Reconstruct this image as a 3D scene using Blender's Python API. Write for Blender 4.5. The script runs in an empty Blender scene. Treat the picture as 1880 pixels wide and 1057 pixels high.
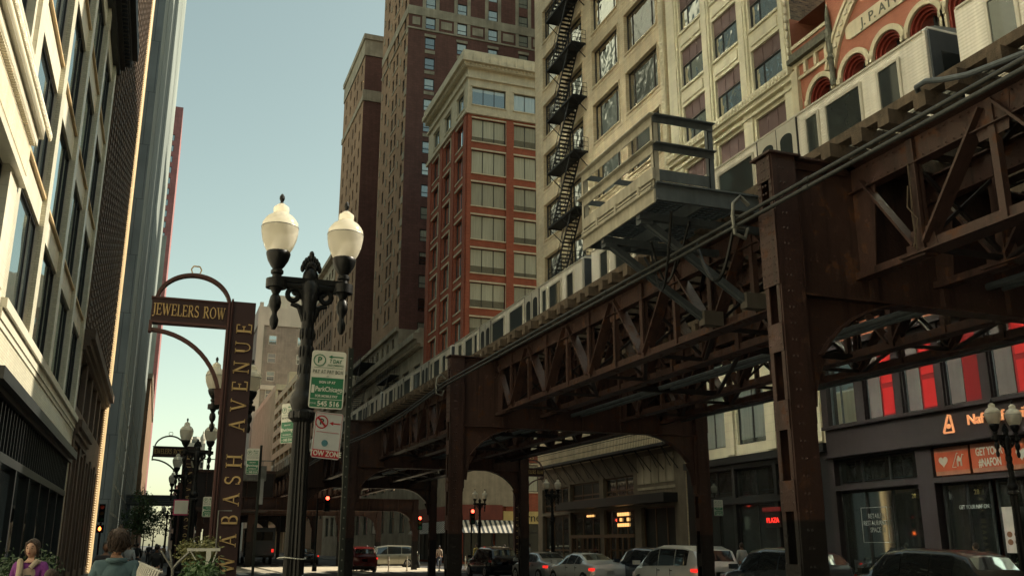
import bpy, bmesh, math, random
from mathutils import Vector, Matrix, noise
R = math.radians
random.seed(7)
scene = bpy.context.scene
C = scene.collection
# ------------------------------------------------------------------ camera
cam = bpy.data.cameras.new("camera"); camo = bpy.data.objects.new("camera", cam); C.objects.link(camo)
camo.location = (0, 0, 1.65)
camo.rotation_euler = (R(90 + 15.33), 0, R(-20.25))
cam.sensor_width = 36.0; cam.lens = 36.0 * 1720 / 1880
cam.clip_start = 0.05; cam.clip_end = 3000
cam.shift_y = 0.0
scene.camera = camo
scene.render.resolution_x = 1024; scene.render.resolution_y = 575
# ------------------------------------------------------------------ sky, sun, exposure
SUN_AZ, SUN_EL = 3.4, 41.0          # azimuth from +X towards +Y, elevation
w = bpy.data.worlds.new("World"); scene.world = w; w.use_nodes = True
wn = w.node_tree.nodes; wl = w.node_tree.links
bg = wn["Background"]
sky = wn.new("ShaderNodeTexSky"); sky.sky_type = 'NISHITA'; sky.sun_disc = False
sky.sun_elevation = R(SUN_EL); sky.sun_rotation = R(90 - SUN_AZ)
sky.air_density = 1.0; sky.dust_density = 1.6; sky.ozone_density = 1.0; sky.altitude = 100
tint = wn.new("ShaderNodeMix"); tint.data_type = 'RGBA'; tint.blend_type = 'MULTIPLY'
tint.inputs[0].default_value = 1.0
tint.inputs[7].default_value = (1.42, 1.39, 0.85, 1)
wl.new(sky.outputs[0], tint.inputs[6]); bw = wn.new("ShaderNodeRGBToBW"); wl.new(tint.outputs[2], bw.inputs[0])
soft = wn.new("ShaderNodeMix"); soft.data_type = 'RGBA'; soft.inputs[0].default_value = 0.25
wl.new(tint.outputs[2], soft.inputs[6]); wl.new(bw.outputs[0], soft.inputs[7]); wl.new(soft.outputs[2], bg.inputs[0])
bg.inputs[1].default_value = 0.105
sd = Vector((math.cos(R(SUN_EL)) * math.cos(R(SUN_AZ)), math.cos(R(SUN_EL)) * math.sin(R(SUN_AZ)), math.sin(R(SUN_EL))))
sl = bpy.data.lights.new("sun", 'SUN'); sl.energy = 5.0; sl.angle = R(0.55); sl.color = (1.0, 0.91, 0.74)
so = bpy.data.objects.new("sun", sl); C.objects.link(so); so.location = sd * 100
so.rotation_euler = sd.to_track_quat('Z', 'Y').to_euler()
scene.view_settings.view_transform = 'Standard'; scene.view_settings.look = 'None'
scene.view_settings.exposure = 0.75; scene.view_settings.gamma = 1.0
scene.cycles.max_bounces = 7; scene.cycles.diffuse_bounces = 4; scene.cycles.glossy_bounces = 3
scene.cycles.transparent_max_bounces = 6; scene.cycles.caustics_reflective = True; scene.cycles.caustics_refractive = False
scene.cycles.use_denoising = True; scene.cycles.blur_glossy = 0.0
scene.cycles.sample_clamp_indirect = 30.0

# ------------------------------------------------------------------ materials
def newmat(name):
    m = bpy.data.materials.new(name); m.use_nodes = True
    nt = m.node_tree; b = nt.nodes["Principled BSDF"]
    return m, nt, b
def pos_uv(nt, sx=1.0, sy=1.0):
    g = nt.nodes.new("ShaderNodeNewGeometry"); s = nt.nodes.new("ShaderNodeSeparateXYZ"); nt.links.new(g.outputs["Position"], s.inputs[0])
    a = nt.nodes.new("ShaderNodeMath"); a.operation = 'ADD'; nt.links.new(s.outputs[0], a.inputs[0]); nt.links.new(s.outputs[1], a.inputs[1])
    c = nt.nodes.new("ShaderNodeCombineXYZ"); nt.links.new(a.outputs[0], c.inputs[0]); nt.links.new(s.outputs[2], c.inputs[1])
    return g, s, c
def ramp_noise(nt, vec, scale, lo, hi, detail=6.0, rough=0.6, stretch=None):
    n = nt.nodes.new("ShaderNodeTexNoise"); n.inputs["Scale"].default_value = scale; n.inputs["Detail"].default_value = detail; n.inputs["Roughness"].default_value = rough
    if stretch:
        mp = nt.nodes.new("ShaderNodeMapping"); mp.inputs["Scale"].default_value = stretch; nt.links.new(vec, mp.inputs[0]); nt.links.new(mp.outputs[0], n.inputs[0])
    else: nt.links.new(vec, n.inputs[0])
    r = nt.nodes.new("ShaderNodeMapRange"); r.inputs[1].default_value = 0.3; r.inputs[2].default_value = 0.7; r.inputs[3].default_value = lo; r.inputs[4].default_value = hi
    nt.links.new(n.outputs[0], r.inputs[0]); return r.outputs[0]
def mulcol(nt, colsock, col, facs):
    """multiply a colour (socket or constant) by scalar sockets"""
    cur = None
    for f in facs:
        m = nt.nodes.new("ShaderNodeMix"); m.data_type = 'RGBA'; m.blend_type = 'MULTIPLY'; m.inputs[0].default_value = 1
        if cur is None:
            if colsock is None: m.inputs[6].default_value = (*col, 1)
            else: nt.links.new(colsock, m.inputs[6])
        else: nt.links.new(cur, m.inputs[6])
        nt.links.new(f, m.inputs[7]); cur = m.outputs[2]
    return cur
MATS = {}
def mat(name, col, rough=0.6, metal=0.0, grime=0.25, scale=1.2, streak=True, bump=0.0, bscale=30, spec=0.5, coat=0.0, fine=0.0):
    if name in MATS: return MATS[name]
    m, nt, b = newmat(name)
    g = nt.nodes.new("ShaderNodeNewGeometry"); P = g.outputs["Position"]
    facs = []
    if grime:
        facs.append(ramp_noise(nt, P, scale, 1 - grime, 1 + grime * 0.5))
        if streak: facs.append(ramp_noise(nt, P, scale * 1.7, 1 - grime * 0.7, 1 + grime * 0.3, stretch=(2.2, 2.2, 0.12)))
    if fine: facs.append(ramp_noise(nt, P, scale * 14, 1 - fine, 1 + fine))
    if facs: nt.links.new(mulcol(nt, None, col, facs), b.inputs["Base Color"])
    else: b.inputs["Base Color"].default_value = (*col, 1)
    b.inputs["Roughness"].default_value = rough; b.inputs["Metallic"].default_value = metal
    b.inputs["Specular IOR Level"].default_value = spec; b.inputs["Coat Weight"].default_value = coat
    if bump:
        n = nt.nodes.new("ShaderNodeTexNoise"); n.inputs["Scale"].default_value = bscale; nt.links.new(P, n.inputs[0])
        bp = nt.nodes.new("ShaderNodeBump"); bp.inputs["Strength"].default_value = bump; bp.inputs["Distance"].default_value = 0.02
        nt.links.new(n.outputs[0], bp.inputs["Height"]); nt.links.new(bp.outputs[0], b.inputs["Normal"])
    MATS[name] = m; return m
def steel(name, col, rust, dark, zpaint=None):
    m, nt, b = newmat(name); L = nt.links
    g = nt.nodes.new("ShaderNodeNewGeometry"); P = g.outputs["Position"]
    def mix(fac, a, c):
        x = nt.nodes.new("ShaderNodeMix"); x.data_type = 'RGBA'; L.new(fac, x.inputs[0])
        for i, v in ((6, a), (7, c)):
            if isinstance(v, tuple): x.inputs[i].default_value = (*v, 1)
            else: L.new(v, x.inputs[i])
        return x.outputs[2]
    def thr(scale, lo, hi, stretch=None, detail=8):
        n = nt.nodes.new("ShaderNodeTexNoise"); n.inputs["Scale"].default_value = scale; n.inputs["Detail"].default_value = detail; n.inputs["Roughness"].default_value = 0.65
        if stretch: mp = nt.nodes.new("ShaderNodeMapping"); mp.inputs["Scale"].default_value = stretch; L.new(P, mp.inputs[0]); L.new(mp.outputs[0], n.inputs[0])
        else: L.new(P, n.inputs[0])
        r = nt.nodes.new("ShaderNodeMapRange"); r.inputs[1].default_value = lo; r.inputs[2].default_value = hi; L.new(n.outputs[0], r.inputs[0]); return r.outputs[0]
    base = mix(thr(0.9, 0.35, 0.65), col, tuple(c*1.35 for c in col))
    rs = thr(3.2, 0.56, 0.64); c1 = mix(rs, base, rust)
    c2 = mix(thr(2.0, 0.50, 0.75, (3, 3, 0.18)), c1, dark)
    c3 = mix(thr(9.0, 0.62, 0.68), c2, tuple(c*2.4 for c in col))
    if zpaint:
        ss = nt.nodes.new("ShaderNodeSeparateXYZ"); L.new(P, ss.inputs[0]); r = nt.nodes.new("ShaderNodeMapRange"); r.inputs[1].default_value = 1.93; r.inputs[2].default_value = 1.97; L.new(ss.outputs[2], r.inputs[0]); c3 = mix(r.outputs[0], zpaint, c3)
    L.new(c3, b.inputs["Base Color"])
    rr = nt.nodes.new("ShaderNodeMapRange"); rr.inputs[3].default_value = 0.38; rr.inputs[4].default_value = 0.85; L.new(rs, rr.inputs[0]); L.new(rr.outputs[0], b.inputs["Roughness"])
    b.inputs["Specular IOR Level"].default_value = 0.4
    n = nt.nodes.new("ShaderNodeTexNoise"); n.inputs["Scale"].default_value = 26; n.inputs["Detail"].default_value = 6; L.new(P, n.inputs[0])
    bp = nt.nodes.new("ShaderNodeBump"); bp.inputs["Strength"].default_value = 0.5; bp.inputs["Distance"].default_value = 0.012; L.new(n.outputs[0], bp.inputs["Height"]); L.new(bp.outputs[0], b.inputs["Normal"])
    MATS[name] = m; return m
def brick(name, c1, c2, mortar, bw=0.22, bh=0.075, ms=0.008, rough=0.8, grime=0.25, gscale=0.35, bump=0.35, spec=0.3):
    if name in MATS: return MATS[name]
    m, nt, b = newmat(name)
    g, s, uv = pos_uv(nt)
    t = nt.nodes.new("ShaderNodeTexBrick"); t.inputs["Color1"].default_value = (*c1, 1); t.inputs["Color2"].default_value = (*c2, 1); t.inputs["Mortar"].default_value = (*mortar, 1)
    t.inputs["Scale"].default_value = 1.0; t.inputs["Brick Width"].default_value = bw; t.inputs["Row Height"].default_value = bh; t.inputs["Mortar Size"].default_value = ms; t.inputs["Mortar Smooth"].default_value = 0.3
    nt.links.new(uv.outputs[0], t.inputs["Vector"])
    facs = [ramp_noise(nt, g.outputs["Position"], gscale, 1 - grime, 1 + grime * 0.6), ramp_noise(nt, g.outputs["Position"], 1.1, 1 - grime * 0.6, 1 + grime * 0.4, stretch=(1.6, 1.6, 0.1))]
    nt.links.new(mulcol(nt, t.outputs["Color"], None, facs), b.inputs["Base Color"])
    b.inputs["Roughness"].default_value = rough; b.inputs["Specular IOR Level"].default_value = spec
    bp = nt.nodes.new("ShaderNodeBump"); bp.inputs["Strength"].default_value = bump; bp.inputs["Distance"].default_value = 0.01; bp.invert = True
    nt.links.new(t.outputs["Fac"], bp.inputs["Height"]); nt.links.new(bp.outputs[0], b.inputs["Normal"])
    MATS[name] = m; return m
def glass(name, inner=(0.03, 0.035, 0.035), refl=0.3, wav=0.0, wscale=0.6, rough=0.03, tint=(0.85, 0.95, 0.95), blind=None, fres=0.6):
    if name in MATS: return MATS[name]
    m, nt, b = newmat(name)
    out = nt.nodes["Material Output"]
    g = nt.nodes.new("ShaderNodeNewGeometry"); P = g.outputs["Position"]
    b.inputs["Roughness"].default_value = 0.5; b.inputs["Specular IOR Level"].default_value = 0.2
    if blind:
        oi = nt.nodes.new("ShaderNodeObjectInfo")
        cr = nt.nodes.new("ShaderNodeMix"); cr.data_type = 'RGBA'; cr.inputs[6].default_value = (*inner, 1); cr.inputs[7].default_value = (*blind, 1)
        tc = nt.nodes.new("ShaderNodeTexCoord"); sz = nt.nodes.new("ShaderNodeSeparateXYZ"); nt.links.new(tc.outputs["Object"], sz.inputs[0])
        th = nt.nodes.new("ShaderNodeMath"); th.operation = 'MULTIPLY_ADD'; th.inputs[1].default_value = 3.6; th.inputs[2].default_value = -1.5; nt.links.new(oi.outputs["Random"], th.inputs[0])
        gt = nt.nodes.new("ShaderNodeMath"); gt.operation = 'GREATER_THAN'; nt.links.new(sz.outputs[2], gt.inputs[0]); nt.links.new(th.outputs[0], gt.inputs[1]); nt.links.new(gt.outputs[0], cr.inputs[0])
        wn_ = nt.nodes.new("ShaderNodeTexWhiteNoise"); wn_.noise_dimensions = '1D'; nt.links.new(oi.outputs["Random"], wn_.inputs["W"])
        br = nt.nodes.new("ShaderNodeMapRange"); br.inputs[3].default_value = 0.55; br.inputs[4].default_value = 1.15; nt.links.new(wn_.outputs["Value"], br.inputs[0])
        nt.links.new(mulcol(nt, cr.outputs[2], None, [br.outputs[0], ramp_noise(nt, P, 3.0, 0.75, 1.12, stretch=(3, 3, 0.1))]), b.inputs["Base Color"])
    else:
        nt.links.new(mulcol(nt, None, inner, [ramp_noise(nt, P, 0.8, 0.5, 1.6)]), b.inputs["Base Color"])
    gl = nt.nodes.new("ShaderNodeBsdfGlossy"); gl.inputs["Roughness"].default_value = rough; gl.inputs["Color"].default_value = (*tint, 1)
    if wav:
        n = nt.nodes.new("ShaderNodeTexNoise"); n.inputs["Scale"].default_value = wscale; n.inputs["Detail"].default_value = 0.3; n.inputs["Distortion"].default_value = 0.8
        nt.links.new(P, n.inputs[0])
        bp = nt.nodes.new("ShaderNodeBump"); bp.inputs["Strength"].default_value = 1.0; bp.inputs["Distance"].default_value = wav
        nt.links.new(n.outputs[0], bp.inputs["Height"]); nt.links.new(bp.outputs[0], gl.inputs["Normal"])
    fr = nt.nodes.new("ShaderNodeLayerWeight"); fr.inputs[0].default_value = 0.35
    mr = nt.nodes.new("ShaderNodeMapRange"); mr.inputs[3].default_value = refl; mr.inputs[4].default_value = min(1, refl + fres); nt.links.new(fr.outputs["Fresnel"], mr.inputs[0])
    mx = nt.nodes.new("ShaderNodeMixShader"); nt.links.new(mr.outputs[0], mx.inputs[0]); nt.links.new(b.outputs[0], mx.inputs[1]); nt.links.new(gl.outputs[0], mx.inputs[2])
    nt.links.new(mx.outputs[0], out.inputs[0])
    MATS[name] = m; return m
def emit(name, col, s):
    if name in MATS: return MATS[name]
    m, nt, b = newmat(name)
    b.inputs["Base Color"].default_value = (col[0] * 0.4, col[1] * 0.4, col[2] * 0.4, 1)
    b.inputs["Emission Color"].default_value = (*col, 1); b.inputs["Emission Strength"].default_value = s
    MATS[name] = m; return m

# ------------------------------------------------------------------ mesh builder
WM = {}
def wmat(o):
    return WM.get(o.name, Matrix.Identity(4)) if o else Matrix.Identity(4)
class MB:
    def __init__(s): s.v = []; s.f = []
    def add(s, vs, fs, M=None):
        n = len(s.v)
        s.v += [tuple(M @ Vector(p)) if M else tuple(p) for p in vs]
        s.f += [tuple(i + n for i in f) for f in fs]; return s
    def box(s, x0, x1, y0, y1, z0, z1, M=None):
        return s.add([(x0,y0,z0),(x1,y0,z0),(x1,y1,z0),(x0,y1,z0),(x0,y0,z1),(x1,y0,z1),(x1,y1,z1),(x0,y1,z1)],
                     [(0,3,2,1),(4,5,6,7),(0,1,5,4),(1,2,6,5),(2,3,7,6),(3,0,4,7)], M)
    def quad(s, a, b, c, d): return s.add([a, b, c, d], [(0, 1, 2, 3)])
    def beam(s, p, q, w=0.1, h=0.1, up=(0, 0, 1)):
        p = Vector(p); q = Vector(q); d = (q - p)
        if d.length < 1e-6: return s
        d.normalize(); u = Vector(up)
        if abs(d.dot(u)) > 0.98: u = Vector((0, 1, 0))
        a = d.cross(u).normalized() * (w / 2); b = a.cross(d).normalized() * (h / 2)
        vs = [p - a - b, p + a - b, p + a + b, p - a + b, q - a - b, q + a - b, q + a + b, q - a + b]
        return s.add(vs, [(0,3,2,1),(4,5,6,7),(0,1,5,4),(1,2,6,5),(2,3,7,6),(3,0,4,7)])
    def tube(s, pts, r=0.02, n=8, cap=True):
        pts = [Vector(p) for p in pts]; rr = r if isinstance(r, (list, tuple)) else [r] * len(pts)
        base = len(s.v); prev = None
        for i, p in enumerate(pts):
            d = (pts[min(i + 1, len(pts) - 1)] - pts[max(i - 1, 0)]).normalized()
            if prev is None:
                u = Vector((0, 0, 1)) if abs(d.z) < 0.9 else Vector((1, 0, 0)); a = d.cross(u).normalized()
            else:
                a = (prev - d * prev.dot(d)).normalized()
            prev = a; b = d.cross(a)
            for k in range(n):
                t = 2 * math.pi * k / n; s.v.append(tuple(p + (a * math.cos(t) + b * math.sin(t)) * rr[i]))
        for i in range(len(pts) - 1):
            for k in range(n):
                s.f.append((base + i*n + k, base + i*n + (k+1) % n, base + (i+1)*n + (k+1) % n, base + (i+1)*n + k))
        if cap:
            s.f.append(tuple(base + k for k in range(n))[::-1]); s.f.append(tuple(base + (len(pts)-1)*n + k for k in range(n)))
        return s
    def lathe(s, prof, c=(0, 0, 0), n=16, M=None, flute=None):
        vs = []; fs = []
        for (r, z) in prof:
            for k in range(n):
                t = 2 * math.pi * k / n; rr = r * (1 - (flute or 0) * (k % 2)); vs.append((c[0] + rr*math.cos(t), c[1] + rr*math.sin(t), c[2] + z))
        for i in range(len(prof) - 1):
            for k in range(n): fs.append((i*n + k, i*n + (k+1) % n, (i+1)*n + (k+1) % n, (i+1)*n + k))
        fs.append(tuple(range(n))[::-1]); fs.append(tuple((len(prof)-1)*n + k for k in range(n)))
        return s.add(vs, fs, M)
    def ell(s, c, r, n=10, m=8, M=None):
        prof = [(max(math.sin(math.pi*i/m), 0.02), -math.cos(math.pi*i/m)) for i in range(m + 1)]
        vs = []; fs = []
        for (q, z) in prof:
            for k in range(n):
                t = 2*math.pi*k/n; vs.append((c[0] + r[0]*q*math.cos(t), c[1] + r[1]*q*math.sin(t), c[2] + r[2]*z))
        for i in range(m):
            for k in range(n): fs.append((i*n+k, i*n+(k+1) % n, (i+1)*n+(k+1) % n, (i+1)*n+k))
        return s.add(vs, fs, M)
    def prism(s, pts, M, t):
        """2D outline (x,y) extruded by t along local z, placed by matrix M"""
        n = len(pts); vs = [(x, y, 0) for x, y in pts] + [(x, y, t) for x, y in pts]
        fs = [tuple(range(n))[::-1], tuple(range(n, 2*n))] + [(i, (i+1) % n, (i+1) % n + n, i + n) for i in range(n)]
        return s.add(vs, fs, M)
    def mesh(s, name, m, smooth=False, inv=None):
        me = bpy.data.meshes.new(name)
        vs = s.v if inv is None else [tuple(inv @ Vector(v)) for v in s.v]
        me.from_pydata(vs, [], s.f); me.materials.append(m)
        bm = bmesh.new(); bm.from_mesh(me); bmesh.ops.recalc_face_normals(bm, faces=bm.faces[:]); bm.to_mesh(me); bm.free()
        if smooth:
            me.polygons.foreach_set('use_smooth', [True] * len(me.polygons))
            try: me.set_sharp_from_angle(angle=R(38))
            except Exception: pass
        me.update(); return me
    def build(s, name, m, parent=None, world=True, smooth=False, label=None):
        """world=True: vertices are world coordinates"""
        if not s.f: return None
        inv = wmat(parent).inverted() if (world and parent) else None
        me = s.mesh(name, m, smooth, inv)
        o = bpy.data.objects.new(name, me); C.objects.link(o)
        if parent: o.parent = parent; WM[o.name] = wmat(parent)
        if label: o['label'] = label
        return o
def build_each(n, mb_fn, name, m, parent):
    for k in range(n):
        M = MB(); mb_fn(M, k); M.build(name, m, parent)
def thing(name, label, cat, loc=(0, 0, 0), rz=0, group=None, kind=None):
    o = bpy.data.objects.new(name, None); C.objects.link(o); o.empty_display_size = 0.1
    o.location = loc; o.rotation_euler = (0, 0, rz)
    WM[o.name] = Matrix.Translation(loc) @ Matrix.Rotation(rz, 4, 'Z')
    tag(o, label, cat, group, kind); return o
def tag(o, label=None, cat=None, group=None, kind=None):
    if label: o['label'] = label
    if cat: o['category'] = cat
    if group: o['group'] = group
    if kind: o['kind'] = kind
    return o
def copy_tree(o, parent=None):
    c = o.copy(); C.objects.link(c)
    if parent: c.parent = parent
    for ch in list(o.children): copy_tree(ch, c)
    return c
def struct(mb, name, m, **k):
    o = mb.build(name, m, None, **k); o['kind'] = 'structure'; return o
def origin_to(o, loc):
    o.data.transform(Matrix.Translation(-Vector(loc))); o.location = loc; WM[o.name] = Matrix.Translation(loc); return o

# facade axes: 'Xm' faces -X (u=+Y), 'Xp' faces +X (u=+Y), 'Ym' faces -Y (u=+X)
def P3(ax, plane, u, z, d=0.0):
    """point on a facade; d>0 goes INTO the building"""
    if ax == 'Xm': return (plane + d, u, z)
    if ax == 'Xp': return (plane - d, u, z)
    return (u, plane + d, z)
def fbox(M, ax, plane, u0, u1, z0, z1, d0, d1):
    a = P3(ax, plane, u0, z0, d0); b = P3(ax, plane, u1, z1, d1)
    return M.box(min(a[0], b[0]), max(a[0], b[0]), min(a[1], b[1]), max(a[1], b[1]), z0, z1)
def facade(M, ax, plane, u0, u1, z0, z1, ops, depth=0.25):
    us = sorted({u0, u1, *[o[0] for o in ops], *[o[1] for o in ops]}); zs = sorted({z0, z1, *[o[2] for o in ops], *[o[3] for o in ops]})
    us = [u for u in us if u0 <= u <= u1]; zs = [z for z in zs if z0 <= z <= z1]
    for j in range(len(zs) - 1):
        zc = (zs[j] + zs[j+1]) / 2; run = None
        for i in range(len(us) - 1):
            uc = (us[i] + us[i+1]) / 2
            hole = any(o[0] < uc < o[1] and o[2] < zc < o[3] for o in ops)
            if not hole:
                if run is None: run = us[i]
            if hole or i == len(us) - 2:
                end = us[i] if hole else us[i+1]
                if run is not None and end > run:
                    M.quad(P3(ax, plane, run, zs[j]), P3(ax, plane, end, zs[j]), P3(ax, plane, end, zs[j+1]), P3(ax, plane, run, zs[j+1]))
                run = None
    for (a, b, c, d) in ops:
        for (p, q) in (((a, c), (b, c)), ((b, c), (b, d)), ((b, d), (a, d)), ((a, d), (a, c))):
            M.quad(P3(ax, plane, *p), P3(ax, plane, *q), P3(ax, plane, *q, depth), P3(ax, plane, *p, depth))
    return M
def shell(M, x0, x1, y0, y1, z0, z1, skip=()):
    if 'Xm' not in skip: M.quad((x0,y0,z0),(x0,y1,z0),(x0,y1,z1),(x0,y0,z1))
    if 'Xp' not in skip: M.quad((x1,y0,z0),(x1,y1,z0),(x1,y1,z1),(x1,y0,z1))
    if 'Ym' not in skip: M.quad((x0,y0,z0),(x1,y0,z0),(x1,y0,z1),(x0,y0,z1))
    if 'Yp' not in skip: M.quad((x0,y1,z0),(x1,y1,z0),(x1,y1,z1),(x0,y1,z1))
    if 'T' not in skip: M.quad((x0,y0,z1),(x1,y0,z1),(x1,y1,z1),(x0,y1,z1))
    return M
def axl(ax, u, z, d):
    if ax == 'Xm': return (d, u, z)
    if ax == 'Xp': return (-d, u, z)
    return (u, d, z)
WCACHE = {}
def window_meshes(ax, w, h, mul, tra, fr, fm, gm, fd=0.08):
    k = (ax, round(w, 2), round(h, 2), tuple(mul), tuple(tra), fr, fm.name, gm.name)
    if k in WCACHE: return WCACHE[k]
    F = MB()
    def b(u0, u1, z0, z1, d0=-fd, d1=0.0):
        p = axl(ax, u0, z0, d0); q = axl(ax, u1, z1, d1)
        F.box(min(p[0], q[0]), max(p[0], q[0]), min(p[1], q[1]), max(p[1], q[1]), z0, z1)
    b(0, fr, 0, h); b(w - fr, w, 0, h); b(fr, w - fr, 0, fr); b(fr, w - fr, h - fr, h)
    for m in mul: b(m*w - fr/2, m*w + fr/2, fr, h - fr, -fd*0.8, 0)
    for t in tra: b(fr, w - fr, t*h - fr/2, t*h + fr/2, -fd*0.7, 0)
    G = MB(); e = 0.012
    p = [axl(ax, u, z, 0.004 - fd*0.4) for u, z in ((e, e), (w-e, e), (w-e, h-e), (e, h-e))]
    G.quad(*p)
    r = (F.mesh('window', fm), G.mesh('pane', gm)); WCACHE[k] = r; return r
def windows(parent, ax, plane, rects, depth, fm, gm, mul=(), tra=(0.5,), fr=0.05, limit=90, stuffname='window_rows', cnt=None, fd=0.08):
    """each rect (u0,u1,z0,z1) becomes a window part with a pane sub-part"""
    Wp = wmat(parent).translation
    rects = sorted(rects, key=lambda r: (Vector(P3(ax, plane, r[0], r[2])) - Vector((0, 0, 1.6))).length)
    n0 = parent.get('_w', 0)
    room = max(0, limit - n0)
    parent['_w'] = n0 + min(room, len(rects))
    rest_f, rest_g = MB(), MB()
    for i, (u0, u1, z0, z1) in enumerate(rects):
        fm_, gm_ = window_meshes(ax, u1-u0, z1-z0, mul, tra, fr, fm, gm, fd)
        loc = Vector(P3(ax, plane, u0, z0, depth))
        if i < room:
            f = bpy.data.objects.new('window', fm_); g = bpy.data.objects.new('pane', gm_)
            C.objects.link(f); C.objects.link(g); f.parent = parent; g.parent = f; f.location = loc - Wp
            WM[f.name] = Matrix.Translation(loc)
        else:
            T = Matrix.Translation(loc)
            rest_f.add([v.co for v in fm_.vertices], [tuple(p.vertices) for p in fm_.polygons], T)
            rest_g.add([v.co for v in gm_.vertices], [tuple(p.vertices) for p in gm_.polygons], T)
    if rest_f.f:
        a = rest_f.build(stuffname, fm, parent); a['kind'] = 'stuff'; b_ = rest_g.build('pane', gm, a); b_['kind'] = 'stuff'
def text(s, size, loc, rot, m, parent=None, name='lettering', ext=0.004, align='CENTER', sx=1.0, bold=0.0, world=True):
    cu = bpy.data.curves.new('t', 'FONT'); cu.body = s; cu.size = size; cu.extrude = ext; cu.align_x = align; cu.align_y = 'CENTER'; cu.offset = bold; cu.resolution_u = 3
    o = bpy.data.objects.new('t', cu); C.objects.link(o)
    bpy.context.view_layer.update()
    me = bpy.data.meshes.new_from_object(o.evaluated_get(bpy.context.evaluated_depsgraph_get()))
    bpy.data.objects.remove(o); me.materials.clear(); me.materials.append(m); me.name = name
    M = Matrix.Translation(loc) @ rot.to_4x4() @ Matrix.Diagonal((sx, 1, 1, 1))
    if world and parent: M = wmat(parent).inverted() @ M
    me.transform(M)
    r = bpy.data.objects.new(name, me); C.objects.link(r)
    if parent: r.parent = parent; WM[r.name] = wmat(parent)
    return r
from mathutils import Euler
RY = Euler((R(90), 0, 0)).to_matrix()            # faces -Y
RX = Euler((R(90), 0, R(-90))).to_matrix()       # faces -X (read from the street on the left)
RYU = (Euler((R(90), 0, 0)).to_matrix() @ Euler((0, 0, R(90))).to_matrix())  # faces -Y, reads upwards
# serif stroke glyphs, unit height; (polyline, thickness) lists
def arc(cx, cy, rx, ry, a0, a1, n=10): return [(cx + rx*math.cos(R(a0 + (a1-a0)*i/n)), cy + ry*math.sin(R(a0 + (a1-a0)*i/n))) for i in range(n+1)]
TK, TN, SF = 0.13, 0.055, 0.045
def sf(x, y, w=0.3): return ([(x-w/2, y), (x+w/2, y)], SF)
B0, T0 = SF/2, 1 - SF/2
GL = {
 'J': (0.42, [([(0.28, 1), (0.28, 0.12)], TK), (arc(0.12, 0.1, 0.16, 0.22, 0, -130, 6), TN), sf(0.28, T0)]),
 'E': (0.66, [([(0.16, 0), (0.16, 1)], TK), ([(0.1, B0), (0.62, B0)], TN), ([(0.1, T0), (0.58, T0)], TN), ([(0.16, .52), (0.48, .52)], TN), ([(0.62, 0), (0.64, 0.24)], TN), ([(0.58, 1), (0.59, 0.78)], TN), ([(0.48, .42), (0.48, .62)], TN), sf(0.12, B0, .22), sf(0.12, T0, .22)]),
 'W': (1.12, [([(0.12, 1), (0.36, 0)], TK), ([(0.36, 0), (0.56, 0.95)], TN), ([(0.54, 1), (0.78, 0)], TK), ([(0.78, 0), (1.0, 1)], TN), sf(0.12, T0), sf(0.56, T0, .25), sf(1.0, T0, .24)]),
 'L': (0.6, [([(0.16, 0), (0.16, 1)], TK), ([(0.1, B0), (0.56, B0)], TN), ([(0.56, 0), (0.58, 0.26)], TN), sf(0.14, T0), sf(0.12, B0, .22)]),
 'R': (0.76, [([(0.16, 0), (0.16, 1)], TK), ([(0.1, T0), (0.36, T0)], TN), (arc(0.36, 0.75, 0.2, 0.225, 90, -90, 10), 0.1), ([(0.16, .525), (0.38, .525)], TN), ([(0.34, .52), (0.68, 0.02)], TK), sf(0.14, B0), sf(0.7, B0, .16), sf(0.1, T0, .14)]),
 'S': (0.58, [(arc(0.3, 0.74, 0.2, 0.23, 40, 200, 9) + [(0.3, 0.52)] + arc(0.3, 0.27, 0.22, 0.24, 60, -145, 10), 0.1), ([(0.48, 0.74), (0.48, 0.98)], 0.04), ([(0.07, 0.04), (0.07, 0.3)], 0.04)]),
 'O': (0.86, [(arc(0.43, 0.5, 0.34, 0.47, 45, 135, 6), TN), (arc(0.43, 0.5, 0.34, 0.47, 135, 225, 8), TK), (arc(0.43, 0.5, 0.34, 0.47, 225, 315, 6), TN), (arc(0.43, 0.5, 0.34, 0.47, 315, 405, 8), TK)]),
 'A': (0.82, [([(0.12, 0), (0.42, 1)], TN), ([(0.4, 1), (0.7, 0)], TK), ([(0.22, .34), (0.6, .34)], TN), sf(0.12, B0, .24), sf(0.7, B0, .26)]),
 'B': (0.7, [([(0.16, 0), (0.16, 1)], TK), ([(0.1, T0), (0.34, T0)], TN), (arc(0.34, 0.76, 0.19, 0.215, 90, -90, 9), 0.1), ([(0.16, .53), (0.36, .53)], TN), (arc(0.36, 0.27, 0.23, 0.245, 90, -90, 9), 0.11), ([(0.1, B0), (0.36, B0)], TN)]),
 'H': (0.86, [([(0.16, 0), (0.16, 1)], TK), ([(0.7, 0), (0.7, 1)], TK), ([(0.16, .52), (0.7, .52)], TN), sf(0.16, B0), sf(0.16, T0), sf(0.7, B0), sf(0.7, T0)]),
 'V': (0.82, [([(0.12, 1), (0.4, 0)], TK), ([(0.4, 0), (0.7, 1)], TN), sf(0.12, T0), sf(0.7, T0, .24)]),
 'N': (0.86, [([(0.16, 0), (0.16, 1)], TN), ([(0.14, 1), (0.7, 0)], TK), ([(0.7, 0), (0.7, 1)], TN), sf(0.16, B0, .26), sf(0.1, T0, .2), sf(0.7, T0, .26)]),
 'U': (0.84, [([(0.16, 1), (0.16, 0.35)], TK), (arc(0.42, 0.33, 0.26, 0.3, 180, 360, 10), TN), ([(0.68, 0.35), (0.68, 1)], TN), sf(0.16, T0), sf(0.68, T0, .26)]),
 ' ': (0.45, [])}
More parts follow.
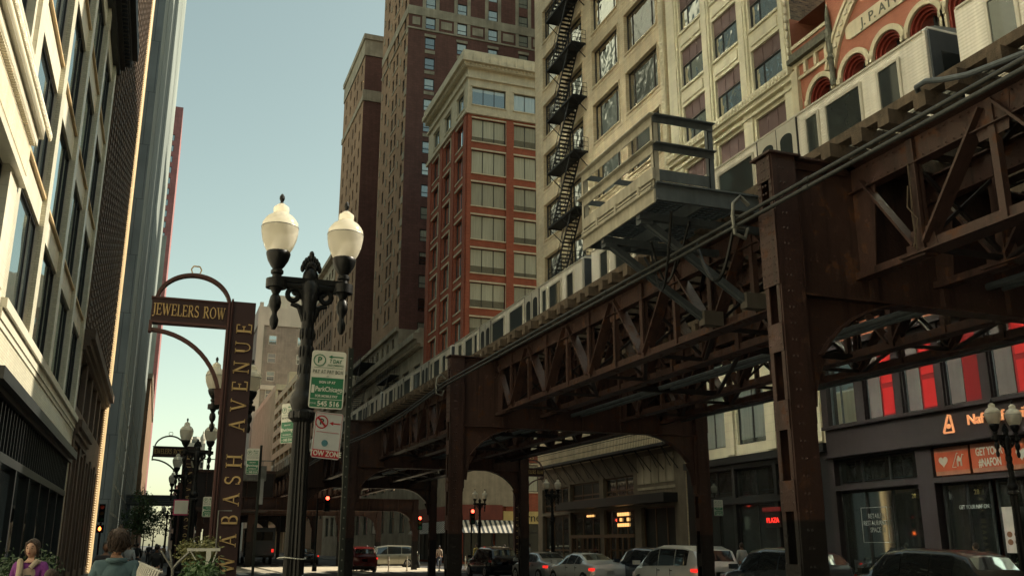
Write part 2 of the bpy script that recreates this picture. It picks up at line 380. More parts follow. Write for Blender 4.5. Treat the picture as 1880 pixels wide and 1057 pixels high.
def serif_word(word, h, M4, depth, gap=0.1):
    """returns MB of a word whose baseline starts at local (0,0), with extrusion towards local -z..0"""
    mb = MB(); x = 0
    for ch in word:
        wd, st = GL[ch]
        for pl, th in st:
            n = len(pl); L = []; Rr = []
            for i, (px, py) in enumerate(pl):
                a = pl[max(i-1, 0)]; b = pl[min(i+1, n-1)]; dx, dy = b[0]-a[0], b[1]-a[1]; l = math.hypot(dx, dy) or 1
                nx, ny = -dy/l*th/2, dx/l*th/2
                L.append((px+nx, py+ny)); Rr.append((px-nx, py-ny))
            for i in range(n-1):
                q = [L[i], L[i+1], Rr[i+1], Rr[i]]
                q = [((x + a)*h, b*h) for a, b in q]
                mb.prism(q, M4, depth)
        x += wd + gap
    mb.width = x*h; return mb
# ================================================================== materials in use
XL, XR = -3.75, 26.75
m_steel = steel('painted_steel', (0.050, 0.028, 0.023), (0.10, 0.044, 0.022), (0.008, 0.006, 0.006))
m_steeldark = mat('dark_steel', (0.015, 0.010, 0.009), 0.6, 0.0, 0.4, 2.0)  # darker steel tone for the lateral bracing and the station
m_galv = mat('galvanised_steel', (0.23, 0.235, 0.21), 0.45, 0.5, 0.3, 3.0, fine=0.12)
m_greyst = mat('grey_painted_steel', (0.10, 0.12, 0.13), 0.5, 0.2, 0.3, 3.0)
m_black = mat('black_cast_iron', (0.008, 0.009, 0.009), 0.38, 0.0, 0.3, 6.0, spec=0.3, bump=0.1, bscale=90)
m_iron = mat('fire_escape_iron', (0.007, 0.007, 0.008), 0.6, 0.0, 0.2)
m_conc = mat('sunlit_pale_concrete', (0.50, 0.44, 0.33), 0.7, grime=0.25, scale=0.7, streak=False, fine=0.1)
m_asph = mat('asphalt', (0.05, 0.05, 0.052), 0.75, 0.0, 0.35, 0.5, streak=False, bump=0.4, bscale=80, fine=0.15)
m_pave = brick('pavement_slabs', (0.30, 0.28, 0.25), (0.26, 0.245, 0.22), (0.12, 0.11, 0.10), 1.5, 1.5, 0.02, 0.85)
m_kerb = mat('kerb_granite', (0.32, 0.31, 0.29), 0.8)
m_paint = mat('road_paint', (0.7, 0.68, 0.6), 0.7, grime=0.4, scale=5)
m_cream = brick('cream_glazed_terracotta', (0.68, 0.64, 0.51), (0.64, 0.60, 0.48), (0.48, 0.45, 0.35), 0.62, 0.31, 0.006, 0.42, grime=0.12, bump=0.15, spec=0.5)
m_creambr = brick('cream_glazed_brick', (0.70, 0.66, 0.50), (0.60, 0.56, 0.42), (0.42, 0.38, 0.27), 0.2, 0.075, 0.006, 0.3, grime=0.12, bump=0.3, spec=0.6)
m_creamorn = mat('carved_terracotta', (0.70, 0.63, 0.46), 0.5, grime=0.15, bump=1.0, bscale=14)
m_brownorn = mat('brown_carved_terracotta', (0.125, 0.085, 0.058), 0.55, grime=0.35, scale=0.6, bump=1.0, bscale=9)
m_brownst = mat('brown_stone', (0.17, 0.12, 0.085), 0.6, grime=0.3, bump=0.5, bscale=12)
m_goldtrim = mat('ochre_terracotta_trim', (0.62, 0.45, 0.24), 0.5, grime=0.12)
m_darkcorn = mat('dark_bronze_cornice', (0.02, 0.022, 0.024), 0.45, 0.2, 0.3)
m_dkframe = mat('dark_window_frame', (0.02, 0.021, 0.022), 0.4)
m_dkmetal = mat('dark_storefront_metal', (0.028, 0.03, 0.03), 0.4, 0.3, 0.25)
m_panel = brick('grey_tower_panels', (0.25, 0.275, 0.25), (0.235, 0.26, 0.24), (0.19, 0.21, 0.195), 4.6, 3.65, 0.02, 0.65, grime=0.3, gscale=0.06, bump=0.0, spec=0.15)
m_panel2 = brick('grey_pier_cladding', (0.20, 0.22, 0.22), (0.18, 0.20, 0.205), (0.08, 0.09, 0.09), 0.95, 5.4, 0.03, 0.4, grime=0.2)
m_pink = brick('red_tower_cladding', (0.32, 0.13, 0.13), (0.29, 0.12, 0.12), (0.2, 0.09, 0.09), 1.5, 3.4, 0.05, 0.6)
m_obrick = brick('orange_brick', (0.37, 0.105, 0.06), (0.31, 0.085, 0.05), (0.22, 0.10, 0.06), 0.42, 0.14, 0.012, grime=0.18)
m_ostone = mat('buff_cornice_stone', (0.60, 0.53, 0.38), 0.7, grime=0.2, bump=0.3, bscale=8)
m_jbrick = brick('maroon_brick', (0.175, 0.085, 0.070), (0.145, 0.070, 0.058), (0.12, 0.065, 0.05), 0.6, 0.36, 0.02, grime=0.25, gscale=0.12)
m_jbrick_lit = brick('maroon_brick_lit', (0.42, 0.27, 0.17), (0.36, 0.23, 0.14), (0.28, 0.18, 0.12), 0.5, 0.3, 0.02, grime=0.25, gscale=0.12)  # same brick as the side walls, lightened for bounced light on street faces
m_jstone = mat('weathered_limestone', (0.40, 0.35, 0.26), 0.8, grime=0.35, scale=0.5, bump=0.5, bscale=3)
m_mbrick = brick('buff_glazed_brick', (0.74, 0.63, 0.43), (0.66, 0.53, 0.34), (0.46, 0.38, 0.25), 0.6, 0.15, 0.008, 0.55, grime=0.22, gscale=0.5)
m_nterra = brick('white_terracotta', (0.72, 0.66, 0.48), (0.68, 0.62, 0.45), (0.48, 0.43, 0.31), 0.8, 0.4, 0.006, 0.45, grime=0.16, bump=0.12)
m_norn = mat('ornament_terracotta', (0.70, 0.63, 0.45), 0.5, grime=0.2, bump=1.0, bscale=10)
m_purple = mat('plum_spandrel_panel', (0.135, 0.085, 0.078), 0.45, grime=0.15)
m_ored = brick('red_pressed_brick', (0.39, 0.14, 0.08), (0.34, 0.12, 0.07), (0.30, 0.12, 0.07), 0.2, 0.065, 0.006, grime=0.18)
m_ostone2 = mat('cream_limestone', (0.60, 0.52, 0.35), 0.7, grime=0.22, bump=0.3, bscale=8)
m_archred = mat('oxblood_reveal', (0.24, 0.035, 0.02), 0.5, grime=0.15)
m_weath = mat('weathered_bronze', (0.13, 0.125, 0.085), 0.7, grime=0.5, scale=5, bump=0.6, bscale=20)
m_patbrick = brick('patterned_dark_brick', (0.20, 0.16, 0.10), (0.03, 0.028, 0.03), (0.16, 0.13, 0.09), 0.24, 0.085, 0.012, grime=0.3)
m_plumpaint = mat('plum_painted_front', (0.024, 0.017, 0.018), 0.5, grime=0.25, scale=1.0)
m_blackfront = mat('black_shopfront', (0.01, 0.01, 0.01), 0.5, grime=0.3)
m_brownbr = brick('brown_brick', (0.24, 0.15, 0.09), (0.20, 0.125, 0.075), (0.16, 0.11, 0.07), 0.6, 0.3, 0.02)
m_beige = mat('beige_concrete', (0.52, 0.44, 0.30), 0.8, grime=0.18, scale=0.3)
m_fartan = brick('far_tan_brick', (0.27, 0.235, 0.19), (0.24, 0.21, 0.17), (0.22, 0.19, 0.15), 1.2, 0.8, 0.03)
m_farstone = mat('far_grey_stone', (0.50, 0.47, 0.38), 0.8, grime=0.2, scale=0.1)
m_roof = mat('roof_felt', (0.06, 0.06, 0.06), 0.9)
g_dark = glass('dark_window_glass', (0.012, 0.016, 0.02), 0.10)
g_A = glass('tall_window_glass', (0.02, 0.028, 0.03), 0.28, wav=0.01, wscale=0.5)
g_wav = glass('old_wavy_glass', (0.045, 0.045, 0.038), 0.34, wav=0.035, wscale=1.3, tint=(1, 0.98, 0.9))
g_blind = glass('window_with_blinds', (0.015, 0.02, 0.02), 0.2, blind=(0.42, 0.44, 0.36))
g_pale = glass('pale_reflecting_glass', (0.12, 0.15, 0.14), 0.38, blind=(0.34, 0.38, 0.35))
g_teal = glass('teal_tower_glass', (0.04, 0.06, 0.065), 0.4)
g_bounce = glass('bounce_mirror_glass', (0.05, 0.06, 0.06), 1.0, rough=0.19, fres=0.15)  # near-mirror panes, used only on unseen upper storeys to bounce sun
g_shop = glass('shop_glass', (0.012, 0.014, 0.013), 0.06, fres=0.2)
e_red = emit('red_lamp', (1.0, 0.06, 0.03), 6)
e_redroom = emit('red_lit_room', (0.8, 0.02, 0.02), 0.09)
e_redroom2 = emit('red_lit_curtain', (0.4, 0.01, 0.012), 0.035)
e_orange = emit('orange_lit_letter', (1.0, 0.40, 0.16), 0.34)
e_warm = emit('warm_interior_lamp', (1.0, 0.5, 0.16), 0.9)
e_neon = emit('red_neon', (1.0, 0.03, 0.02), 1.2)

# ================================================================== ground
CS0, CS1 = 66.8, 85.8         # the cross street
ROAD = -0.13
g = MB(); g.quad((-1200, -300, -0.30), (1200, -300, -0.30), (1200, 2500, -0.30), (-1200, 2500, -0.30)); struct(g, 'ground', m_asph)
g = MB(); g.box(1.95, 20.9, -60, 900, ROAD - 0.15, ROAD); struct(g, 'road', m_asph)
g = MB(); g.box(-300, 1.95, CS0 + 1.2, CS1 - 1.2, ROAD - 0.15, ROAD); g.box(20.9, 300, CS0 + 1.2, CS1 - 1.2, ROAD - 0.15, ROAD); struct(g, 'cross_street', m_asph)
g = MB(); g.box(1.96, 20.89, CS0 + 0.1, CS1 - 0.1, ROAD - 0.1, ROAD + 0.004); struct(g, 'crossing_slab', m_conc)  # colour made paler to strengthen the sunlit strip across the crossing
def pavement(x0, x1, y0, y1, kx, ky=None):
    p = MB(); p.box(x0, x1, y0, y1, ROAD - 0.15, 0.0); struct(p, 'pavement', m_pave)
pavement(-60, 1.75, -60, CS0, 1.75); pavement(-60, 1.75, CS1, 900, 1.75); pavement(21.1, 90, -60, CS0, 21.1); pavement(21.1, 90, CS1, 900, 21.1)
g = MB()
for y0, y1 in ((-60, CS0 + .2), (CS1 - .2, 900)):
    g.box(1.752, 1.948, y0, y1, ROAD - 0.1, 0.004); g.box(20.902, 21.098, y0, y1, ROAD - 0.1, 0.004)
struct(g, 'kerb', m_kerb)
g = MB()
for k in range(14): g.box(2.6 + k*1.3, 3.2 + k*1.3, CS0 - 3.4, CS0 - 0.4, ROAD, ROAD + 0.004); g.box(2.6 + k*1.3, 3.2 + k*1.3, CS1 + 0.3, CS1 + 3, ROAD, ROAD + 0.004)
for k in range(26):
    y = -20 + k*6
    if not (CS0 - 5 < y < CS1): g.box(11.55, 11.67, y, y + 3, ROAD, ROAD + 0.004)
struct(g, 'crosswalk', m_paint)

# ================================================================== left side
# --- nearest ornate corner of the terracotta block
T = thing('terracotta_building', 'cream terracotta building with a carved band, nearest on the left pavement', 'building', (XL, 10, 0))
M = MB(); rects = [(16.6, 22.0, z, z + h) for z, h in ((7.1, 2.7), (12.6, 3.0), (16.8, 3.2), (21, 3))] + [(8.2, 14.6, z, z + h) for z, h in ((7.1, 2.7), (12.6, 3.0), (16.8, 3.2), (21, 3))] + [(0, 6.5, z, z + h) for z, h in ((7.1, 2.7), (12.6, 3.0), (16.8, 3.2), (21, 3))]
facade(M, 'Xp', XL + 0.02, -6, 23.08, 0, 48, rects, 0.3); shell(M, XL - 14, XL + 0.02, -6, 23.08, 0, 48, ('Xp',)); M.build('wall', m_cream, T)
windows(T, 'Xp', XL + 0.02, rects, 0.26, m_dkframe, g_A, mul=(0.3, 0.7), tra=(), fr=0.09)
windows(T, 'Xp', XL + 0.02, [(a, a + 5, z, z + 3.2) for a in (-5, 1, 7, 13, 18) for z in (27, 31, 35, 39, 43) if random.random() < 0.6], -0.1, m_dkframe, g_bounce, mul=(0.5,), tra=(), fr=0.08)  # unseen mirror panes added to throw sun onto the right side
M = MB(); M.box(XL, XL + 0.34, -6, 23.7, 11.15, 11.5); M.box(XL, XL + 0.24, -6, 23.55, 10.9, 11.15)
M.box(XL, XL + 0.16, -6, 23.4, 9.75, 9.95); M.build('ledge', m_cream, T)
M = MB(); M.box(XL, XL + 0.14, -6, 23.35, 10.05, 10.75)
for k in range(110): M.box(XL + 0.14, XL + 0.24, 10 + k*0.12, 10.06 + k*0.12, 10.76, 10.9)
for k in range(150): M.ell((XL + 0.44, 12 + k*0.08, 11.33), (0.05, 0.034, 0.13), 5, 4)
M.build('carved_band', m_creamorn, T)
M = MB()
for zz in (7.0, 12.4, 16.6): M.box(XL, XL + 0.16, 16.4, 22.2, zz - 0.02, zz + 0.1)
for y0 in (15.2, 22.25): M.box(XL + 0.02, XL + 0.12, y0, y0 + 0.75, 11.55, 25.4)
M.build('pilaster', m_cream, T)

# --- long cream building with tall windows
T = thing('terracotta_building', 'long cream building with tall windows above a black glazed shopfront', 'building', (XL, 34, 0))
piers = [(23.1, 23.75), (28.25, 28.95), (33.5, 34.2), (38.85, 39.5), (44.1, 44.9)]
rows = [(7.2, 10.4), (11.25, 14.5), (15.45, 18.65), (19.6, 22.7)]
rects = [(piers[i][1], piers[i+1][0], a, b) for i in range(4) for a, b in rows]
M = MB(); facade(M, 'Xp', XL - 0.13, 23.1, 44.9, 6.4, 25.4, rects, 0.19)
shell(M, XL - 14, XL - 0.13, 23.1, 44.9, 0, 25.4, ('Xp',)); M.build('wall', m_cream, T)
M = MB()
for a, b in piers: M.box(XL - 0.13, XL, a, b, 7.05, 23.6)
M.build('pilaster', m_creambr, T)
for i in range(4):
    for a, b in rows: M = MB(); M.box(XL - 0.13, XL - 0.04, piers[i][1], piers[i+1][0], a - 0.08, a); M.build('sill', m_goldtrim, T)
windows(T, 'Xp', XL - 0.13, rects, 0.15, m_dkframe, g_A, mul=(0.24, 0.76), tra=(), fr=0.1)
M = MB(); M.box(XL - 0.13, XL + 0.02, 23.1, 44.9, 5.5, 6.4); M.build('sign_band', m_creambr, T)
M = MB(); M.box(XL - 0.13, XL + 0.16, 23.1, 45.0, 6.8, 7.03); M.box(XL - 0.13, XL + 0.08, 23.1, 44.95, 6.55, 6.8); M.box(XL - 0.13, XL + 0.05, 23.1, 44.92, 6.4, 6.55); M.build('ledge', m_cream, T)
M = MB(); M.box(XL - 0.13, XL + 0.3, 23.1, 44.9, 5.2, 5.49); M.box(XL - 0.1, XL + 0.12, 23.1, 44.9, 5.05, 5.2); M.box(XL - 0.15, XL + 0.05, 23.1, 44.3, 3.62, 3.85)
y = 23.1
while y < 44.2:
    M.box(XL - 0.12, XL + 0.03, y, y + 0.06, 3.85, 5.05); y += 0.55
for yy in (23.1, 26.1, 29.1, 32.1, 35.1, 38.1, 41.1, 44.0): M.box(XL - 0.15, XL + 0.04, yy, yy + 0.2, 0.0, 3.62)
M.box(XL - 0.15, XL + 0.02, 23.1, 44.2, 0, 0.35)
M.build('shopfront', m_dkmetal, T)
M = MB(); M.quad((XL - 0.1, 23.1, 0.3), (XL - 0.1, 44.2, 0.3), (XL - 0.1, 44.2, 5.1), (XL - 0.1, 23.1, 5.1)); M.build('shop_window', g_A, T)
M = MB(); M.box(XL - 0.1, XL + 0.03, 44.2, 44.9, 0, 5.2); M.build('corner_pier', m_creambr, T)
M = MB()   # dark roof cornice, stepping outwards
for k, (o, z0, z1) in enumerate(((0.15, 23.55, 23.85), (0.35, 23.85, 24.15), (0.62, 24.15, 24.55), (0.85, 24.55, 25.2))): M.box(XL - 0.13, XL + o, 23.1, 45.0 + o*0.4, z0, z1)
for k in range(60): M.box(XL + 0.15, XL + 0.58, 23.4 + k*0.36, 23.56 + k*0.36, 23.9, 24.15)
M.build('cornice', m_darkcorn, T)

# --- brown building on the intersection corner
T0 = T
ru = [(a, a + 4.6, z, z + 3.2) for a in (23.6, 28.9, 34.2, 39.6) for z in (26.2, 30.2, 34.2, 38.2, 42.2, 46.2, 50.2, 54.2)]
M = MB(); facade(M, 'Xp', XL - 0.13, 23.1, 44.9, 25.4, 60, ru, 0.15); shell(M, XL - 14, XL - 0.13, 23.1, 44.9, 25.4, 60, ('Xp',)); M.build('added_upper_wall', m_cream, T)  # unseen upper storeys added above the cornice to carry the mirror panes
rq = [r for r in ru if random.random() < 0.5]; windows(T, 'Xp', XL - 0.13, rq, 0.1, m_dkframe, g_bounce, mul=(0.5,), tra=(), fr=0.08); windows(T, 'Xp', XL - 0.13, [r for r in ru if r not in rq], 0.1, m_dkframe, g_dark, mul=(0.5,), tra=(), fr=0.08)  # random half of these added panes mirror sun across the street
T = thing('brown_building', 'tall brown carved building ending in a sunlit ochre edge at the crossing', 'building', (XL, 55, 0))
BE = 65.9
rects = [(45.6 + i*4.1, 48.9 + i*4.1, 7.6, 10.0) for i in range(5)]
M = MB(); facade(M, 'Xp', XL - 0.02, 44.92, BE, 0, 62, rects + [(45.8 + i*4.1, 48.6 + i*4.1, 0.4, 5.9) for i in range(5)], 0.35); shell(M, XL - 16, XL - 0.02, 44.92, BE, 0, 62, ('Xp',)); M.build('wall', m_brownst, T)
windows(T, 'Xp', XL - 0.02, rects, 0.3, m_dkframe, g_dark, mul=(0.33, 0.67), tra=(0.6,), fr=0.1)
windows(T, 'Xp', XL - 0.02, [(45.8 + i*4.1, 48.6 + i*4.1, 0.4, 5.9) for i in range(5)], 0.3, m_dkframe, g_shop, mul=(0.5,), tra=(0.65,), fr=0.1)
windows(T, 'Xp', XL - 0.02, [(45.6 + 4.8*i, 49.9 + 4.8*i, z, z + 3.4) for i in range(4) for z in (40.5, 44.5, 48.5, 52.5, 56.5) if random.random() < 0.6], -0.16, m_dkframe, g_bounce, mul=(0.5,), tra=(), fr=0.08)  # panes added above the view, reflecting sun onto the buff facade
M = MB()
y = 45.05
while y < 65.2:
    M.box(XL - 0.02, XL + 0.04, y, y + 0.9, 11.2, 61.8)
    for k in range(125): M.box(XL + 0.04, XL + 0.09, y + 0.12, y + 0.72, 11.4 + k*0.4, 11.6 + k*0.4)
    y += 1.35
M.build('carved_strip', m_brownorn, T)
M = MB()
for o, z0, z1 in ((0.12, 10.05, 10.25), (0.28, 10.25, 10.55), (0.46, 10.55, 10.98)): M.box(XL - 0.02, XL + o, 45.05, BE + 0.1 + o*0.5, z0, z1)
for o, z0, z1 in ((0.1, 6.1, 6.35), (0.22, 6.35, 6.6), (0.34, 6.6, 6.95)): M.box(XL - 0.02, XL + o, 45.0, 52.5 + o, z0, z1)
for k in range(5): M.box(XL - 0.02, XL + 0.08, 45.0 + k*4.1, 45.7 + k*4.1, 0, 6.1)
M.build('cornice', m_brownorn, T)
M = MB(); M.lathe([(0.27, 0), (0.27, 62)], (XL - 0.02, BE - 0.3, 0), 20)
M.build('corner_shaft', m_goldtrim, T, smooth=True)
M = MB()
for k in range(420): M.ell((XL + 0.03, BE - 0.68, 0.1 + k*0.147), (0.11, 0.09, 0.06), 5, 4)
M.build('rope_moulding', m_goldtrim, T)

# --- grey tower beyond the crossing
T = thing('office_tower', 'huge grey panelled tower beyond the crossing with glass strip at its corner', 'tower', (XL, 120, 0))
M = MB(); shell(M, XL - 40, XL, 88, 178, 0, 118, ('Ym',))
rr = [(XL - 1.95 - k*4.2, XL - 0.95 - k*4.2, z, z + 2.5) for k in range(3) for z in [3.2 + i*3.65 for i in range(31)]]
M.build('wall', m_panel, T)
M = MB(); facade(M, 'Ym', 88, XL - 40, XL, 0, 118, rr, 0.3); M.build('pier_cladding', m_panel2, T)
windows(T, 'Ym', 88, rr[:31], 0.2, m_dkframe, g_teal, mul=(), tra=(), fr=0.05)
windows(T, 'Ym', 88, rr[31:], 0.2, m_dkframe, g_teal, mul=(), tra=(), fr=0.05)
M = MB()
for j in range(6):
    for k in range(60):
        if random.random() < 0.75: M.box(XL, XL + 0.05, 90 + k*1.4, 90.35 + k*1.4, 4.2 + j*2.4, 4.42 + j*2.4)
M.build('vent_brick', m_farstone, T)
M = MB()
for y in (96, 120, 150): M.box(XL, XL + 0.03, y, y + 0.1, 0, 118)
M.build('joint_strip', m_panel2, T)

T = thing('brick_tower', 'slim far red clad tower rising behind the grey tower', 'tower', (-20, 290, 0))
M = MB(); rr = [(-9.0, -5.2, z, z + 2.0) for z in [5 + i*3.42 for i in range(34)]]
facade(M, 'Ym', 277, -40, -3.6, 0, 129, rr, 0.4); shell(M, -40, -3.6, 277, 310, 0, 129, ('Ym',)); M.build('wall', m_pink, T)
windows(T, 'Ym', 277, rr, 0.3, m_dkframe, g_teal, mul=(0.5,), tra=(), fr=0.12)
M = MB(); M.box(-40, -4.6, 276.7, 277, 0, 88); M.build('lower_cladding', m_panel, T)
windows(T, 'Ym', 276.68, [(-10.6 + c*2.4, -8.9 + c*2.4, z, z + 2.2) for z in [3 + i*3.42 for i in range(24)] for c in range(2)], 0.0, m_farstone, g_dark, mul=(), tra=(0.5,), fr=0.12)
T = thing('brown_building', 'distant brown brick block low behind the grey tower', 'building', (XL, 220, 0))
M = MB(); rr = [(XL - 0.1 - 4 + 0, XL - 1.0, z, z + 1.8) for z in [4 + i*3.6 for i in range(8)]]; facade(M, 'Ym', 196, -30, XL + 0.3, 0, 34, rr, 0.2); shell(M, -30, XL + 0.3, 196, 268, 0, 34, ('Ym',)); M.build('wall', m_brownbr, T)
windows(T, 'Ym', 196, rr, 0.15, m_dkframe, g_dark, mul=(0.5,), tra=(0.5,), fr=0.08)
M = MB(); M.box(-30, XL + 0.6, 195.6, 268, 33.2, 34.2); M.build('cornice', m_jstone, T)
T = thing('skybridge', 'grey steel footbridge crossing low over the left pavement', 'bridge', (0, 130, 0))
M = MB(); M.box(XL, 2.6, 129, 133, 6.55, 7.6); M.build('deck', m_greyst, T)
M = MB()
for z in (6.7, 6.95, 7.2): M.box(XL, 2.6, 128.9, 129, z, z + 0.09)
M.box(XL, 2.6, 128.9, 129, 7.6, 7.75); M.build('cladding_rail', m_galv, T)
M = MB(); M.box(-3.6, -3.2, 129.2, 129.6, 0, 6.55); M.box(2.2, 2.6, 129.2, 129.6, 0, 6.55); M.build('column', m_greyst, T)
T = thing('domed_building', 'far pale building with two domed corner turrets closing the street', 'building', (12.6, 420, 0))
M = MB(); shell(M, 9.2, 16.6, 420, 440, 0, 43.2); M.build('wall', m_farstone, T)
windows(T, 'Ym', 419.9, [(9.5 + c*1.45, 10.5 + c*1.45, 4 + r*3.6, 6.4 + r*3.6) for c in range(5) for r in range(10)], 0.0, m_dkframe, g_dark, fr=0.1)
M = MB()
for cx in (10.2, 15.6): M.lathe([(1.0, 43.2), (1.0, 44.6), (1.25, 44.8), (1.1, 45.7), (0.7, 46.7), (0.35, 47.2), (0.3, 47.8), (0.05, 48.6)], (cx, 421.2, 0), 12)
M.build('dome', m_farstone, T)
M = MB(); M.lathe([(3.4, 43.2), (2.6, 46.0), (0.1, 46.4)], (12.9, 424, 0), 4); M.build('roof', m_galv, T)
T = thing('domed_building', 'small distant pale building with one low dome above the footbridge', 'building', (7, 300, 0))
M = MB(); shell(M, 4.0, 11, 300, 316, 0, 16.6); M.build('wall', m_farstone, T)
M = MB(); M.lathe([(1.6, 16.6), (1.5, 17.8), (1.0, 18.8), (0.2, 19.5)], (5.8, 301.6, 0), 12); M.build('dome', m_farstone, T)
windows(T, 'Ym', 299.9, [(4.4 + c*1.6, 5.4 + c*1.6, 3 + r*3.4, 5 + r*3.4) for c in range(4) for r in range(4)], 0.0, m_dkframe, g_dark, fr=0.1)

# ================================================================== right side
# --- near block, mostly out of frame, roof height set so sun reaches the lamp globes
T = thing('brick_building', 'plain brick block at the right edge beyond the red gabled front', 'building', (XR, 0, 0))
M = MB(); rr = [(c, c + 1.8, z, z + 2.2) for c in (-3, 1, 5, 9, 12.4) for z in (9, 13, 17, 21)]
facade(M, 'Xm', XR, -5, 15.2, 0, 26.0, rr, 0.25); shell(M, XR, XR + 22, -5, 15.2, 0, 26.0, ('Xm',)); M.build('wall', m_brownbr, T)
windows(T, 'Xm', XR, rr, 0.2, m_dkframe, g_wav, mul=(), tra=(0.5,))

# --- red building with arches
T = thing('arched_building', 'red brick building with round arched windows above a plum painted shopfront', 'building', (XR, 24, 0))
arches = [31.6, 29.36, 27.32, 25.3, 23.3, 21.2, 19.1, 17.0]
M = MB()
def arch_wall(M, u0, u1, zb, zs, zt, c, r, nseg=14):
    """wall strip u0..u1 x zb..zt with a round headed opening centred c, radius r, springing at zs"""
    P = lambda u, z, d=0.0: P3('Xm', XR, u, z, d)
    M.quad(P(u0, zb), P(c - r, zb), P(c - r, zs), P(u0, zs)); M.quad(P(c + r, zb), P(u1, zb), P(u1, zs), P(c + r, zs))
    pts = [(c - r*math.cos(math.pi*i/nseg), zs + r*math.sin(math.pi*i/nseg)) for i in range(nseg + 1)]
    for i in range(nseg):
        (a, za), (b, zb2) = pts[i], pts[i+1]
        M.quad(P(a, za), P(b, zb2), P(b, zt), P(a, zt))
    M.quad(P(u0, zs), P(c - r, zs), P(c - r, zt), P(u0, zt)); M.quad(P(c + r, zs), P(u1, zs), P(u1, zt), P(c + r, zt))
edges = [33.45, 30.5, 28.34, 26.3, 24.3, 22.25, 20.15, 18.05, 15.3]
for k, c in enumerate(arches): arch_wall(M, edges[k+1], edges[k], 18.5, 21.45, 23.0, c, 0.82)
facade(M, 'Xm', XR, 15.3, 33.45, 9.9, 18.5, [(c - 0.75, c + 0.75, z, z + 2.6) for c in arches for z in (11, 15)], 0.3)
facade(M, 'Xm', XR, 15.3, 30.8, 23.0, 26.4, [], 0.2); facade(M, 'Xm', XR, 30.8, 33.45, 23.0, 24.75, [], 0.2)
pts = [(30.8, 26.4), (15.3, 26.4), (15.3, 27.2), (23.0, 30.5), (26.5, 31.5), (30.8, 27.0)]
M.prism([(y, z) for y, z in pts], Matrix(((0, 0, 1, XR), (1, 0, 0, 0), (0, 1, 0, 0), (0, 0, 0, 1))), 0.5)
shell(M, XR, XR + 22, 15.3, 33.45, 0, 26.4, ('Xm', 'T')); M.quad((XR + .5, 15.3, 26.3), (XR + 22, 15.3, 26.3), (XR + 22, 33.45, 26.3), (XR + .5, 33.45, 26.3))
M.build('wall', m_ored, T)
def ring(M, c, zs, r0, r1, d0, d1, a0=0, a1=180, n=18):
    """arch ring between radii, from depth d0 (outer face) to d1"""
    for i in range(n):
        t0, t1 = R(a0 + (a1-a0)*i/n), R(a0 + (a1-a0)*(i+1)/n)
        q = [(c - r0*math.cos(t0), zs + r0*math.sin(t0)), (c - r1*math.cos(t0), zs + r1*math.sin(t0)), (c - r1*math.cos(t1), zs + r1*math.sin(t1)), (c - r0*math.cos(t1), zs + r0*math.sin(t1))]
        vs = [P3('Xm', XR, u, z, d0) for u, z in q] + [P3('Xm', XR, u, z, d1) for u, z in q]
        M.add(vs, [(0,1,2,3),(4,5,6,7),(0,1,5,4),(1,2,6,5),(2,3,7,6),(3,0,4,7)])
for k, c in enumerate(arches):
    S = MB(); ring(S, c, 21.45, 0.82, 1.06, -0.12, 0.0)
    S.box(XR - 0.12, XR, c - 1.06, c - 0.82, 18.6, 21.45); S.box(XR - 0.12, XR, c + 0.82, c + 1.06, 18.6, 21.45)
    S.box(XR - 0.18, XR - 0.12, c - 1.06, c - 0.82, 21.3, 21.55); S.box(XR - 0.18, XR - 0.12, c + 0.82, c + 1.06, 21.3, 21.55)
    S.build('stone_arch', m_ostone2, T)
    S = MB()
    for j, (ro, ri, d) in enumerate(((0.82, 0.72, 0.16), (0.72, 0.62, 0.3), (0.62, 0.54, 0.44))):
        ring(S, c, 21.45, ri, ro, d - 0.14, d + 0.2); S.box(XR + d - 0.14, XR + d + 0.2, c - ro, c - ri, 18.6, 21.45); S.box(XR + d - 0.14, XR + d + 0.2, c + ri, c + ro, 18.6, 21.45)
    S.build('arch_reveal', m_archred, T)
    G = MB(); G.add([P3('Xm', XR, c - 0.6*math.cos(math.pi*i/14), 21.45 + 0.6*math.sin(math.pi*i/14), 0.6) for i in range(15)] + [P3('Xm', XR, c + 0.6, 18.6, 0.6), P3('Xm', XR, c - 0.6, 18.6, 0.6)], [tuple(range(17))])
    f = MB(); f.box(XR + 0.5, XR + 0.58, c - 0.03, c + 0.03, 18.6, 22); f.box(XR + 0.5, XR + 0.58, c - 0.56, c + 0.56, 20.9, 21.0)
    fo = f.build('window', m_dkframe, T); G.build('pane', g_wav, fo)
windows(T, 'Xm', XR, [(c - 0.75, c + 0.75, z, z + 2.6) for c in arches for z in (11, 15)], 0.25, m_dkframe, g_wav)
S = MB(); ring(S, 25.6, 20.6, 5.15, 5.6, -0.14, 0.0, 18, 162, 30); ring(S, 25.6, 20.6, 5.62, 5.78, -0.2, 0.0, 18, 162, 30)
for y in (30.95, 31.7, 32.45, 33.1): S.box(XR - 0.16, XR, y - 0.09, y + 0.09, 23.0, 23.6)
S.box(XR - 0.12, XR, 30.8, 33.45, 22.85, 23.0); S.box(XR - 0.1, XR, 30.8, 33.45, 23.6, 23.8); S.box(XR - 0.08, XR, 30.8, 33.45, 24.62, 24.8)
S.box(XR - 0.2, XR, 33.0, 33.45, 9.9, 23.4); S.box(XR - 0.16, XR, 15.3, 15.8, 9.9, 26.4)
S.build('stone_moulding', m_ostone2, T)
S = MB()
for i in range(26):
    t = R(24 + i*5.2); S.box(XR - 0.2, XR - 0.14, 25.6 + 5.37*math.cos(t) - 0.11, 25.6 + 5.37*math.cos(t) + 0.11, 20.6 + 5.37*math.sin(t) - 0.1, 20.6 + 5.37*math.sin(t) + 0.1)
S.build('carved_boss', m_ostone, T)
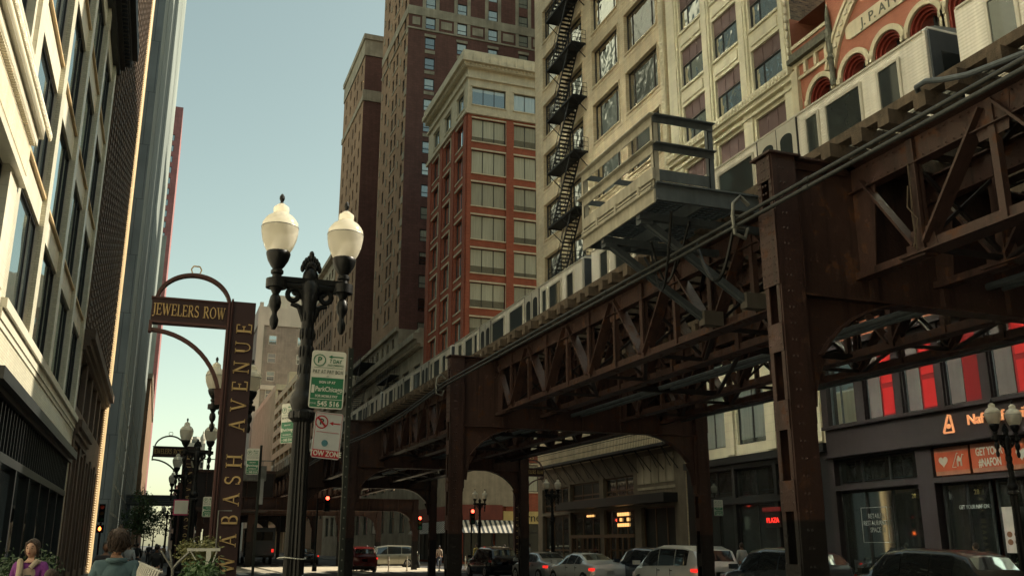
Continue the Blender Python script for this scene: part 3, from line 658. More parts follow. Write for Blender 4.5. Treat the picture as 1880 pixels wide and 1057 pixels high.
S = MB(); S.box(XR - 0.34, XR, 30.7, 33.5, 23.8, 24.05); S.box(XR - 0.22, XR, 30.75, 33.45, 24.05, 24.3)
S.lathe([(0.12, 21.4), (0.17, 21.6), (0.12, 21.8), (0.14, 22.6), (0.2, 22.75), (0.13, 22.9), (0.16, 23.6), (0.22, 23.8), (0.14, 24.2), (0.1, 24.9), (0.02, 25.5)], (XR - 0.16, 30.6, 0), 10)
S.build('weathered_cornice', m_weath, T)
# name panel
S = MB(); pl = [(29.2, 23.15), (29.45, 23.0), (24.0, 23.0), (23.75, 23.15), (23.75, 23.7), (24.0, 23.85), (29.45, 23.85), (29.7, 23.7), (29.7, 23.15)]
S.prism([(29.65, 23.2), (29.4, 23.06), (23.9, 23.06), (23.65, 23.2), (23.65, 23.68), (23.9, 23.82), (29.4, 23.82), (29.65, 23.68)], Matrix(((0, 0, 1, XR - 0.07), (1, 0, 0, 0), (0, 1, 0, 0), (0, 0, 0, 1))), 0.07)
np_ = S.build('name_panel', m_ostone2, T)
text('J. P. ATWATER', 0.62, (XR - 0.075, 26.65, 23.42), RX, m_weath, np_, 'carved_letters', 0.012, bold=0.008)
# plum painted lower front
T2 = T
M = MB(); ops = [(31.35, 33.05, 6.55, 9.3), (29.1, 30.75, 6.55, 9.3), (26.95, 28.6, 6.55, 9.3), (24.9, 26.5, 6.55, 9.3), (22.6, 24.4, 6.55, 9.3), (20.3, 22.1, 6.55, 9.3), (17.9, 19.8, 6.55, 9.3), (15.8, 17.5, 6.55, 9.3)]
low = [(28.4, 33.1, 0.1, 3.85), (28.4, 33.1, 4.05, 5.15), (15.7, 27.6, 4.05, 5.15), (15.7, 27.6, 0.1, 3.85)]
facade(M, 'Xm', XR, 15.3, 33.45, 0, 9.9, ops + low, 0.4); M.build('painted_front', m_plumpaint, T)
M = MB(); M.box(XR - 0.16, XR, 15.3, 33.5, 6.4, 6.54); M.box(XR - 0.2, XR, 15.3, 33.5, 5.2, 5.3); M.box(XR - 0.22, XR, 15.3, 33.5, 9.7, 9.95)
for a, b in ((33.05, 33.45), (30.78, 31.3), (28.65, 29.05), (26.55, 26.9), (24.45, 24.85), (22.15, 22.55)): M.box(XR - 0.1, XR, a, b, 6.54, 9.7)
M.build('pilaster', m_plumpaint, T)
windows(T, 'Xm', XR, [ops[0]], 0.2, m_greyst, g_pale, mul=(0.62,), tra=())
windows(T, 'Xm', XR, ops[1:], 0.2, m_greyst, g_dark, mul=(0.45,), tra=())
for k, (a, b, z0, z1) in enumerate(ops[1:5]):
    ww = b - a
    M3 = MB(); M3.quad((XR + 0.12, b - ww*0.46, z0 + 0.06), (XR + 0.12, b - 0.08, z0 + 0.06), (XR + 0.12, b - 0.08, z1 - 0.06), (XR + 0.12, b - ww*0.46, z1 - 0.06)); M3.build('grey_blind', mat('grey_blind', (0.13, 0.11, 0.105), 0.8), T)
    if k != 2:
        M = MB(); M.box(XR + 0.10, XR + 0.12, a + 0.14, a + ww*0.46, z0 + 0.1, z0 + 1.15); M.build('lit_blind', e_redroom, T)
        M = MB(); M.box(XR + 0.10, XR + 0.12, a + 0.14, a + ww*0.46, z0 + 1.35, z1 - 0.1); M.build('lit_blind', e_redroom, T)
    M2 = MB(); M2.box(XR + 0.125, XR + 0.14, a + 0.06, a + ww*0.53, z0 + 0.05, z1 - 0.05); M2.build('red_curtain', e_redroom2, T)
windows(T, 'Xm', XR, [low[1]], 0.34, m_blackfront, g_shop, mul=(0.36, 0.7), tra=(), fr=0.09)
windows(T, 'Xm', XR, [low[0]], 0.34, m_blackfront, g_shop, mul=(0.36, 0.68), tra=(), fr=0.12)
windows(T, 'Xm', XR, [(20.5, 22.9, .1, 3.85), (23.0, 25.1, .1, 3.85), (25.3, 27.5, .1, 3.85), (16, 20.4, .1, 3.85)], 0.34, m_blackfront, g_shop, mul=(0.5,), tra=(0.24,), fr=0.1)
m_or = mat('orange_window_film', (0.34, 0.06, 0.02), 0.5, grime=0.12); m_pk = mat('salmon_film', (0.28, 0.12, 0.08), 0.5); m_wh = mat('white_print', (0.42, 0.45, 0.41), 0.5, grime=0.1)
for k, (y0, y1) in enumerate(((25.95, 27.55), (24.25, 25.85), (22.55, 24.15), (20.8, 22.45), (19.0, 20.7))):
    S = MB(); S.box(XR + 0.1, XR + 0.14, y0, y1, 4.1, 5.1); f = S.build('transom_poster', m_pk, T)
    S = MB(); S.box(XR + 0.09, XR + 0.1, y0, y1, 4.25, 4.92); S.build('orange_field', m_or, f)
    S = MB(); xx = XR + 0.085; yc = (y0 + y1)/2
    if k % 2 == 0:
        hp = []
        for i in range(24):
            t = 2*math.pi*i/24; hp.append((yc + 0.38 - 0.0135*16*math.sin(t)**3, 4.6 + 0.0135*(13*math.cos(t) - 5*math.cos(2*t) - 2*math.cos(3*t) - math.cos(4*t))))
        S.prism(hp, Matrix(((0, 0, 1, xx - 0.008), (1, 0, 0, 0), (0, 1, 0, 0), (0, 0, 0, 1))), 0.008)
        for p, q in (((yc - .02, 4.36), (yc - .28, 4.85)), ((yc - .28, 4.85), (yc - .34, 4.84)), ((yc - .02, 4.36), (yc - .2, 4.36))): S.beam((xx, p[0], p[1]), (xx, q[0], q[1]), 0.02, 0.025, (1, 0, 0))
        S.ell((xx, yc - 0.36, 4.62), (0.006, 0.11, 0.07), 8, 6); S.ell((xx, yc - 0.34, 4.7), (0.006, 0.05, 0.05), 8, 6)
        for dy in (-0.26, -0.3, -0.42, -0.46): S.beam((xx, yc + dy, 4.6), (xx, yc + dy, 4.38), 0.02, 0.02, (1, 0, 0))
        S.beam((xx, yc - 0.45, 4.62), (xx, yc - 0.52, 4.78), 0.03, 0.02, (1, 0, 0)); S.beam((xx, yc - 0.5, 4.79), (xx, yc - 0.58, 4.77), 0.03, 0.02, (1, 0, 0))
        S.build('camel_emblem', m_wh, f)
    else:
        text('GET YOUR\n#NAFON', 0.38, (xx, yc, 4.6), RX, m_wh, f, 'lettering', 0.004, sx=0.62, bold=0.01)
sg = text('Naf Naf Grill', 0.50, (XR - 0.12, 24.3, 5.9), RX, e_orange, T, 'sign_letters', 0.03, bold=0.004)
S = MB()
for p, q in (((26.75, 5.6), (26.5, 6.15)), ((26.5, 6.2), (26.38, 6.18)), ((26.38, 6.18), (26.28, 5.58)), ((26.75, 5.58), (26.28, 5.58))): S.beam((XR - 0.1, p[0], p[1]), (XR - 0.1, q[0], q[1]), 0.06, 0.06, (1, 0, 0))
S.ell((XR - 0.1, 26.5, 5.8), (0.03, 0.12, 0.09), 8, 6); S.build('camel_sign', e_orange, T)
m_gold = mat('gilt_number', (0.25, 0.2, 0.06), 0.5)
text('28', 0.24, (XR + 0.2, 28.9, 3.45), RX, m_gold, T, 'house_number'); text('28', 0.24, (XR + 0.2, 25.9, 3.45), RX, m_gold, T, 'house_number')
text('GET YOUR NAF ON', 0.2, (XR + 0.2, 26.1, 2.95), RX, m_wh, T, 'door_lettering', sx=0.75)
S = MB(); 
for a, b, c, d in ((30.4, 31.9, 3.1, 3.12), (30.4, 31.9, 1.75, 1.77), (30.4, 30.42, 1.75, 3.1), (31.88, 31.9, 1.75, 3.1)): S.box(XR + 0.18, XR + 0.2, a, b, c, d)
S.build('notice_border', mat('dim_white', (0.3, 0.32, 0.3), 0.6), T)
text('RETAIL/\nRESTAURANT\nSPACE', 0.27, (XR + 0.19, 31.15, 2.5), RX, MATS['dim_white'], T, 'notice_lettering', sx=0.8)
S = MB(); S.box(XR + 0.16, XR + 0.19, 24.2, 24.9, 1.4, 2.9); p_ = S.build('menu_poster', mat('poster_paper', (0.5, 0.45, 0.42), 0.6), T)
S = MB()
for a, b in ((24.4, 1.75), (24.7, 1.75), (24.4, 2.0), (24.7, 2.0)): S.ell((XR + 0.155, a, b), (0.006, 0.12, 0.1), 10, 6)
S.build('food_picture', mat('food_brown', (0.2, 0.09, 0.04), 0.6), p_)
text('NO', 0.4, (XR + 0.15, 23.4, 3.2), RX, e_redroom, T, 'window_lettering')

# --- white terracotta building with plum panels
T = thing('terracotta_building', 'white terracotta building with plum window panels between fire escape block and arches', 'building', (XR, 39, 0))
bays = [(41.35, 43.75), (37.9, 40.3), (34.4, 36.85)]
rows = [(23.95 + 3.65*k, 26.42 + 3.65*k) for k in range(8)] + [(21.42, 22.55), (17.6, 20.4), (13.9, 16.6), (10.2, 12.9), (6.45, 9.2)]
rects = [(a, b, c, d) for a, b in bays for c, d in rows]
M = MB(); facade(M, 'Xm', XR + 0.12, 33.5, 45.25, 5.8, 54, rects, 0.3); shell(M, XR + 0.12, XR + 26, 33.5, 45.25, 0, 54, ('Xm', 'Ym')); M.build('wall', m_nterra, T)
M = MB(); M.quad((XR + 0.12, 33.5, 0), (XR + 26, 33.5, 0), (XR + 26, 33.5, 54), (XR + 0.12, 33.5, 54)); M.build('side_wall', m_patbrick, T)
M = MB()
for a, b in ((43.75, 45.2), (40.3, 41.35), (36.85, 37.9), (33.55, 34.4)):
    M.box(XR + 0.0, XR + 0.12, a + 0.14, b - 0.14, 6.0, 53); M.box(XR - 0.06, XR, a + 0.3, b - 0.3, 24.0, 53)
for a, b in bays:
    for c, d in rows[:8]: M.box(XR + 0.02, XR + 0.12, a - 0.05, b + 0.05, c - 0.14, c); M.box(XR + 0.06, XR + 0.12, a + 0.1, b - 0.1, c - 0.95, c - 0.35)
M.build('pilaster', m_nterra, T)
M = MB(); M.box(XR - 0.35, XR + 0.12, 33.45, 45.2, 23.35, 23.75); M.box(XR - 0.2, XR + 0.12, 33.45, 45.2, 23.1, 23.35); M.box(XR - 0.08, XR + 0.12, 33.5, 45.2, 22.75, 22.9); M.build('cornice', m_nterra, T)
M = MB()
for k in range(39): M.ell((XR - 0.36, 33.7 + k*0.3, 23.55), (0.07, 0.12, 0.15), 6, 4)
for k in range(60): M.ell((XR - 0.1, 33.62, 24.2 + k*0.45), (0.1, 0.1, 0.2), 6, 4)
M.build('carved_band', m_norn, T)
windows(T, 'Xm', XR + 0.12, [(a, b, c, c + 1.5) for a, b in bays for c, d in rows[:8]], 0.22, m_dkframe, g_wav, mul=(0.68,), tra=(), fr=0.07)
for i, (a, b) in enumerate(bays):
    for c, d in [(r[0] + 1.52, r[1]) for r in rows[:8]] + [(21.42, 22.55)]:
        pn = MB(); w3 = (b - a)/3
        pn.add([(XR + 0.26, a + 0.01, c), (XR + 0.26, b - 0.01, c), (XR + 0.26, b - 0.01, d), (XR + 0.26, a + 0.01, d)], [(0, 1, 2, 3)])
        for q in (1, 2): pn.box(XR + 0.235, XR + 0.262, a + w3*q - 0.012, a + w3*q + 0.012, c, d)
        pn.build('spandrel_panel', m_purple, T)
windows(T, 'Xm', XR + 0.12, [(a, b, c, d) for a, b in bays for c, d in rows[9:]], 0.22, m_dkframe, g_pale, mul=(0.5,), tra=(0.7,), fr=0.07)
M = MB(); facade(M, 'Xm', XR + 0.05, 33.5, 45.25, 0, 5.8, [(a - 0.4, b + 0.4, 0.3, 3.6) for a, b in bays] + [(a - 0.4, b + 0.4, 3.9, 5.3) for a, b in bays], 0.3); M.box(XR - 0.15, XR + 0.05, 33.5, 45.25, 5.55, 5.9); M.build('shopfront', m_blackfront, T)
windows(T, 'Xm', XR + 0.05, [(a - 0.4, b + 0.4, 0.3, 3.6) for a, b in bays] + [(a - 0.4, b + 0.4, 3.9, 5.3) for a, b in bays], 0.25, m_blackfront, g_shop, mul=(0.5,), tra=(), fr=0.08)
S = MB(); ns = thing('neon_sign', 'small red neon sign glowing in black shopfront window', 'sign', (XR - 0.05, 37.6, 2.7))
text('PLAZA', 0.32, (XR - 0.06, 37.6, 2.75), RX, e_neon, ns, 'neon_tube', 0.01)
S = MB(); S.box(XR - 0.1, XR - 0.04, 36.9, 38.3, 3.15, 3.35); S.build('sign_strip', mat('dim_red', (0.25, 0.02, 0.02), 0.5), ns)
S = MB(); S.box(XR - 0.04, XR + 0.05, 37.0, 38.2, 2.45, 3.15); S.build('backing', m_blackfront, ns)

# --- buff building with fire escape
T = thing('office_building', 'buff glazed brick building with wide wavy windows behind a black fire escape', 'building', (XR, 56, 0))
ME = 66.85
bays = [(46.25, 50.5), (51.55, 55.6), (57.3, 60.4), (61.6, 65.0)]
rows = [(24.75 + 4.33*k, 27.65 + 4.33*k) for k in range(-3, 7)]
rects = [(a, b, c, d) for a, b in bays for c, d in rows]
M = MB(); facade(M, 'Xm', XR, 45.3, ME, 7.2, 56, rects, 0.35); shell(M, XR, XR + 28, 45.3, ME, 0, 56, ('Xm',)); M.build('wall', m_mbrick, T)
M = MB()
for a, b in bays:
    for c, d in rows:
        M.box(XR - 0.08, XR, a - 0.1, b + 0.1, c - 0.12, c - 0.002)
        M.box(XR - 0.07, XR, a - 0.1, b + 0.1, d + 0.002, d + 0.09); M.box(XR - 0.05, XR, a - 0.12, a - 0.002, c, d); M.box(XR - 0.05, XR, b + 0.002, b + 0.12, c, d)
        M.box(XR - 0.025, XR, a - 0.3, b + 0.3, c - 0.42, c - 0.39)
for z in (7.2,): M.box(XR - 0.2, XR, 45.3, ME, z - 0.2, z + 0.15)
M.build('moulding', m_mbrick, T)
M = MB(); M.box(XR - 0.1, XR, 45.32, 45.8, 7.3, 56)
for k in range(190): M.box(XR - 0.13, XR - 0.1, 45.4, 45.72, 8 + k*0.25, 8.12 + k*0.25)
M.build('quoin', m_norn, T)
windows(T, 'Xm', XR, rects, 0.28, mat('bronze_frame', (0.05, 0.04, 0.03), 0.5), g_wav, mul=(0.2, 0.82), tra=(), fr=0.09)
M = MB(); gl = [(61.2, 66.0, 3.9, 5.6), (56.2, 60.9, 4.55, 5.7), (51.4, 55.6, 4.55, 5.75), (61.2, 66.0, 0.3, 3.7), (56.2, 60.9, 0.3, 3.8), (51.4, 55.6, 0.3, 3.8), (46.6, 50.6, 0.1, 3.8)]
facade(M, 'Xm', XR, 45.3, ME, 0, 7.2, gl, 0.4); M.build('ground_floor_wall', mat('dark_base_stone', (0.17, 0.14, 0.10), 0.7, grime=0.3), T)  # darker stone colour for the ground floor
M = MB()
for k in range(5): M.box(XR - 0.06, XR, 46.5 + k*0.88, 47.25 + k*0.88, 5.1, 6.7)
M.box(XR - 0.05, XR, 46.4, 50.8, 4.75, 4.9); M.build('stone_panel', m_jstone, T)
windows(T, 'Xm', XR, gl, 0.3, mat('oak_frame', (0.12, 0.065, 0.03), 0.5), g_shop, mul=(0.33, 0.66), tra=(0.3,), fr=0.1)
M = MB(); M.box(XR - 0.9, XR - 0.02, 46.2, 61.3, 3.95, 4.45); M.build('awning', m_blackfront, T)
M = MB()
for i in range(5):
    for j in range(3):
        if random.random() < 0.85: M.box(XR + 0.2, XR + 0.24, 52.6 + i*0.32, 52.82 + i*0.32, 2.75 + j*0.32, 2.95 + j*0.32)
for i in range(3): M.box(XR + 0.2, XR + 0.24, 57.6 + i*0.4, 57.85 + i*0.4, 3.45, 3.58)
M.build('interior_lamp', e_warm, T)
M = MB()
for k in range(11): M.box(XR - 0.1, XR - 0.02, 52 + k*0.85, 52.08 + k*0.85, 0.1, 2.1)
M.box(XR - 0.1, XR - 0.02, 51.4, 60.9, 2.1, 2.3); M.build('door_frame', MATS['oak_frame'], T)
# --- orange brick building
T = thing('brick_building', 'orange red brick building with cream top floor and cornice beyond the crossing', 'building', (XR, 93, 0))
LY, LE = 86.0, 101.6
rr = []; rs = []
zt = [(46.45, 48.5)] + [(42.3 - 3.57*k, 44.85 - 3.57*k) for k in range(11)]
for (a, b) in ((27.25, 31.0), (31.95, 35.7), (36.65, 40.4), (41.3, 44.9)):
    for c, d in zt: rr.append((a, b, c, d))
for (a, b) in ((87.2, 89.9), (92.0, 94.6), (96.6, 99.3)):
    for c, d in zt: rs.append((a, b, c - 0.1, d))
M = MB(); facade(M, 'Ym', LY, XR, 45.4, 0, 45.4, [r for r in rr if r[3] < 45.3], 0.3); facade(M, 'Xm', XR, LY, LE, 0, 45.4, [r for r in rs if r[3] < 45.3], 0.35)
shell(M, XR, 45.4, LY, LE, 0, 45.4, ('Ym', 'Xm', 'T')); M.build('wall', m_obrick, T)
M = MB(); facade(M, 'Ym', LY, XR, 45.4, 45.4, 51.5, [r for r in rr if r[3] > 45.3], 0.3); facade(M, 'Xm', XR, LY, LE, 45.4, 51.5, [r for r in rs if r[3] > 45.3], 0.35); shell(M, XR, 45.4, LY, LE, 45.4, 51.5, ('Ym', 'Xm'))
for o, z0, z1 in ((0.3, 45.25, 45.6), (0.15, 45.6, 45.9), (0.25, 49.4, 49.65), (0.5, 50.6, 51.0), (0.9, 51.0, 51.5), (0.7, 51.52, 52.3)):
    M.box(XR - o, 45.6, LY - o, LY, z0, z1); M.box(XR - o, XR, LY, LE, z0, z1)
for c, d in zt:
    for (a, b) in ((27.25, 31.0), (31.95, 35.7), (36.65, 40.4), (41.3, 44.9)): M.box(a - 0.14, b + 0.14, LY - 0.1, LY, d + .002, d + 0.16); M.box(a - 0.1, b + 0.1, LY - 0.1, LY, c - 0.12, c - .002); M.box(b + .002, b + 0.12, LY - 0.07, LY, c, d)
    for (a, b) in ((87.2, 89.9), (92.0, 94.6), (96.6, 99.3)): M.box(XR - 0.1, XR, a - 0.14, b + 0.14, d + .002, d + 0.16); M.box(XR - 0.1, XR, a - 0.1, b + 0.1, c - 0.24, c - .102); M.box(XR - 0.07, XR, a - 0.14, a - .002, c, d)
for k in range(44): M.box(XR - 0.62 + k*0.42, XR - 0.42 + k*0.42, LY - 0.62, LY - 0.5, 50.7, 50.95)
for k in range(34): M.box(XR - 0.62, XR - 0.5, LY + k*0.45, LY + 0.2 + k*0.45, 50.7, 50.95)
for k in range(20): M.box(XR - 0.72 + k*0.95, XR - 0.55 + k*0.95, LY - 0.95, LY - 0.902, 51.15, 52.0)
M.build('cornice', m_ostone, T)
M = MB()
for x in (XR, 31.05, 35.75, 40.5): M.box(x, x + (0.42 if x == XR else 0.8), LY - 0.12, LY, 0, 45.2)
for y in (LY, 90.3, 95.0, 99.7): M.box(XR - 0.14, XR, y, y + 1.0 - (0.1 if y > LY else 0), 0, 45.2)
M.build('pier', m_obrick, T)
windows(T, 'Ym', LY, rr, 0.24, m_dkframe, g_blind, mul=(0.34, 0.67), tra=(), fr=0.07)
windows(T, 'Xm', XR, rs, 0.3, m_dkframe, g_pale, mul=(0.5,), tra=(), fr=0.08, limit=110)
windows(T, 'Ym', LY - 0.14, [(XR + .1 + k*3.1, XR + 3.0 + k*3.1, 0.2, 3.9) for k in range(6)], 0.0, m_blackfront, g_shop, mul=(.5,), tra=(.7,), fr=.12, limit=120)
windows(T, 'Xm', XR - 0.16, [(LY + .2 + k*3.1, LY + 3.1 + k*3.1, 0.2, 3.9) for k in range(5)], 0.0, m_blackfront, g_shop, mul=(.5,), tra=(.7,), fr=.12, limit=120)
# shops at its foot: cream wall, red fascia, striped awning
M = MB(); M.box(XR - 0.25, XR - 0.15, LY - 0.3, LE - 0.1, 5.2, 13.0); M.box(XR - 0.25, 33, LY - 0.3, LY - 0.2, 5.2, 13.0); M.build('rendered_wall', mat('rendered_wall_paint', (0.30, 0.26, 0.19), 0.8), T)
M = MB(); M.box(XR - 0.45, XR - 0.26, LY - 0.5, LE - 0.1, 3.95, 5.3); M.box(XR - 0.45, 30.6, LY - 0.5, LY - 0.31, 3.95, 5.3); M.build('red_fascia', mat('red_fascia_paint', (0.17, 0.035, 0.022), 0.6), T)
S = MB(); S2 = MB()
for k in range(24):
    x = XR - 0.45 + k*0.24; (S if k % 2 else S2).add([(x, LY - 0.52, 3.9), (x + 0.24, LY - 0.52, 3.9), (x + 0.30, LY - 1.6, 2.75), (x + 0.06, LY - 1.6, 2.75)], [(0, 1, 2, 3)])
for k in range(50):
    y = LY - 0.5 + k*0.3; (S if k % 2 else S2).add([(XR - 0.46, y, 3.9), (XR - 0.46, y + 0.3, 3.9), (XR - 1.5, y + 0.3, 2.75), (XR - 1.5, y, 2.75)], [(0, 1, 2, 3)])
S.build('awning', mat('cream_canvas', (0.5, 0.46, 0.38), 0.8), T); S2.build('awning', mat('dark_canvas', (0.02, 0.03, 0.035), 0.8), T)
S = MB(); S.box(30.7, 37, LY - 0.5, LY - 0.3, 3.6, 4.75); f = S.build('yellow_fascia', mat('yellow_fascia_paint', (0.55, 0.42, 0.16), 0.6), T)
text('corner', 1.1, (33.4, LY - 0.52, 4.15), RY, m_blackfront, f, 'fascia_lettering')

# --- low stone building with cornice
T = thing('stone_building', 'low grey brown stone building with heavy cornice and balcony stairs below the brick tower', 'building', (XR, 124, 0))
KE = 166
M = MB(); rk = [(103 + k*5.2, 106.2 + k*5.2, z, z + 3.0) for k in range(12) for z in (3.0, 8.0, 13.0, 18.8)] + [(116.5 + k*3.1, 117.8 + k*3.1, 25.9, 27.4) for k in range(16)]
facade(M, 'Xm', XR, 101.7, KE, 0, 24.2, [r for r in rk if r[3] < 24], 0.4); facade(M, 'Xm', XR, 114.2, KE, 24.2, 28.2, [r for r in rk if r[3] > 24], 0.3)
shell(M, XR, XR + 26, 101.7, KE, 0, 24.2, ('Xm',)); shell(M, XR, XR + 26, 114.2, KE, 24.2, 28.2, ('Xm',)); M.build('wall', m_jstone, T)
M = MB()
for o, z0, z1 in ((0.3, 23.4, 23.8), (0.8, 23.8, 24.3), (1.2, 24.3, 25.0), (0.5, 25.02, 25.6)): M.box(XR - o, XR, 101.7, KE, z0, z1)
for k in range(120): M.box(XR - 0.75, XR - 0.3, 102 + k*0.53, 102.25 + k*0.53, 23.5, 23.79)
M.box(XR - 0.4, XR, 114.2, KE, 27.9, 28.4); M.build('cornice', m_jstone, T)
windows(T, 'Xm', XR, rk, 0.3, m_dkframe, g_dark, mul=(0.33, 0.67), tra=(0.6,), fr=0.1)
def fire_escape(name, label, loc_y, xw, levels, yl, yh, run0, run1, dep, group=None, flip=False, top_h=4.3, dense=True):
    T = thing(name, label, 'fire escape', (xw, (yl + yh)/2, levels[0]), group=group)
    for i, z in enumerate(levels):
        P = MB()
        n = int((yh - yl)/0.09)
        for k in range(n): P.box(xw - dep, xw, yl + k*0.09, yl + k*0.09 + 0.045, z - 0.03, z)
        P.box(xw - dep, xw - dep + 0.06, yl, yh, z - 0.12, z + 0.02); P.box(xw - dep, xw, yl, yl + 0.06, z - 0.12, z + 0.02); P.box(xw - dep, xw, yh - 0.06, yh, z - 0.12, z + 0.02)
        for y in (yl + 0.1, (yl + yh)/2, yh - 0.1): P.beam((xw - dep, y, z - 0.08), (xw - 0.02, y, z - 1.1), 0.05, 0.05)
        P.build('platform', m_iron, T)
        P = MB()
        for y in ([yl] + [yl + (yh - yl)*q/6 for q in range(1, 6)] + [yh]): P.beam((xw - dep, y, z), (xw - dep, y, z + 1.05), 0.035, 0.035)
        for hh in (0.35, 0.7, 1.05):
            P.beam((xw - dep, yl, z + hh), (xw - dep, yh, z + hh), 0.03, 0.03); P.beam((xw - dep, yl, z + hh), (xw, yl, z + hh), 0.03, 0.03); P.beam((xw - dep, yh, z + hh), (xw, yh, z + hh), 0.03, 0.03)
        for q in range(4): P.beam((xw - dep*q/4, yl, z), (xw - dep*q/4, yl, z + 1.05), 0.02, 0.02)
        P.build('railing', m_iron, T)
        if i < len(levels) - 1:
            z2 = levels[i+1]; P = MB()
            for q in (0.12, 0.78): 
                x = xw - dep + q*dep
                P.beam((x, run0, z), (x, run1, z2), 0.04, 0.18); P.beam((x, run0, z + 0.9), (x, run1, z2 + 0.9), 0.03, 0.03)
                for s in range(5): t = s/4; P.beam((x, run0 + (run1-run0)*t, z + (z2-z)*t), (x, run0 + (run1-run0)*t, z + (z2-z)*t + 0.9), 0.025, 0.025)
            ns = int((z2 - z)/0.24)
            for s in range(1, ns): t = s/ns; P.box(xw - dep + 0.12*dep, xw - dep + 0.78*dep, run0 + (run1-run0)*t - 0.13, run0 + (run1-run0)*t + 0.13, z + (z2-z)*t - 0.02, z + (z2-z)*t + 0.02)
            P.build('stair', m_iron, T)
    return T
fire_escape('fire_escape', 'tall black zigzag fire escape on the buff brick facade', 59, XR - 0.02, [24.6 + 4.33*k for k in range(-3, 7)], 56.6, 61.6, 60.9, 57.5, 1.15)
fire_escape('fire_escape', 'small dark fire escape on the low stone building, nearer the orange brick', 120, XR - 0.02, [14.5, 18.2, 22.0], 113, 121, 119.5, 114.5, 1.2, flip=True)
fire_escape('fire_escape', 'small dark fire escape hooked over the stone cornice, farther down the block', 130, XR - 0.02, [14.2, 19.4, 26.0], 127, 137, 135, 128.5, 2.2)
# long balcony low on the buff building
T = thing('balcony', 'long black iron balcony on slanting struts low on the buff building', 'balcony', (XR - 0.02, 56, 7.1))
M = MB(); M.box(XR - 1.15, XR - 0.02, 45.6, 65.6, 7.02, 7.08); M.box(XR - 1.17, XR - 1.1, 45.6, 65.6, 6.95, 7.1); M.build('platform', m_iron, T)
M = MB()
for k in range(101): M.beam((XR - 1.15, 45.6 + k*0.2, 7.1), (XR - 1.15, 45.6 + k*0.2, 8.15), 0.018, 0.018)
for h in (7.45, 7.8, 8.15): M.beam((XR - 1.15, 45.6, h), (XR - 1.15, 65.6, h), 0.03, 0.03)
M.build('railing', m_iron, T)
build_each(13, lambda M, k: (M.beam((XR - 1.1, 46 + k*1.55, 7.0), (XR - 0.02, 46 + k*1.55, 5.75), 0.04, 0.04), M.beam((XR - 1.1, 46 + k*1.55, 7.0), (XR - 0.02, 46.8 + k*1.55, 5.9), 0.03, 0.03)), 'strut', m_iron, T)

# --- maroon brick tower
T = thing('brick_tower', 'maroon brick tower with pale stone belt and side windows above the cream cornice', 'tower', (XR, 125, 28.2))
JY = 114.3
cols = [(29.2, 30.65), (33.85, 35.3), (38.5, 39.95), (43.2, 44.65), (47.9, 49.3)]
rr = [(a, b, 71.65 + 3.15*k, 73.4 + 3.15*k) for a, b in cols for k in range(-14, 9)]
fc = [(115.6, 116.7), (120.0, 121.1), (122.2, 123.3), (126.8, 127.9)]
rf = [(a, b, 71.65 + 3.15*k, 73.5 + 3.15*k) for a, b in fc for k in range(-13, 9)]
M = MB(); facade(M, 'Ym', JY, XR, 54, 28.2, 104, rr, 0.22); shell(M, XR, 54, JY, 131, 28.2, 104, ('Ym', 'Xm')); M.build('side_wall', m_jbrick, T)
M = MB(); facade(M, 'Xm', XR, JY, 131, 28.2, 104, rf, 0.3); M.build('street_wall', m_jbrick_lit, T)
for z0, z1, o_ in ((73.45, 74.8, 0.12), (71.2, 71.45, 0.15)): M = MB(); M.box(XR - o_, 54, JY - o_, JY, z0, z1); M.box(XR - o_, XR, JY, 131, z0, z1); M.build('stone_belt', m_jstone, T)
M = MB()
for i in range(5):
    x0 = XR + 0.3 if i == 0 else cols[i-1][1] + 0.55; x1 = cols[i][0] - 0.55
    if x1 - x0 > 0.8:
        for q in ((x0, x1, 71.7, 71.85), (x0, x1, 73.1, 73.25), (x0, x0 + .15, 71.85, 73.1), (x1 - .15, x1, 71.85, 73.1)): pass
        M.box(x0 + .25, x1 - .25, JY - 0.1, JY, 71.9, 73.1)
for a, b in cols:
    for z in [71.65 + 3.15*k for k in range(0, 9)]: M.box(a - 0.5, a - .002, JY - 0.08, JY, z - 0.2, z + (1.79 if z < 72 else 2.94)); M.box(b + .002, b + 0.5, JY - 0.08, JY, z - 0.2, z + (1.79 if z < 72 else 2.94))
    M.box(a - 0.1, b + 0.1, JY - 0.12, JY, 70.3, 70.7)
    for k in (-1, -2, -3, -5): M.box(a, b, JY - 0.07, JY, 71.65 + 3.15*k - 0.75, 71.65 + 3.15*k - 0.25)
M.build('window_surround', m_jstone, T)
M = MB()
for k in range(-13, 8):
    for y in (JY, 118.0, 125.0, 129.6): M.box(XR - 0.1, XR, y, y + (1.0 if y == JY else 0.5), 71.65 + 3.15*k + 2.0, 71.65 + 3.15*k + 3.0)
    M.box(XR - 0.07, XR, 120.0, 123.3, 71.65 + 3.15*k - 0.5, 71.65 + 3.15*k - 0.2)
M.build('quoin', m_jstone, T)
windows(T, 'Ym', JY, rr, 0.16, m_dkframe, g_blind, mul=(), tra=(0.38,), fr=0.1, limit=70)
windows(T, 'Xm', XR, rf, 0.2, m_dkframe, g_dark, mul=(), tra=(0.5,), fr=0.1, limit=98)
T = thing('brick_tower', 'second brick tower wing with limestone top, left of the tall maroon tower', 'tower', (XR, 155, 28.2))
M = MB(); shell(M, XR, 50, 146, 166, 28.2, 83.6, ('Xm', 'T')); shell(M, 36, 54, 131.05, 145.9, 28.2, 80, ('Yp', 'Ym')); M.build('side_wall', m_jbrick, T)
rf = [(a, a + 1.1, 71.65 + 3.15*k, 73.5 + 3.15*k) for a in (148, 151.8, 154.4, 158.4, 162.6) for k in range(-13, 4)]
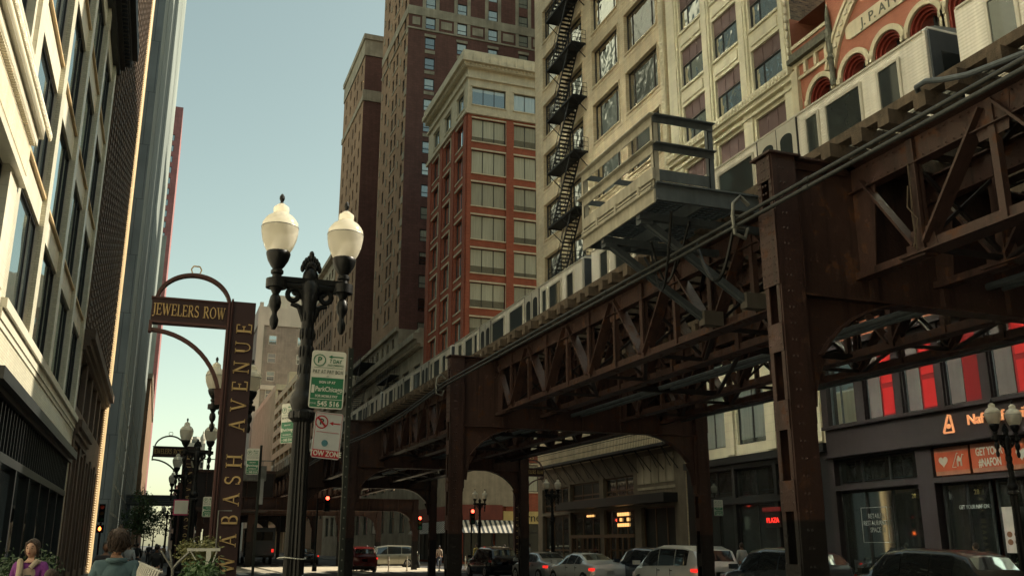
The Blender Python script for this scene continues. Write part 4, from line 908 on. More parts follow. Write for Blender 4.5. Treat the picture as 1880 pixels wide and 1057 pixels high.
M = MB(); facade(M, 'Xm', XR, 146, 166, 28.2, 83.6, rf, 0.3); M.build('street_wall', m_jbrick_lit, T)
M = MB(); shell(M, XR - 0.15, 50, 145.85, 166, 83.6, 86.6); M.box(XR - 0.4, 50, 145.6, 166, 86.62, 87.6); M.box(XR - 0.2, XR + 3.6, 145.8, 146, 75.0, 77.0); M.box(XR - 0.2, XR, 146, 166, 75.0, 76); M.build('stone_top', m_jstone, T)
windows(T, 'Xm', XR, rf, 0.2, m_dkframe, g_dark, mul=(), tra=(0.5,), fr=0.1)

# --- brown block
T = thing('brick_building', 'brown brick block with pale top storey behind the twin lamp post', 'building', (XR, 180, 0))
rr = [(168 + k*3.1, 169.7 + k*3.1, z, z + 2.1) for k in range(8) for z in [6 + 3.5*i for i in range(12)]]
M = MB(); facade(M, 'Xm', XR, 166.2, 192, 0, 48.5, rr, 0.3); shell(M, XR, XR + 20, 166.2, 192, 0, 48.5, ('Xm',)); M.build('wall', m_brownbr, T)
windows(T, 'Xm', XR, rr, 0.2, m_dkframe, g_dark, tra=(0.5,), fr=0.08)
M = MB(); r2 = [(168 + k*3.1, 169.7 + k*3.1, 49.4, 51.2) for k in range(8)]; facade(M, 'Xm', XR - 0.1, 166.2, 192, 48.5, 52.6, r2, 0.3); shell(M, XR - 0.1, XR + 20, 166.1, 192, 48.5, 52.6, ('Xm',)); M.box(XR - 1.0, XR + 20, 165.6, 192, 52.62, 53.4); M.build('cornice', m_jstone, T)
# --- parking decks
T = thing('parking_garage', 'beige concrete parking garage with open slatted decks', 'garage', (XR, 222, 0))
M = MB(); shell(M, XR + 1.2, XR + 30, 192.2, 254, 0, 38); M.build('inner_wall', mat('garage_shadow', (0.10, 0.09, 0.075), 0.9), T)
M = MB()
for k in range(12): M.box(XR, XR + 1.2, 192.2, 254, 5 + k*2.95, 6.5 + k*2.95); M.box(XR, XR + 28, 191.9, 192.2, 5 + k*2.95, 6.5 + k*2.95)
for k in range(8): M.box(XR + 0.05, XR + 1.2, 193 + k*8.6, 194 + k*8.6, 0, 39)
M.box(XR, XR + 10, 196, 206, 39, 41.6); M.box(XR + 0.2, XR + 6, 228, 232, 39, 42); M.build('deck', m_beige, T)
T = thing('ribbed_building', 'beige building with vertical concrete ribs beyond the garage', 'building', (XR, 285, 0))
M = MB(); shell(M, XR + 0.6, XR + 30, 254.2, 318, 0, 41); M.build('wall', m_brownst, T)
M = MB()
for k in range(30): M.box(XR, XR + 0.62, 254.2 + k*2.15, 255.4 + k*2.15, 0, 41.5)
M.box(XR, XR + 30, 253.9, 318, 41.5, 43); M.build('rib', m_beige, T)
T = thing('stone_tower', 'far tan tower with pale stone top and a column of windows beside the sign', 'tower', (XR + 8, 330, 0))
rr = [(30.4, 33.2, z, z + 3.4) for z in [24 + 6.2*i for i in range(9)]] + [(40.0, 42.8, z, z + 3.4) for z in [24 + 6.2*i for i in range(9)]]
M = MB(); facade(M, 'Ym', 322, XR, 52, 0, 74, rr, 0.3); shell(M, XR, 52, 322, 350, 0, 74, ('Ym',)); M.build('wall', m_fartan, T)
windows(T, 'Ym', 322, rr, 0.2, m_farstone, g_pale, tra=(0.5,), fr=0.25)
M = MB(); shell(M, XR - 0.3, 52.3, 321.6, 350, 74, 80.5); M.box(XR - 0.4, 52.3, 321.5, 322, 52, 53.5); M.box(XR - 0.3, XR + 1.8, 321.5, 322, 0, 74); M.box(31, 46, 326, 345, 80.6, 86)
for k in range(6): M.box(XR + k*4.6, XR + 1.2 + k*4.6, 321.7, 323, 80.5, 82)
M.build('stone_trim', m_farstone, T)

T = thing('office_tower', 'unseen tower added to shade the grey tower, hidden east of the orange brick building', 'tower', (62, 100, 0))  # added out of view to keep sun off the grey tower face
M = MB(); shell(M, 50, 76, 88, 113.5, 0, 112); M.build('wall', m_brownbr, T)
windows(T, 'Ym', 87.98, [(52 + c*4, 54.4 + c*4, z, z + 2) for c in range(5) for z in range(60, 108, 6)], 0.0, m_dkframe, g_dark)
# ================================================================== trees
def tree(loc, h, r, label, seed, n=900, g1=(0.05, 0.09, 0.02)):
    rnd = random.Random(seed)
    T = thing('street_tree', label, 'tree', loc, group='young street trees on the left pavement')
    W = wmat(T)
    M = MB(); M.tube([(0, 0, 0), (0.05, 0.02, h*0.3), (0.0, 0.1, h*0.6), (0.1, 0, h*0.85)], [0.11, 0.09, 0.06, 0.02], 7)
    for k in range(6):
        t = 2*math.pi*k/6 + rnd.random(); zz = h*(0.35 + 0.08*k); M.tube([(0, 0, zz), (math.cos(t)*r*0.4, math.sin(t)*r*0.4, zz + h*0.1), (math.cos(t)*r*0.75, math.sin(t)*r*0.75, zz + h*0.18)], [0.05, 0.03, 0.01], 5)
    M.build('trunk', mat('tree_bark', (0.09, 0.07, 0.05), 0.9), T, world=False)
    M = MB(); cl = [(rnd.gauss(0, r*0.42), rnd.gauss(0, r*0.42), h*(0.45 + 0.5*rnd.random())) for _ in range(14)]
    for _ in range(n):
        c = rnd.choice(cl); p = Vector((c[0] + rnd.gauss(0, r*0.2), c[1] + rnd.gauss(0, r*0.2), c[2] + rnd.gauss(0, r*0.2)))
        a = Vector((rnd.gauss(0, 1), rnd.gauss(0, 1), rnd.gauss(0, 1))).normalized(); b = a.orthogonal().normalized(); s = rnd.uniform(0.09, 0.2)
        M.add([p + a*s, p + b*s*0.6, p - a*s, p - b*s*0.6], [(0, 1, 2, 3)])
    M.build('crown', mat('leaves_green', g1, 0.6, grime=0.6, scale=2.0, streak=False, fine=0.3), T, world=False)
tree((-1.9, 118, 0), 7.5, 2.2, 'bushy green street tree under the footbridge, nearest of its row', 1, 1500)
tree((-0.2, 140, 0), 7.0, 2.2, 'green street tree just beyond the footbridge', 2, 1200)
tree((-1.6, 160, 0), 7.5, 2.4, 'smaller green street tree farther beyond the footbridge', 3, 1100, (0.09, 0.10, 0.02))
# ================================================================== elevated railway
BENT = [-5.13 + 15.31*k for k in range(5)] + [87.0 + 15.3*k for k in range(5)]
CX0, CX1, CW = 7.5, 15.42, 0.38
ZT, ZG = 6.86, 4.92
TR = thing('elevated_railway', 'rusty brown riveted steel elevated railway running along the street', 'railway', (11.6, 10.17, ROAD))
def column_mesh():
    M = MB(); d = 0.165; zb = ROAD
    for s in (-1, 1):
        y = s*d
        M.box(0.0, CW, y - 0.012, y + 0.012, zb, ZT)                       # webs
        for x in (0.0, CW): M.box(x - 0.012, x + 0.012, (y - 0.08 if s > 0 else y + 0.012), (y - 0.012 if s > 0 else y + 0.08), zb, ZT)
    for x in (-0.018, CW + 0.018):
        z = zb + 0.15
        while z < 4.9: M.box(x - 0.006, x + 0.006, -d + 0.01, d - 0.01, z, z + 0.38); z += 1.02
        M.box(x - 0.008, x + 0.008, -d - 0.015, d + 0.015, 5.0, 6.05); M.box(x - 0.006, x + 0.006, -d + 0.01, d - 0.01, 6.5, 6.84)
    M.box(-0.1, CW + 0.1, -d - 0.1, d + 0.1, zb, zb + 0.05)
    M.box(-0.07, CW + 0.07, -d - 0.07, d + 0.07, ZT, ZT + 0.03)
    def riv(x, y, z, ax):
        r = 0.017
        if ax == 'y': vs = [(x - r, y, z - r), (x + r, y, z - r), (x + r, y, z + r), (x - r, y, z + r), (x, y - 0.012, z)]
        else: vs = [(x, y - r, z - r), (x, y + r, z - r), (x, y + r, z + r), (x, y - r, z + r), (x - 0.012, y, z)]
        M.add(vs, [(0, 1, 4), (1, 2, 4), (2, 3, 4), (3, 0, 4)])
    z = zb + 0.2
    while z < ZT:
        for x in (0.12, 0.18): riv(x, -d - 0.012, z, 'y')
        z += 0.22
    z = zb + 0.2
    while z < 4.9:
        for q in (0.05, 0.19, 0.33):
            for y in (-d + 0.045, d - 0.045): riv(-0.024, y, z + q, 'x')
        z += 1.02
    z = 5.05
    while z < 6.8:
        for y in (-d + 0.04, d - 0.04, -0.03, 0.03): riv(-0.026, y, z, 'x')
        z += 0.115
    return M
m_col = steel('column_steel', (0.040, 0.0215, 0.018), (0.075, 0.033, 0.018), (0.009, 0.007, 0.007), (0.012, 0.011, 0.011))
cm = column_mesh().mesh('column', m_col)
W0 = wmat(TR).translation
def put(name, me, loc, parent=TR):
    o = bpy.data.objects.new(name, me); C.objects.link(o); o.parent = parent; o.location = Vector(loc) - W0; WM[o.name] = Matrix.Translation(loc); return o
for Y in BENT:
    put('column', cm, (CX0, Y, 0)); put('column', cm, (CX1, Y, 0))
for (x, y) in ((18.4, 71.8), (18.4, 84.6), (3.2, 71.8), (3.2, 84.6)): put('column', cm, (x, y, -1.85))
def girder(Y, x0, x1, zg, zt, r):
    M = MB(); M.box(x0, x1, Y - 0.015, Y + 0.015, zg, zt)
    M.box(x0, x1, Y - 0.17, Y + 0.17, zt, zt + 0.035); M.box(x0, x1, Y - 0.15, Y + 0.15, zg - 0.03, zg)
    n = int((x1 - x0)/1.1)
    for k in range(1, n): x = x0 + (x1-x0)*k/n; M.box(x - 0.04, x + 0.04, Y - 0.1, Y + 0.1, zg, zt)
    for s, xc in ((1, x0), (-1, x1)):
        pts = [(xc, zg)] + [(xc + s*(0.05 + r*1.25*(1 - math.cos(R(90*i/10)))), zg - r + r*math.sin(R(90*i/10))) for i in range(11)]
        M.prism([(p[0], p[1]) for p in pts] + [(xc, zg)][:0], Matrix(((1, 0, 0, 0), (0, 0, 1, Y - 0.012), (0, 1, 0, 0), (0, 0, 0, 1))), 0.024)
        q = pts[1:]
        for i in range(10): M.beam((q[i][0], Y, q[i][1]), (q[i+1][0], Y, q[i+1][1]), 0.24, 0.025, up=(0.3*s, 0, 1) if i < 5 else (0, 0, 1))
        M.box(min(xc, xc + s*0.06), max(xc, xc + s*0.06), Y - 0.12, Y + 0.12, zg - r - 0.25, zg)
        M.beam((xc, Y - 0.05, zt - 0.05), (xc + s*1.0, Y - 0.05, zt - 0.05), 0.02, 0.12)
    for k in range(int((x1 - x0)/0.12)): M.add([(x0 + .06 + k*.12 - .012, Y - .172, zt + .0), (x0 + .06 + k*.12 + .012, Y - .172, zt), (x0 + .06 + k*.12, Y - .172, zt + .03), (x0 + .06 + k*.12, Y - .188, zt + .015)], [(0, 1, 3), (1, 2, 3), (2, 0, 3)])
    return M
for Y in BENT: girder(Y, CX0 + CW, CX1, ZG, ZT, 1.5).build('cross_girder', m_steel, TR)
girder(71.8, 3.6, 18.4, 4.15, 5.0, 1.2).build('cross_girder', m_steel, TR); girder(84.6, 3.6, 18.4, 4.15, 5.0, 1.2).build('cross_girder', m_steel, TR)
LX = [8.98, 10.35, 12.95, 14.32]
def truss(y0, L, deep=False):
    """local y from 0 to L, x=0"""
    M = MB(); zl, zu = 5.27, ZT
    M.box(-0.012, 0.012, y0, y0 + L, zu - 0.36, zu); M.box(-0.14, 0.14, y0, y0 + L, zu, zu + 0.025); M.box(-0.09, 0.09, y0, y0 + L, zu - 0.37, zu - 0.355)
    M.box(-0.012, 0.012, y0 + 0.9, y0 + L - 0.9, zl, zl + 0.17); M.box(-0.16, 0.16, y0 + 0.9, y0 + L - 0.9, zl - 0.02, zl)
    for s in (0, 1):
        a = y0 if s == 0 else y0 + L; d = 1 if s == 0 else -1
        M.prism([(a, zl), (a + d*0.3, zl), (a + d*0.45, zu - 0.36), (a, zu - 0.3)], Matrix(((0, 0, 1, -0.011), (1, 0, 0, 0), (0, 1, 0, 0), (0, 0, 0, 1))), 0.022)
        M.beam((0, a, zl), (0, a + d*1.3, zl + 0.0), 0.2, 0.1)
    for a, d in ((y0, 1), (y0 + L, -1)): M.beam((-0.045, a + d*0.25, zu - 0.25), (-0.045, a + d*1.12, zl + 0.12), 0.035, 0.16, up=(1, 0, 0))
    n = 5; p = (L - 2.4)/n
    bn = [y0 + 1.2 + p*k for k in range(n + 1)]; tn = [y0 + 1.2 + p*(k + 0.5) for k in range(n)]
    for y in bn: M.box(-0.07, -0.02, y - 0.06, y + 0.06, zl + 0.02, zu - 0.02); M.box(0.02, 0.07, y - 0.05, y + 0.05, zl + 0.02, zu - 0.02)
    for y in tn: M.box(-0.05, 0.05, y - 0.05, y + 0.05, zl + 0.02, zu - 0.02)
    for k, y in enumerate(tn):
        for q in (bn[k], bn[k+1]):
            M.beam((-0.045, y + (0.1 if q > y else -0.1), zu - 0.1), (-0.045, q + (-0.08 if q > y else 0.08), zl + 0.12), 0.035, 0.15, up=(1, 0, 0))
            M.beam((0.045, y + (0.1 if q > y else -0.1), zu - 0.1), (0.045, q + (-0.08 if q > y else 0.08), zl + 0.12), 0.03, 0.13, up=(1, 0, 0))
        M.prism([(y - 0.3, zu - 0.02), (y + 0.3, zu - 0.02), (y + 0.22, zu - 0.5), (y - 0.22, zu - 0.5)], Matrix(((0, 0, 1, -0.022), (1, 0, 0, 0), (0, 1, 0, 0), (0, 0, 0, 1))), 0.012)
    for y in bn: M.prism([(y - 0.26, zl), (y + 0.26, zl), (y + 0.18, zl + 0.34), (y - 0.18, zl + 0.34)], Matrix(((0, 0, 1, -0.022), (1, 0, 0, 0), (0, 1, 0, 0), (0, 0, 0, 1))), 0.012)
    k = 0.1
    while k < L:
        for zz in (zu - 0.06, zu - 0.3): M.add([(-.03, y0 + k - .013, zz - .013), (-.03, y0 + k + .013, zz - .013), (-.03, y0 + k + .013, zz + .013), (-.03, y0 + k - .013, zz + .013), (-.045, y0 + k, zz)], [(0, 1, 4), (1, 2, 4), (2, 3, 4), (3, 0, 4)])
        k += 0.13
    return M
tm = truss(0.02, 15.27).mesh('truss', m_steel); tm2 = truss(0.02, 14.9).mesh('truss', m_steel)
for i, Y in enumerate(BENT[:-1]):
    if abs(BENT[i+1] - Y) > 20: continue
    for x in LX: put('truss', tm, (x, Y, 0))
for x in LX:
    for y in (56.15, 71.8): put('truss', tm2, (x, y, 0))
# lateral bracing between the trusses
for i, Y in enumerate(BENT[:-1]):
    if abs(BENT[i+1] - Y) > 20: continue
    M = MB()
    for a, b in ((LX[0], LX[1]), (LX[2], LX[3])):
        for k in range(6):
            y = Y + 1.2 + 2.58*k
            M.beam((a, y, 5.35), (b, y, 5.35), 0.07, 0.07); M.beam((a, y, 5.4), (b, y, 6.5), 0.05, 0.05); M.beam((b, y, 5.4), (a, y, 6.5), 0.05, 0.05)
            if k < 5: M.beam((a, y, 5.3), (b, y + 2.58, 5.3), 0.08, 0.04); M.beam((a, y, 6.83), (b, y + 2.58, 6.83), 0.08, 0.04)
    M.beam((LX[1], Y + 5, 5.32), (LX[2], Y + 5, 5.32), 0.1, 0.12); M.beam((LX[1], Y + 10, 5.32), (LX[2], Y + 10, 5.32), 0.1, 0.12)
    M.beam((LX[1], Y + 5, 5.3), (LX[2], Y + 10, 5.3), 0.08, 0.05)
    M.build('lateral_brace', m_steeldark, TR)
# ties
m_tie = mat('weathered_tie_timber', (0.105, 0.078, 0.052), 0.85, grime=0.45, scale=5, bump=0.6, bscale=50)
M = MB(); M.box(-1.22, 1.22, -0.1, 0.1, 0, 0.2); tie = M.mesh('tie', m_tie)
k = 0; y = -5.0; rest = MB(); near = 0
while y < 148:
    off = 0.0 if k % 2 else -0.06
    if near < 92 and y > 2: put('tie', tie, (9.66 + off, y, 6.89)); near += 1
    else: rest.box(8.44 + off, 10.88, y - 0.1, y + 0.1, 6.89, 7.09)
    rest.box(12.42, 14.86, y - 0.1, y + 0.1, 6.89, 7.09)
    y += 0.575; k += 1
o = rest.build('tie_rows', m_tie, TR); o['kind'] = 'stuff'
M = MB()
for x in (8.62, 10.62, 12.6, 14.6): M.box(x - 0.09, x + 0.09, -5.1, 148, 7.092, 7.22)
M.build('guard_timber', m_tie, TR)
for x in (8.94, 10.38, 12.93, 14.37):
    M = MB(); M.box(x - 0.035, x + 0.035, -5.1, 148, 7.16, 7.2); M.box(x - 0.012, x + 0.012, -5.1, 148, 7.1, 7.16); M.box(x - 0.06, x + 0.06, -5.1, 148, 7.09, 7.105); M.build('rail', m_galv, TR)
M = MB()
for x, z, r in ((11.3, 5.35, 0.06), (11.6, 5.35, 0.04), (15.0, 5.35, 0.04)): M.tube([(x, -5, z), (x, 66, z)], r, 7)
M.build('service_pipe', m_greyst, TR)
# walkway planks in the middle
M = MB(); M.box(11.1, 11.38, -5, 148, 6.95, 7.0); M.box(11.5, 11.78, -5, 148, 6.95, 7.0); M.build('walkway_plank', m_tie, TR)

# --- twin pipe along the street face
T = thing('conduit_pipe', 'pair of grey conduit pipes strung along the columns of the railway', 'pipe', (7.3, 10, 6.0))
m_pipe = mat('dull_grey_conduit', (0.05, 0.055, 0.053), 0.45, 0.3, 0.35, 2.0)
def pz(y):
    s = 0.0
    if y > 25.5: s = -0.22*math.sin(math.pi*min((y - 25.5)/15.3, 1)) - 0.012*(y - 25.5)
    return 6.03 + s
for dx, dz in ((0.0, 0.055), (-0.02, -0.055)):
    M = MB(); ys = [-6 + 1.2*k for k in range(48)]; M.tube([(7.3 + dx, y, pz(y) + dz) for y in ys], 0.028, 10)
    for y in (3.5, 9.0, 14.8, 20.0, 29): M.tube([(7.3 + dx, y, pz(y) + dz), (7.3 + dx, y + 0.1, pz(y) + dz)], 0.036, 10)
    M.build('pipe', m_pipe, T, smooth=True)
for y in (10.6, 25.9, 41.0):
    M = MB()
    M.tube([(7.5, y, 6.3), (7.36, y, 6.42), (7.24, y, 6.3), (7.22, y, 6.1), (7.24, y, 5.85), (7.4, y, 5.8), (7.46, y, 5.95)], 0.028, 8)
    M.box(7.2, 7.4, y - 0.03, y + 0.03, 5.93, 5.96); M.box(7.2, 7.4, y - 0.03, y + 0.03, 6.1, 6.13); M.build('hook_clamp', m_galv, T, smooth=True)
T = thing('hanging_cable', 'loops of dark cable hanging under the service platform', 'cable', (7.6, 12, 6.3))
M = MB()
def loop(p, q, sag, r=0.022, n=14):
    p, q = Vector(p), Vector(q); pts = [p.lerp(q, i/n) - Vector((0, 0, sag*math.sin(math.pi*i/n))) for i in range(n + 1)]; M.tube(pts, r, 6)
loop((7.35, 10.75, 6.1), (7.4, 11.9, 6.15), 0.75, 0.028); loop((7.0, 11.9, 6.6), (7.4, 13.3, 6.4), 0.95); loop((7.5, 12.2, 6.6), (7.6, 13.9, 6.5), 0.7); loop((7.3, 13.1, 6.5), (7.45, 12.5, 6.2), 0.6)
M.build('cable_loop', m_black, T, smooth=True)
T = thing('hanging_cable', 'thick grey cable bending out from the ties at top right', 'cable', (8.3, 8, 6.9))
M = MB(); M.tube([(8.6, 8.35, 7.1), (8.4, 8.2, 7.15), (8.3, 7.95, 7.09), (8.25, 7.65, 6.95), (8.25, 7.3, 6.84), (8.4, 6.6, 6.8), (8.6, 6.0, 6.8)], 0.035, 8); M.build('cable_bend', m_greyst, T, smooth=True)
T = thing('hanging_cable', 'frayed tan rope tied round a truss upright at right', 'rope', (8.8, 8.8, 5.6))
M = MB(); M.tube([(8.88, 8.98, 6.5), (8.85, 8.95, 6.1), (8.88, 9.0, 5.8), (8.82, 8.93, 5.5), (8.86, 8.97, 5.3)], 0.012, 5); M.tube([(8.88, 9.02, 6.2), (8.83, 9.02, 5.9), (8.86, 8.9, 5.7), (8.84, 9.0, 5.35)], 0.01, 5); M.build('rope_strand', m_tie, T)

# --- service platform
T = thing('service_platform', 'grey steel service platform with railings bracketed off the track', 'platform', (7.5, 12.9, 6.7))
px0, px1, py0, py1, dz = 6.62, 8.44, 11.7, 14.25, 6.98
M = MB()
for k in range(26): M.box(px0 + 0.02, px1, py0 + 0.03 + k*0.098, py0 + 0.09 + k*0.098, dz - 0.04, dz)
for k in range(16): M.box(px0 + 0.03 + k*0.12, px0 + 0.06 + k*0.12, py0 + 0.02, py1 - 0.02, dz - 0.05, dz - 0.025)
M.build('grating', m_greyst, T)
M = MB(); M.box(px0, px1 + 0.1, py0 - 0.02, py0 + 0.02, dz - 0.3, dz - 0.06); M.box(px0, px1 + .1, py0 - 0.07, py0 - 0.021, dz - 0.33, dz - 0.3); M.box(px0, px1 + .1, py0 - 0.07, py0 - 0.021, dz - 0.06, dz - 0.03)
M.box(px0, px1, py1 - 0.03, py1 + 0.02, dz - 0.3, dz - 0.06); M.box(7.5, 7.56, py0 + .03, py1 - .04, dz - 0.28, dz - 0.07)
for y in (12.3, 13.6): M.box(px0 + 0.02, 8.9, y - 0.05, y + 0.05, dz - 0.42, dz - 0.31)
M.build('floor_beam', m_greyst, T)
m_grey_lit = mat('grey_paint_lit_cream', (0.40, 0.38, 0.30), 0.5, grime=0.3, scale=3)  # cream tone stands for reflected light on the platform's street side
M = MB(); M.box(px0 - 0.03, px0, py0 - 0.02, py1 + 0.02, dz - 0.36, dz - 0.14); M.box(px0 - 0.09, px0 - 0.031, py0 - 0.02, py1, dz - 0.16, dz - 0.14)
M.box(px0 - 0.04, px0, py0 - 0.02, py1, dz + 0.02, dz + 0.2)
for z in (dz - 0.1, dz - 0.05): M.beam((px0 - 0.05, py0, z), (px0 - 0.05, py1, z), 0.025, 0.025)
for y in (12.1, 12.9, 13.6): M.box(px0 - 0.08, px0, y - 0.03, y + 0.03, dz - 0.14, dz + 0.02)
M.build('edge_channel', m_grey_lit, T)
for (x, y, m_) in ((px0, py0, m_grey_lit), (px0, py1, m_grey_lit), (7.6, py0, m_greyst), (7.6, py1, m_greyst)):
    M = MB(); M.box(x, x + 0.09, y, y + 0.012, dz - 0.1, 8.06); M.box(x, x + 0.012, y, y + 0.09, dz - 0.1, 8.06); M.build('post', m_, T)
M = MB()
for z in (7.53, 8.0):
    M.box(px0, 7.69, py0 - 0.015, py0, z - 0.06, z + 0.04); M.box(px0, 7.69, py0 - 0.1, py0 - 0.015, z + 0.04, z + 0.055)
    M.box(px0, 7.69, py1, py1 + 0.012, z - 0.05, z + 0.05)
M.box(px0 + .1, 7.6, py0 + 0.015, py0 + 0.03, dz + 0.02, dz + 0.2)
M.build('railing', m_greyst, T)
M = MB()
for z in (7.53, 8.0): M.box(px0 - 0.016, px0 - 0.002, py0, py1, z - 0.1, z + 0.03); M.box(px0 - 0.1, px0 - 0.016, py0 - 0.1, py1 + 0.1, z + 0.03, z + 0.045)
M.build('side_railing', m_grey_lit, T)
for y in (12.35, 13.62):
    M = MB()
    M.beam((6.75, y, 6.6), (8.55, y + 0.02, 5.45), 0.07, 0.1); M.beam((6.75, y + .05, 6.6), (8.55, y + 0.07, 5.45), 0.02, 0.14)
    M.box(6.68, 6.9, y - 0.06, y + 0.1, 6.5, 6.68)
    M.build('brace', m_greyst, T)
for y in (12.35, 13.62): M = MB(); M.box(8.52, 8.9, y - 0.08, y + 0.1, 5.3, 5.55); M.build('bracket_box', mat('dusty_steel', (0.10, 0.09, 0.075), 0.6), T)

# --- station platform beyond the crossing
T = thing('elevated_station', 'dark boxed elevated station structure beyond the crossing left of the tracks', 'station', (5, 100, 4))
M = MB(); M.box(2.3, 8.4, 76.0, 150, 4.3, 7.1); M.build('platform_box', m_steeldark, T)
M = MB(); M.box(2.2, 8.5, 75.9, 76.0, 4.2, 4.4); M.box(2.2, 8.5, 75.9, 76.0, 7.0, 7.2); M.box(2.2, 2.3, 75.9, 150, 4.2, 4.4)
for k in range(7): M.box(2.3 + k*1.0, 2.36 + k*1.0, 75.95, 76.0, 4.4, 7.0)
M.build('trim_beam', m_steel, T)
M = MB()
for k in range(8): M.box(2.4 + k*0.83, 2.45 + k*0.83, 76.1, 76.15, 7.1, 8.0)
M.box(2.4, 8.3, 76.1, 76.15, 7.95, 8.02); M.box(2.35, 2.4, 76.1, 140, 7.95, 8.02)
for k in range(40): M.box(2.35, 2.4, 76.1 + k*1.6, 76.15 + k*1.6, 7.1, 8.0)
M.build('railing', m_galv, T)
M = MB()
for x in (2.6, 7.9):
    for y in (88, 103, 118, 133): M.box(x, x + 0.4, y, y + 0.4, ROAD, 4.3)
M.build('support_post', m_steeldark, T)
M = MB(); M.box(4.2, 7.6, 74.9, 75.9, 6.4, 7.5); M.build('equipment_cabinet', m_galv, T)

# ================================================================== train
m_ss, nt, b = newmat('brushed_stainless')
gg = nt.nodes.new("ShaderNodeNewGeometry"); ss = nt.nodes.new("ShaderNodeSeparateXYZ"); nt.links.new(gg.outputs["Position"], ss.inputs[0])
wv = nt.nodes.new("ShaderNodeMath"); wv.operation = 'MULTIPLY'; wv.inputs[1].default_value = 95.0; nt.links.new(ss.outputs[2], wv.inputs[0])
sn = nt.nodes.new("ShaderNodeMath"); sn.operation = 'SINE'; nt.links.new(wv.outputs[0], sn.inputs[0])
bp = nt.nodes.new("ShaderNodeBump"); bp.inputs["Strength"].default_value = 0.35; bp.inputs["Distance"].default_value = 0.01; nt.links.new(sn.outputs[0], bp.inputs["Height"]); nt.links.new(bp.outputs[0], b.inputs["Normal"])
nt.links.new(mulcol(nt, None, (0.80, 0.77, 0.68), [ramp_noise(nt, gg.outputs["Position"], 1.2, 0.72, 1.1, stretch=(1, 2.5, 0.15))]), b.inputs["Base Color"])
b.inputs["Metallic"].default_value = 0.3; b.inputs["Roughness"].default_value = 0.35
m_ss2 = mat('smooth_stainless', (0.64, 0.62, 0.54), 0.28, 0.5, 0.12, 1.5)
m_trroof = mat('train_roof_panel', (0.33, 0.35, 0.34), 0.5, 0.3, 0.3)
g_train = glass('train_window_glass', (0.01, 0.014, 0.014), 0.04, fres=0.08)
m_rub = mat('black_rubber', (0.015, 0.015, 0.015), 0.7)
CL, TW, TZ0, TZ1 = 14.3, 2.86, 7.95, 10.88
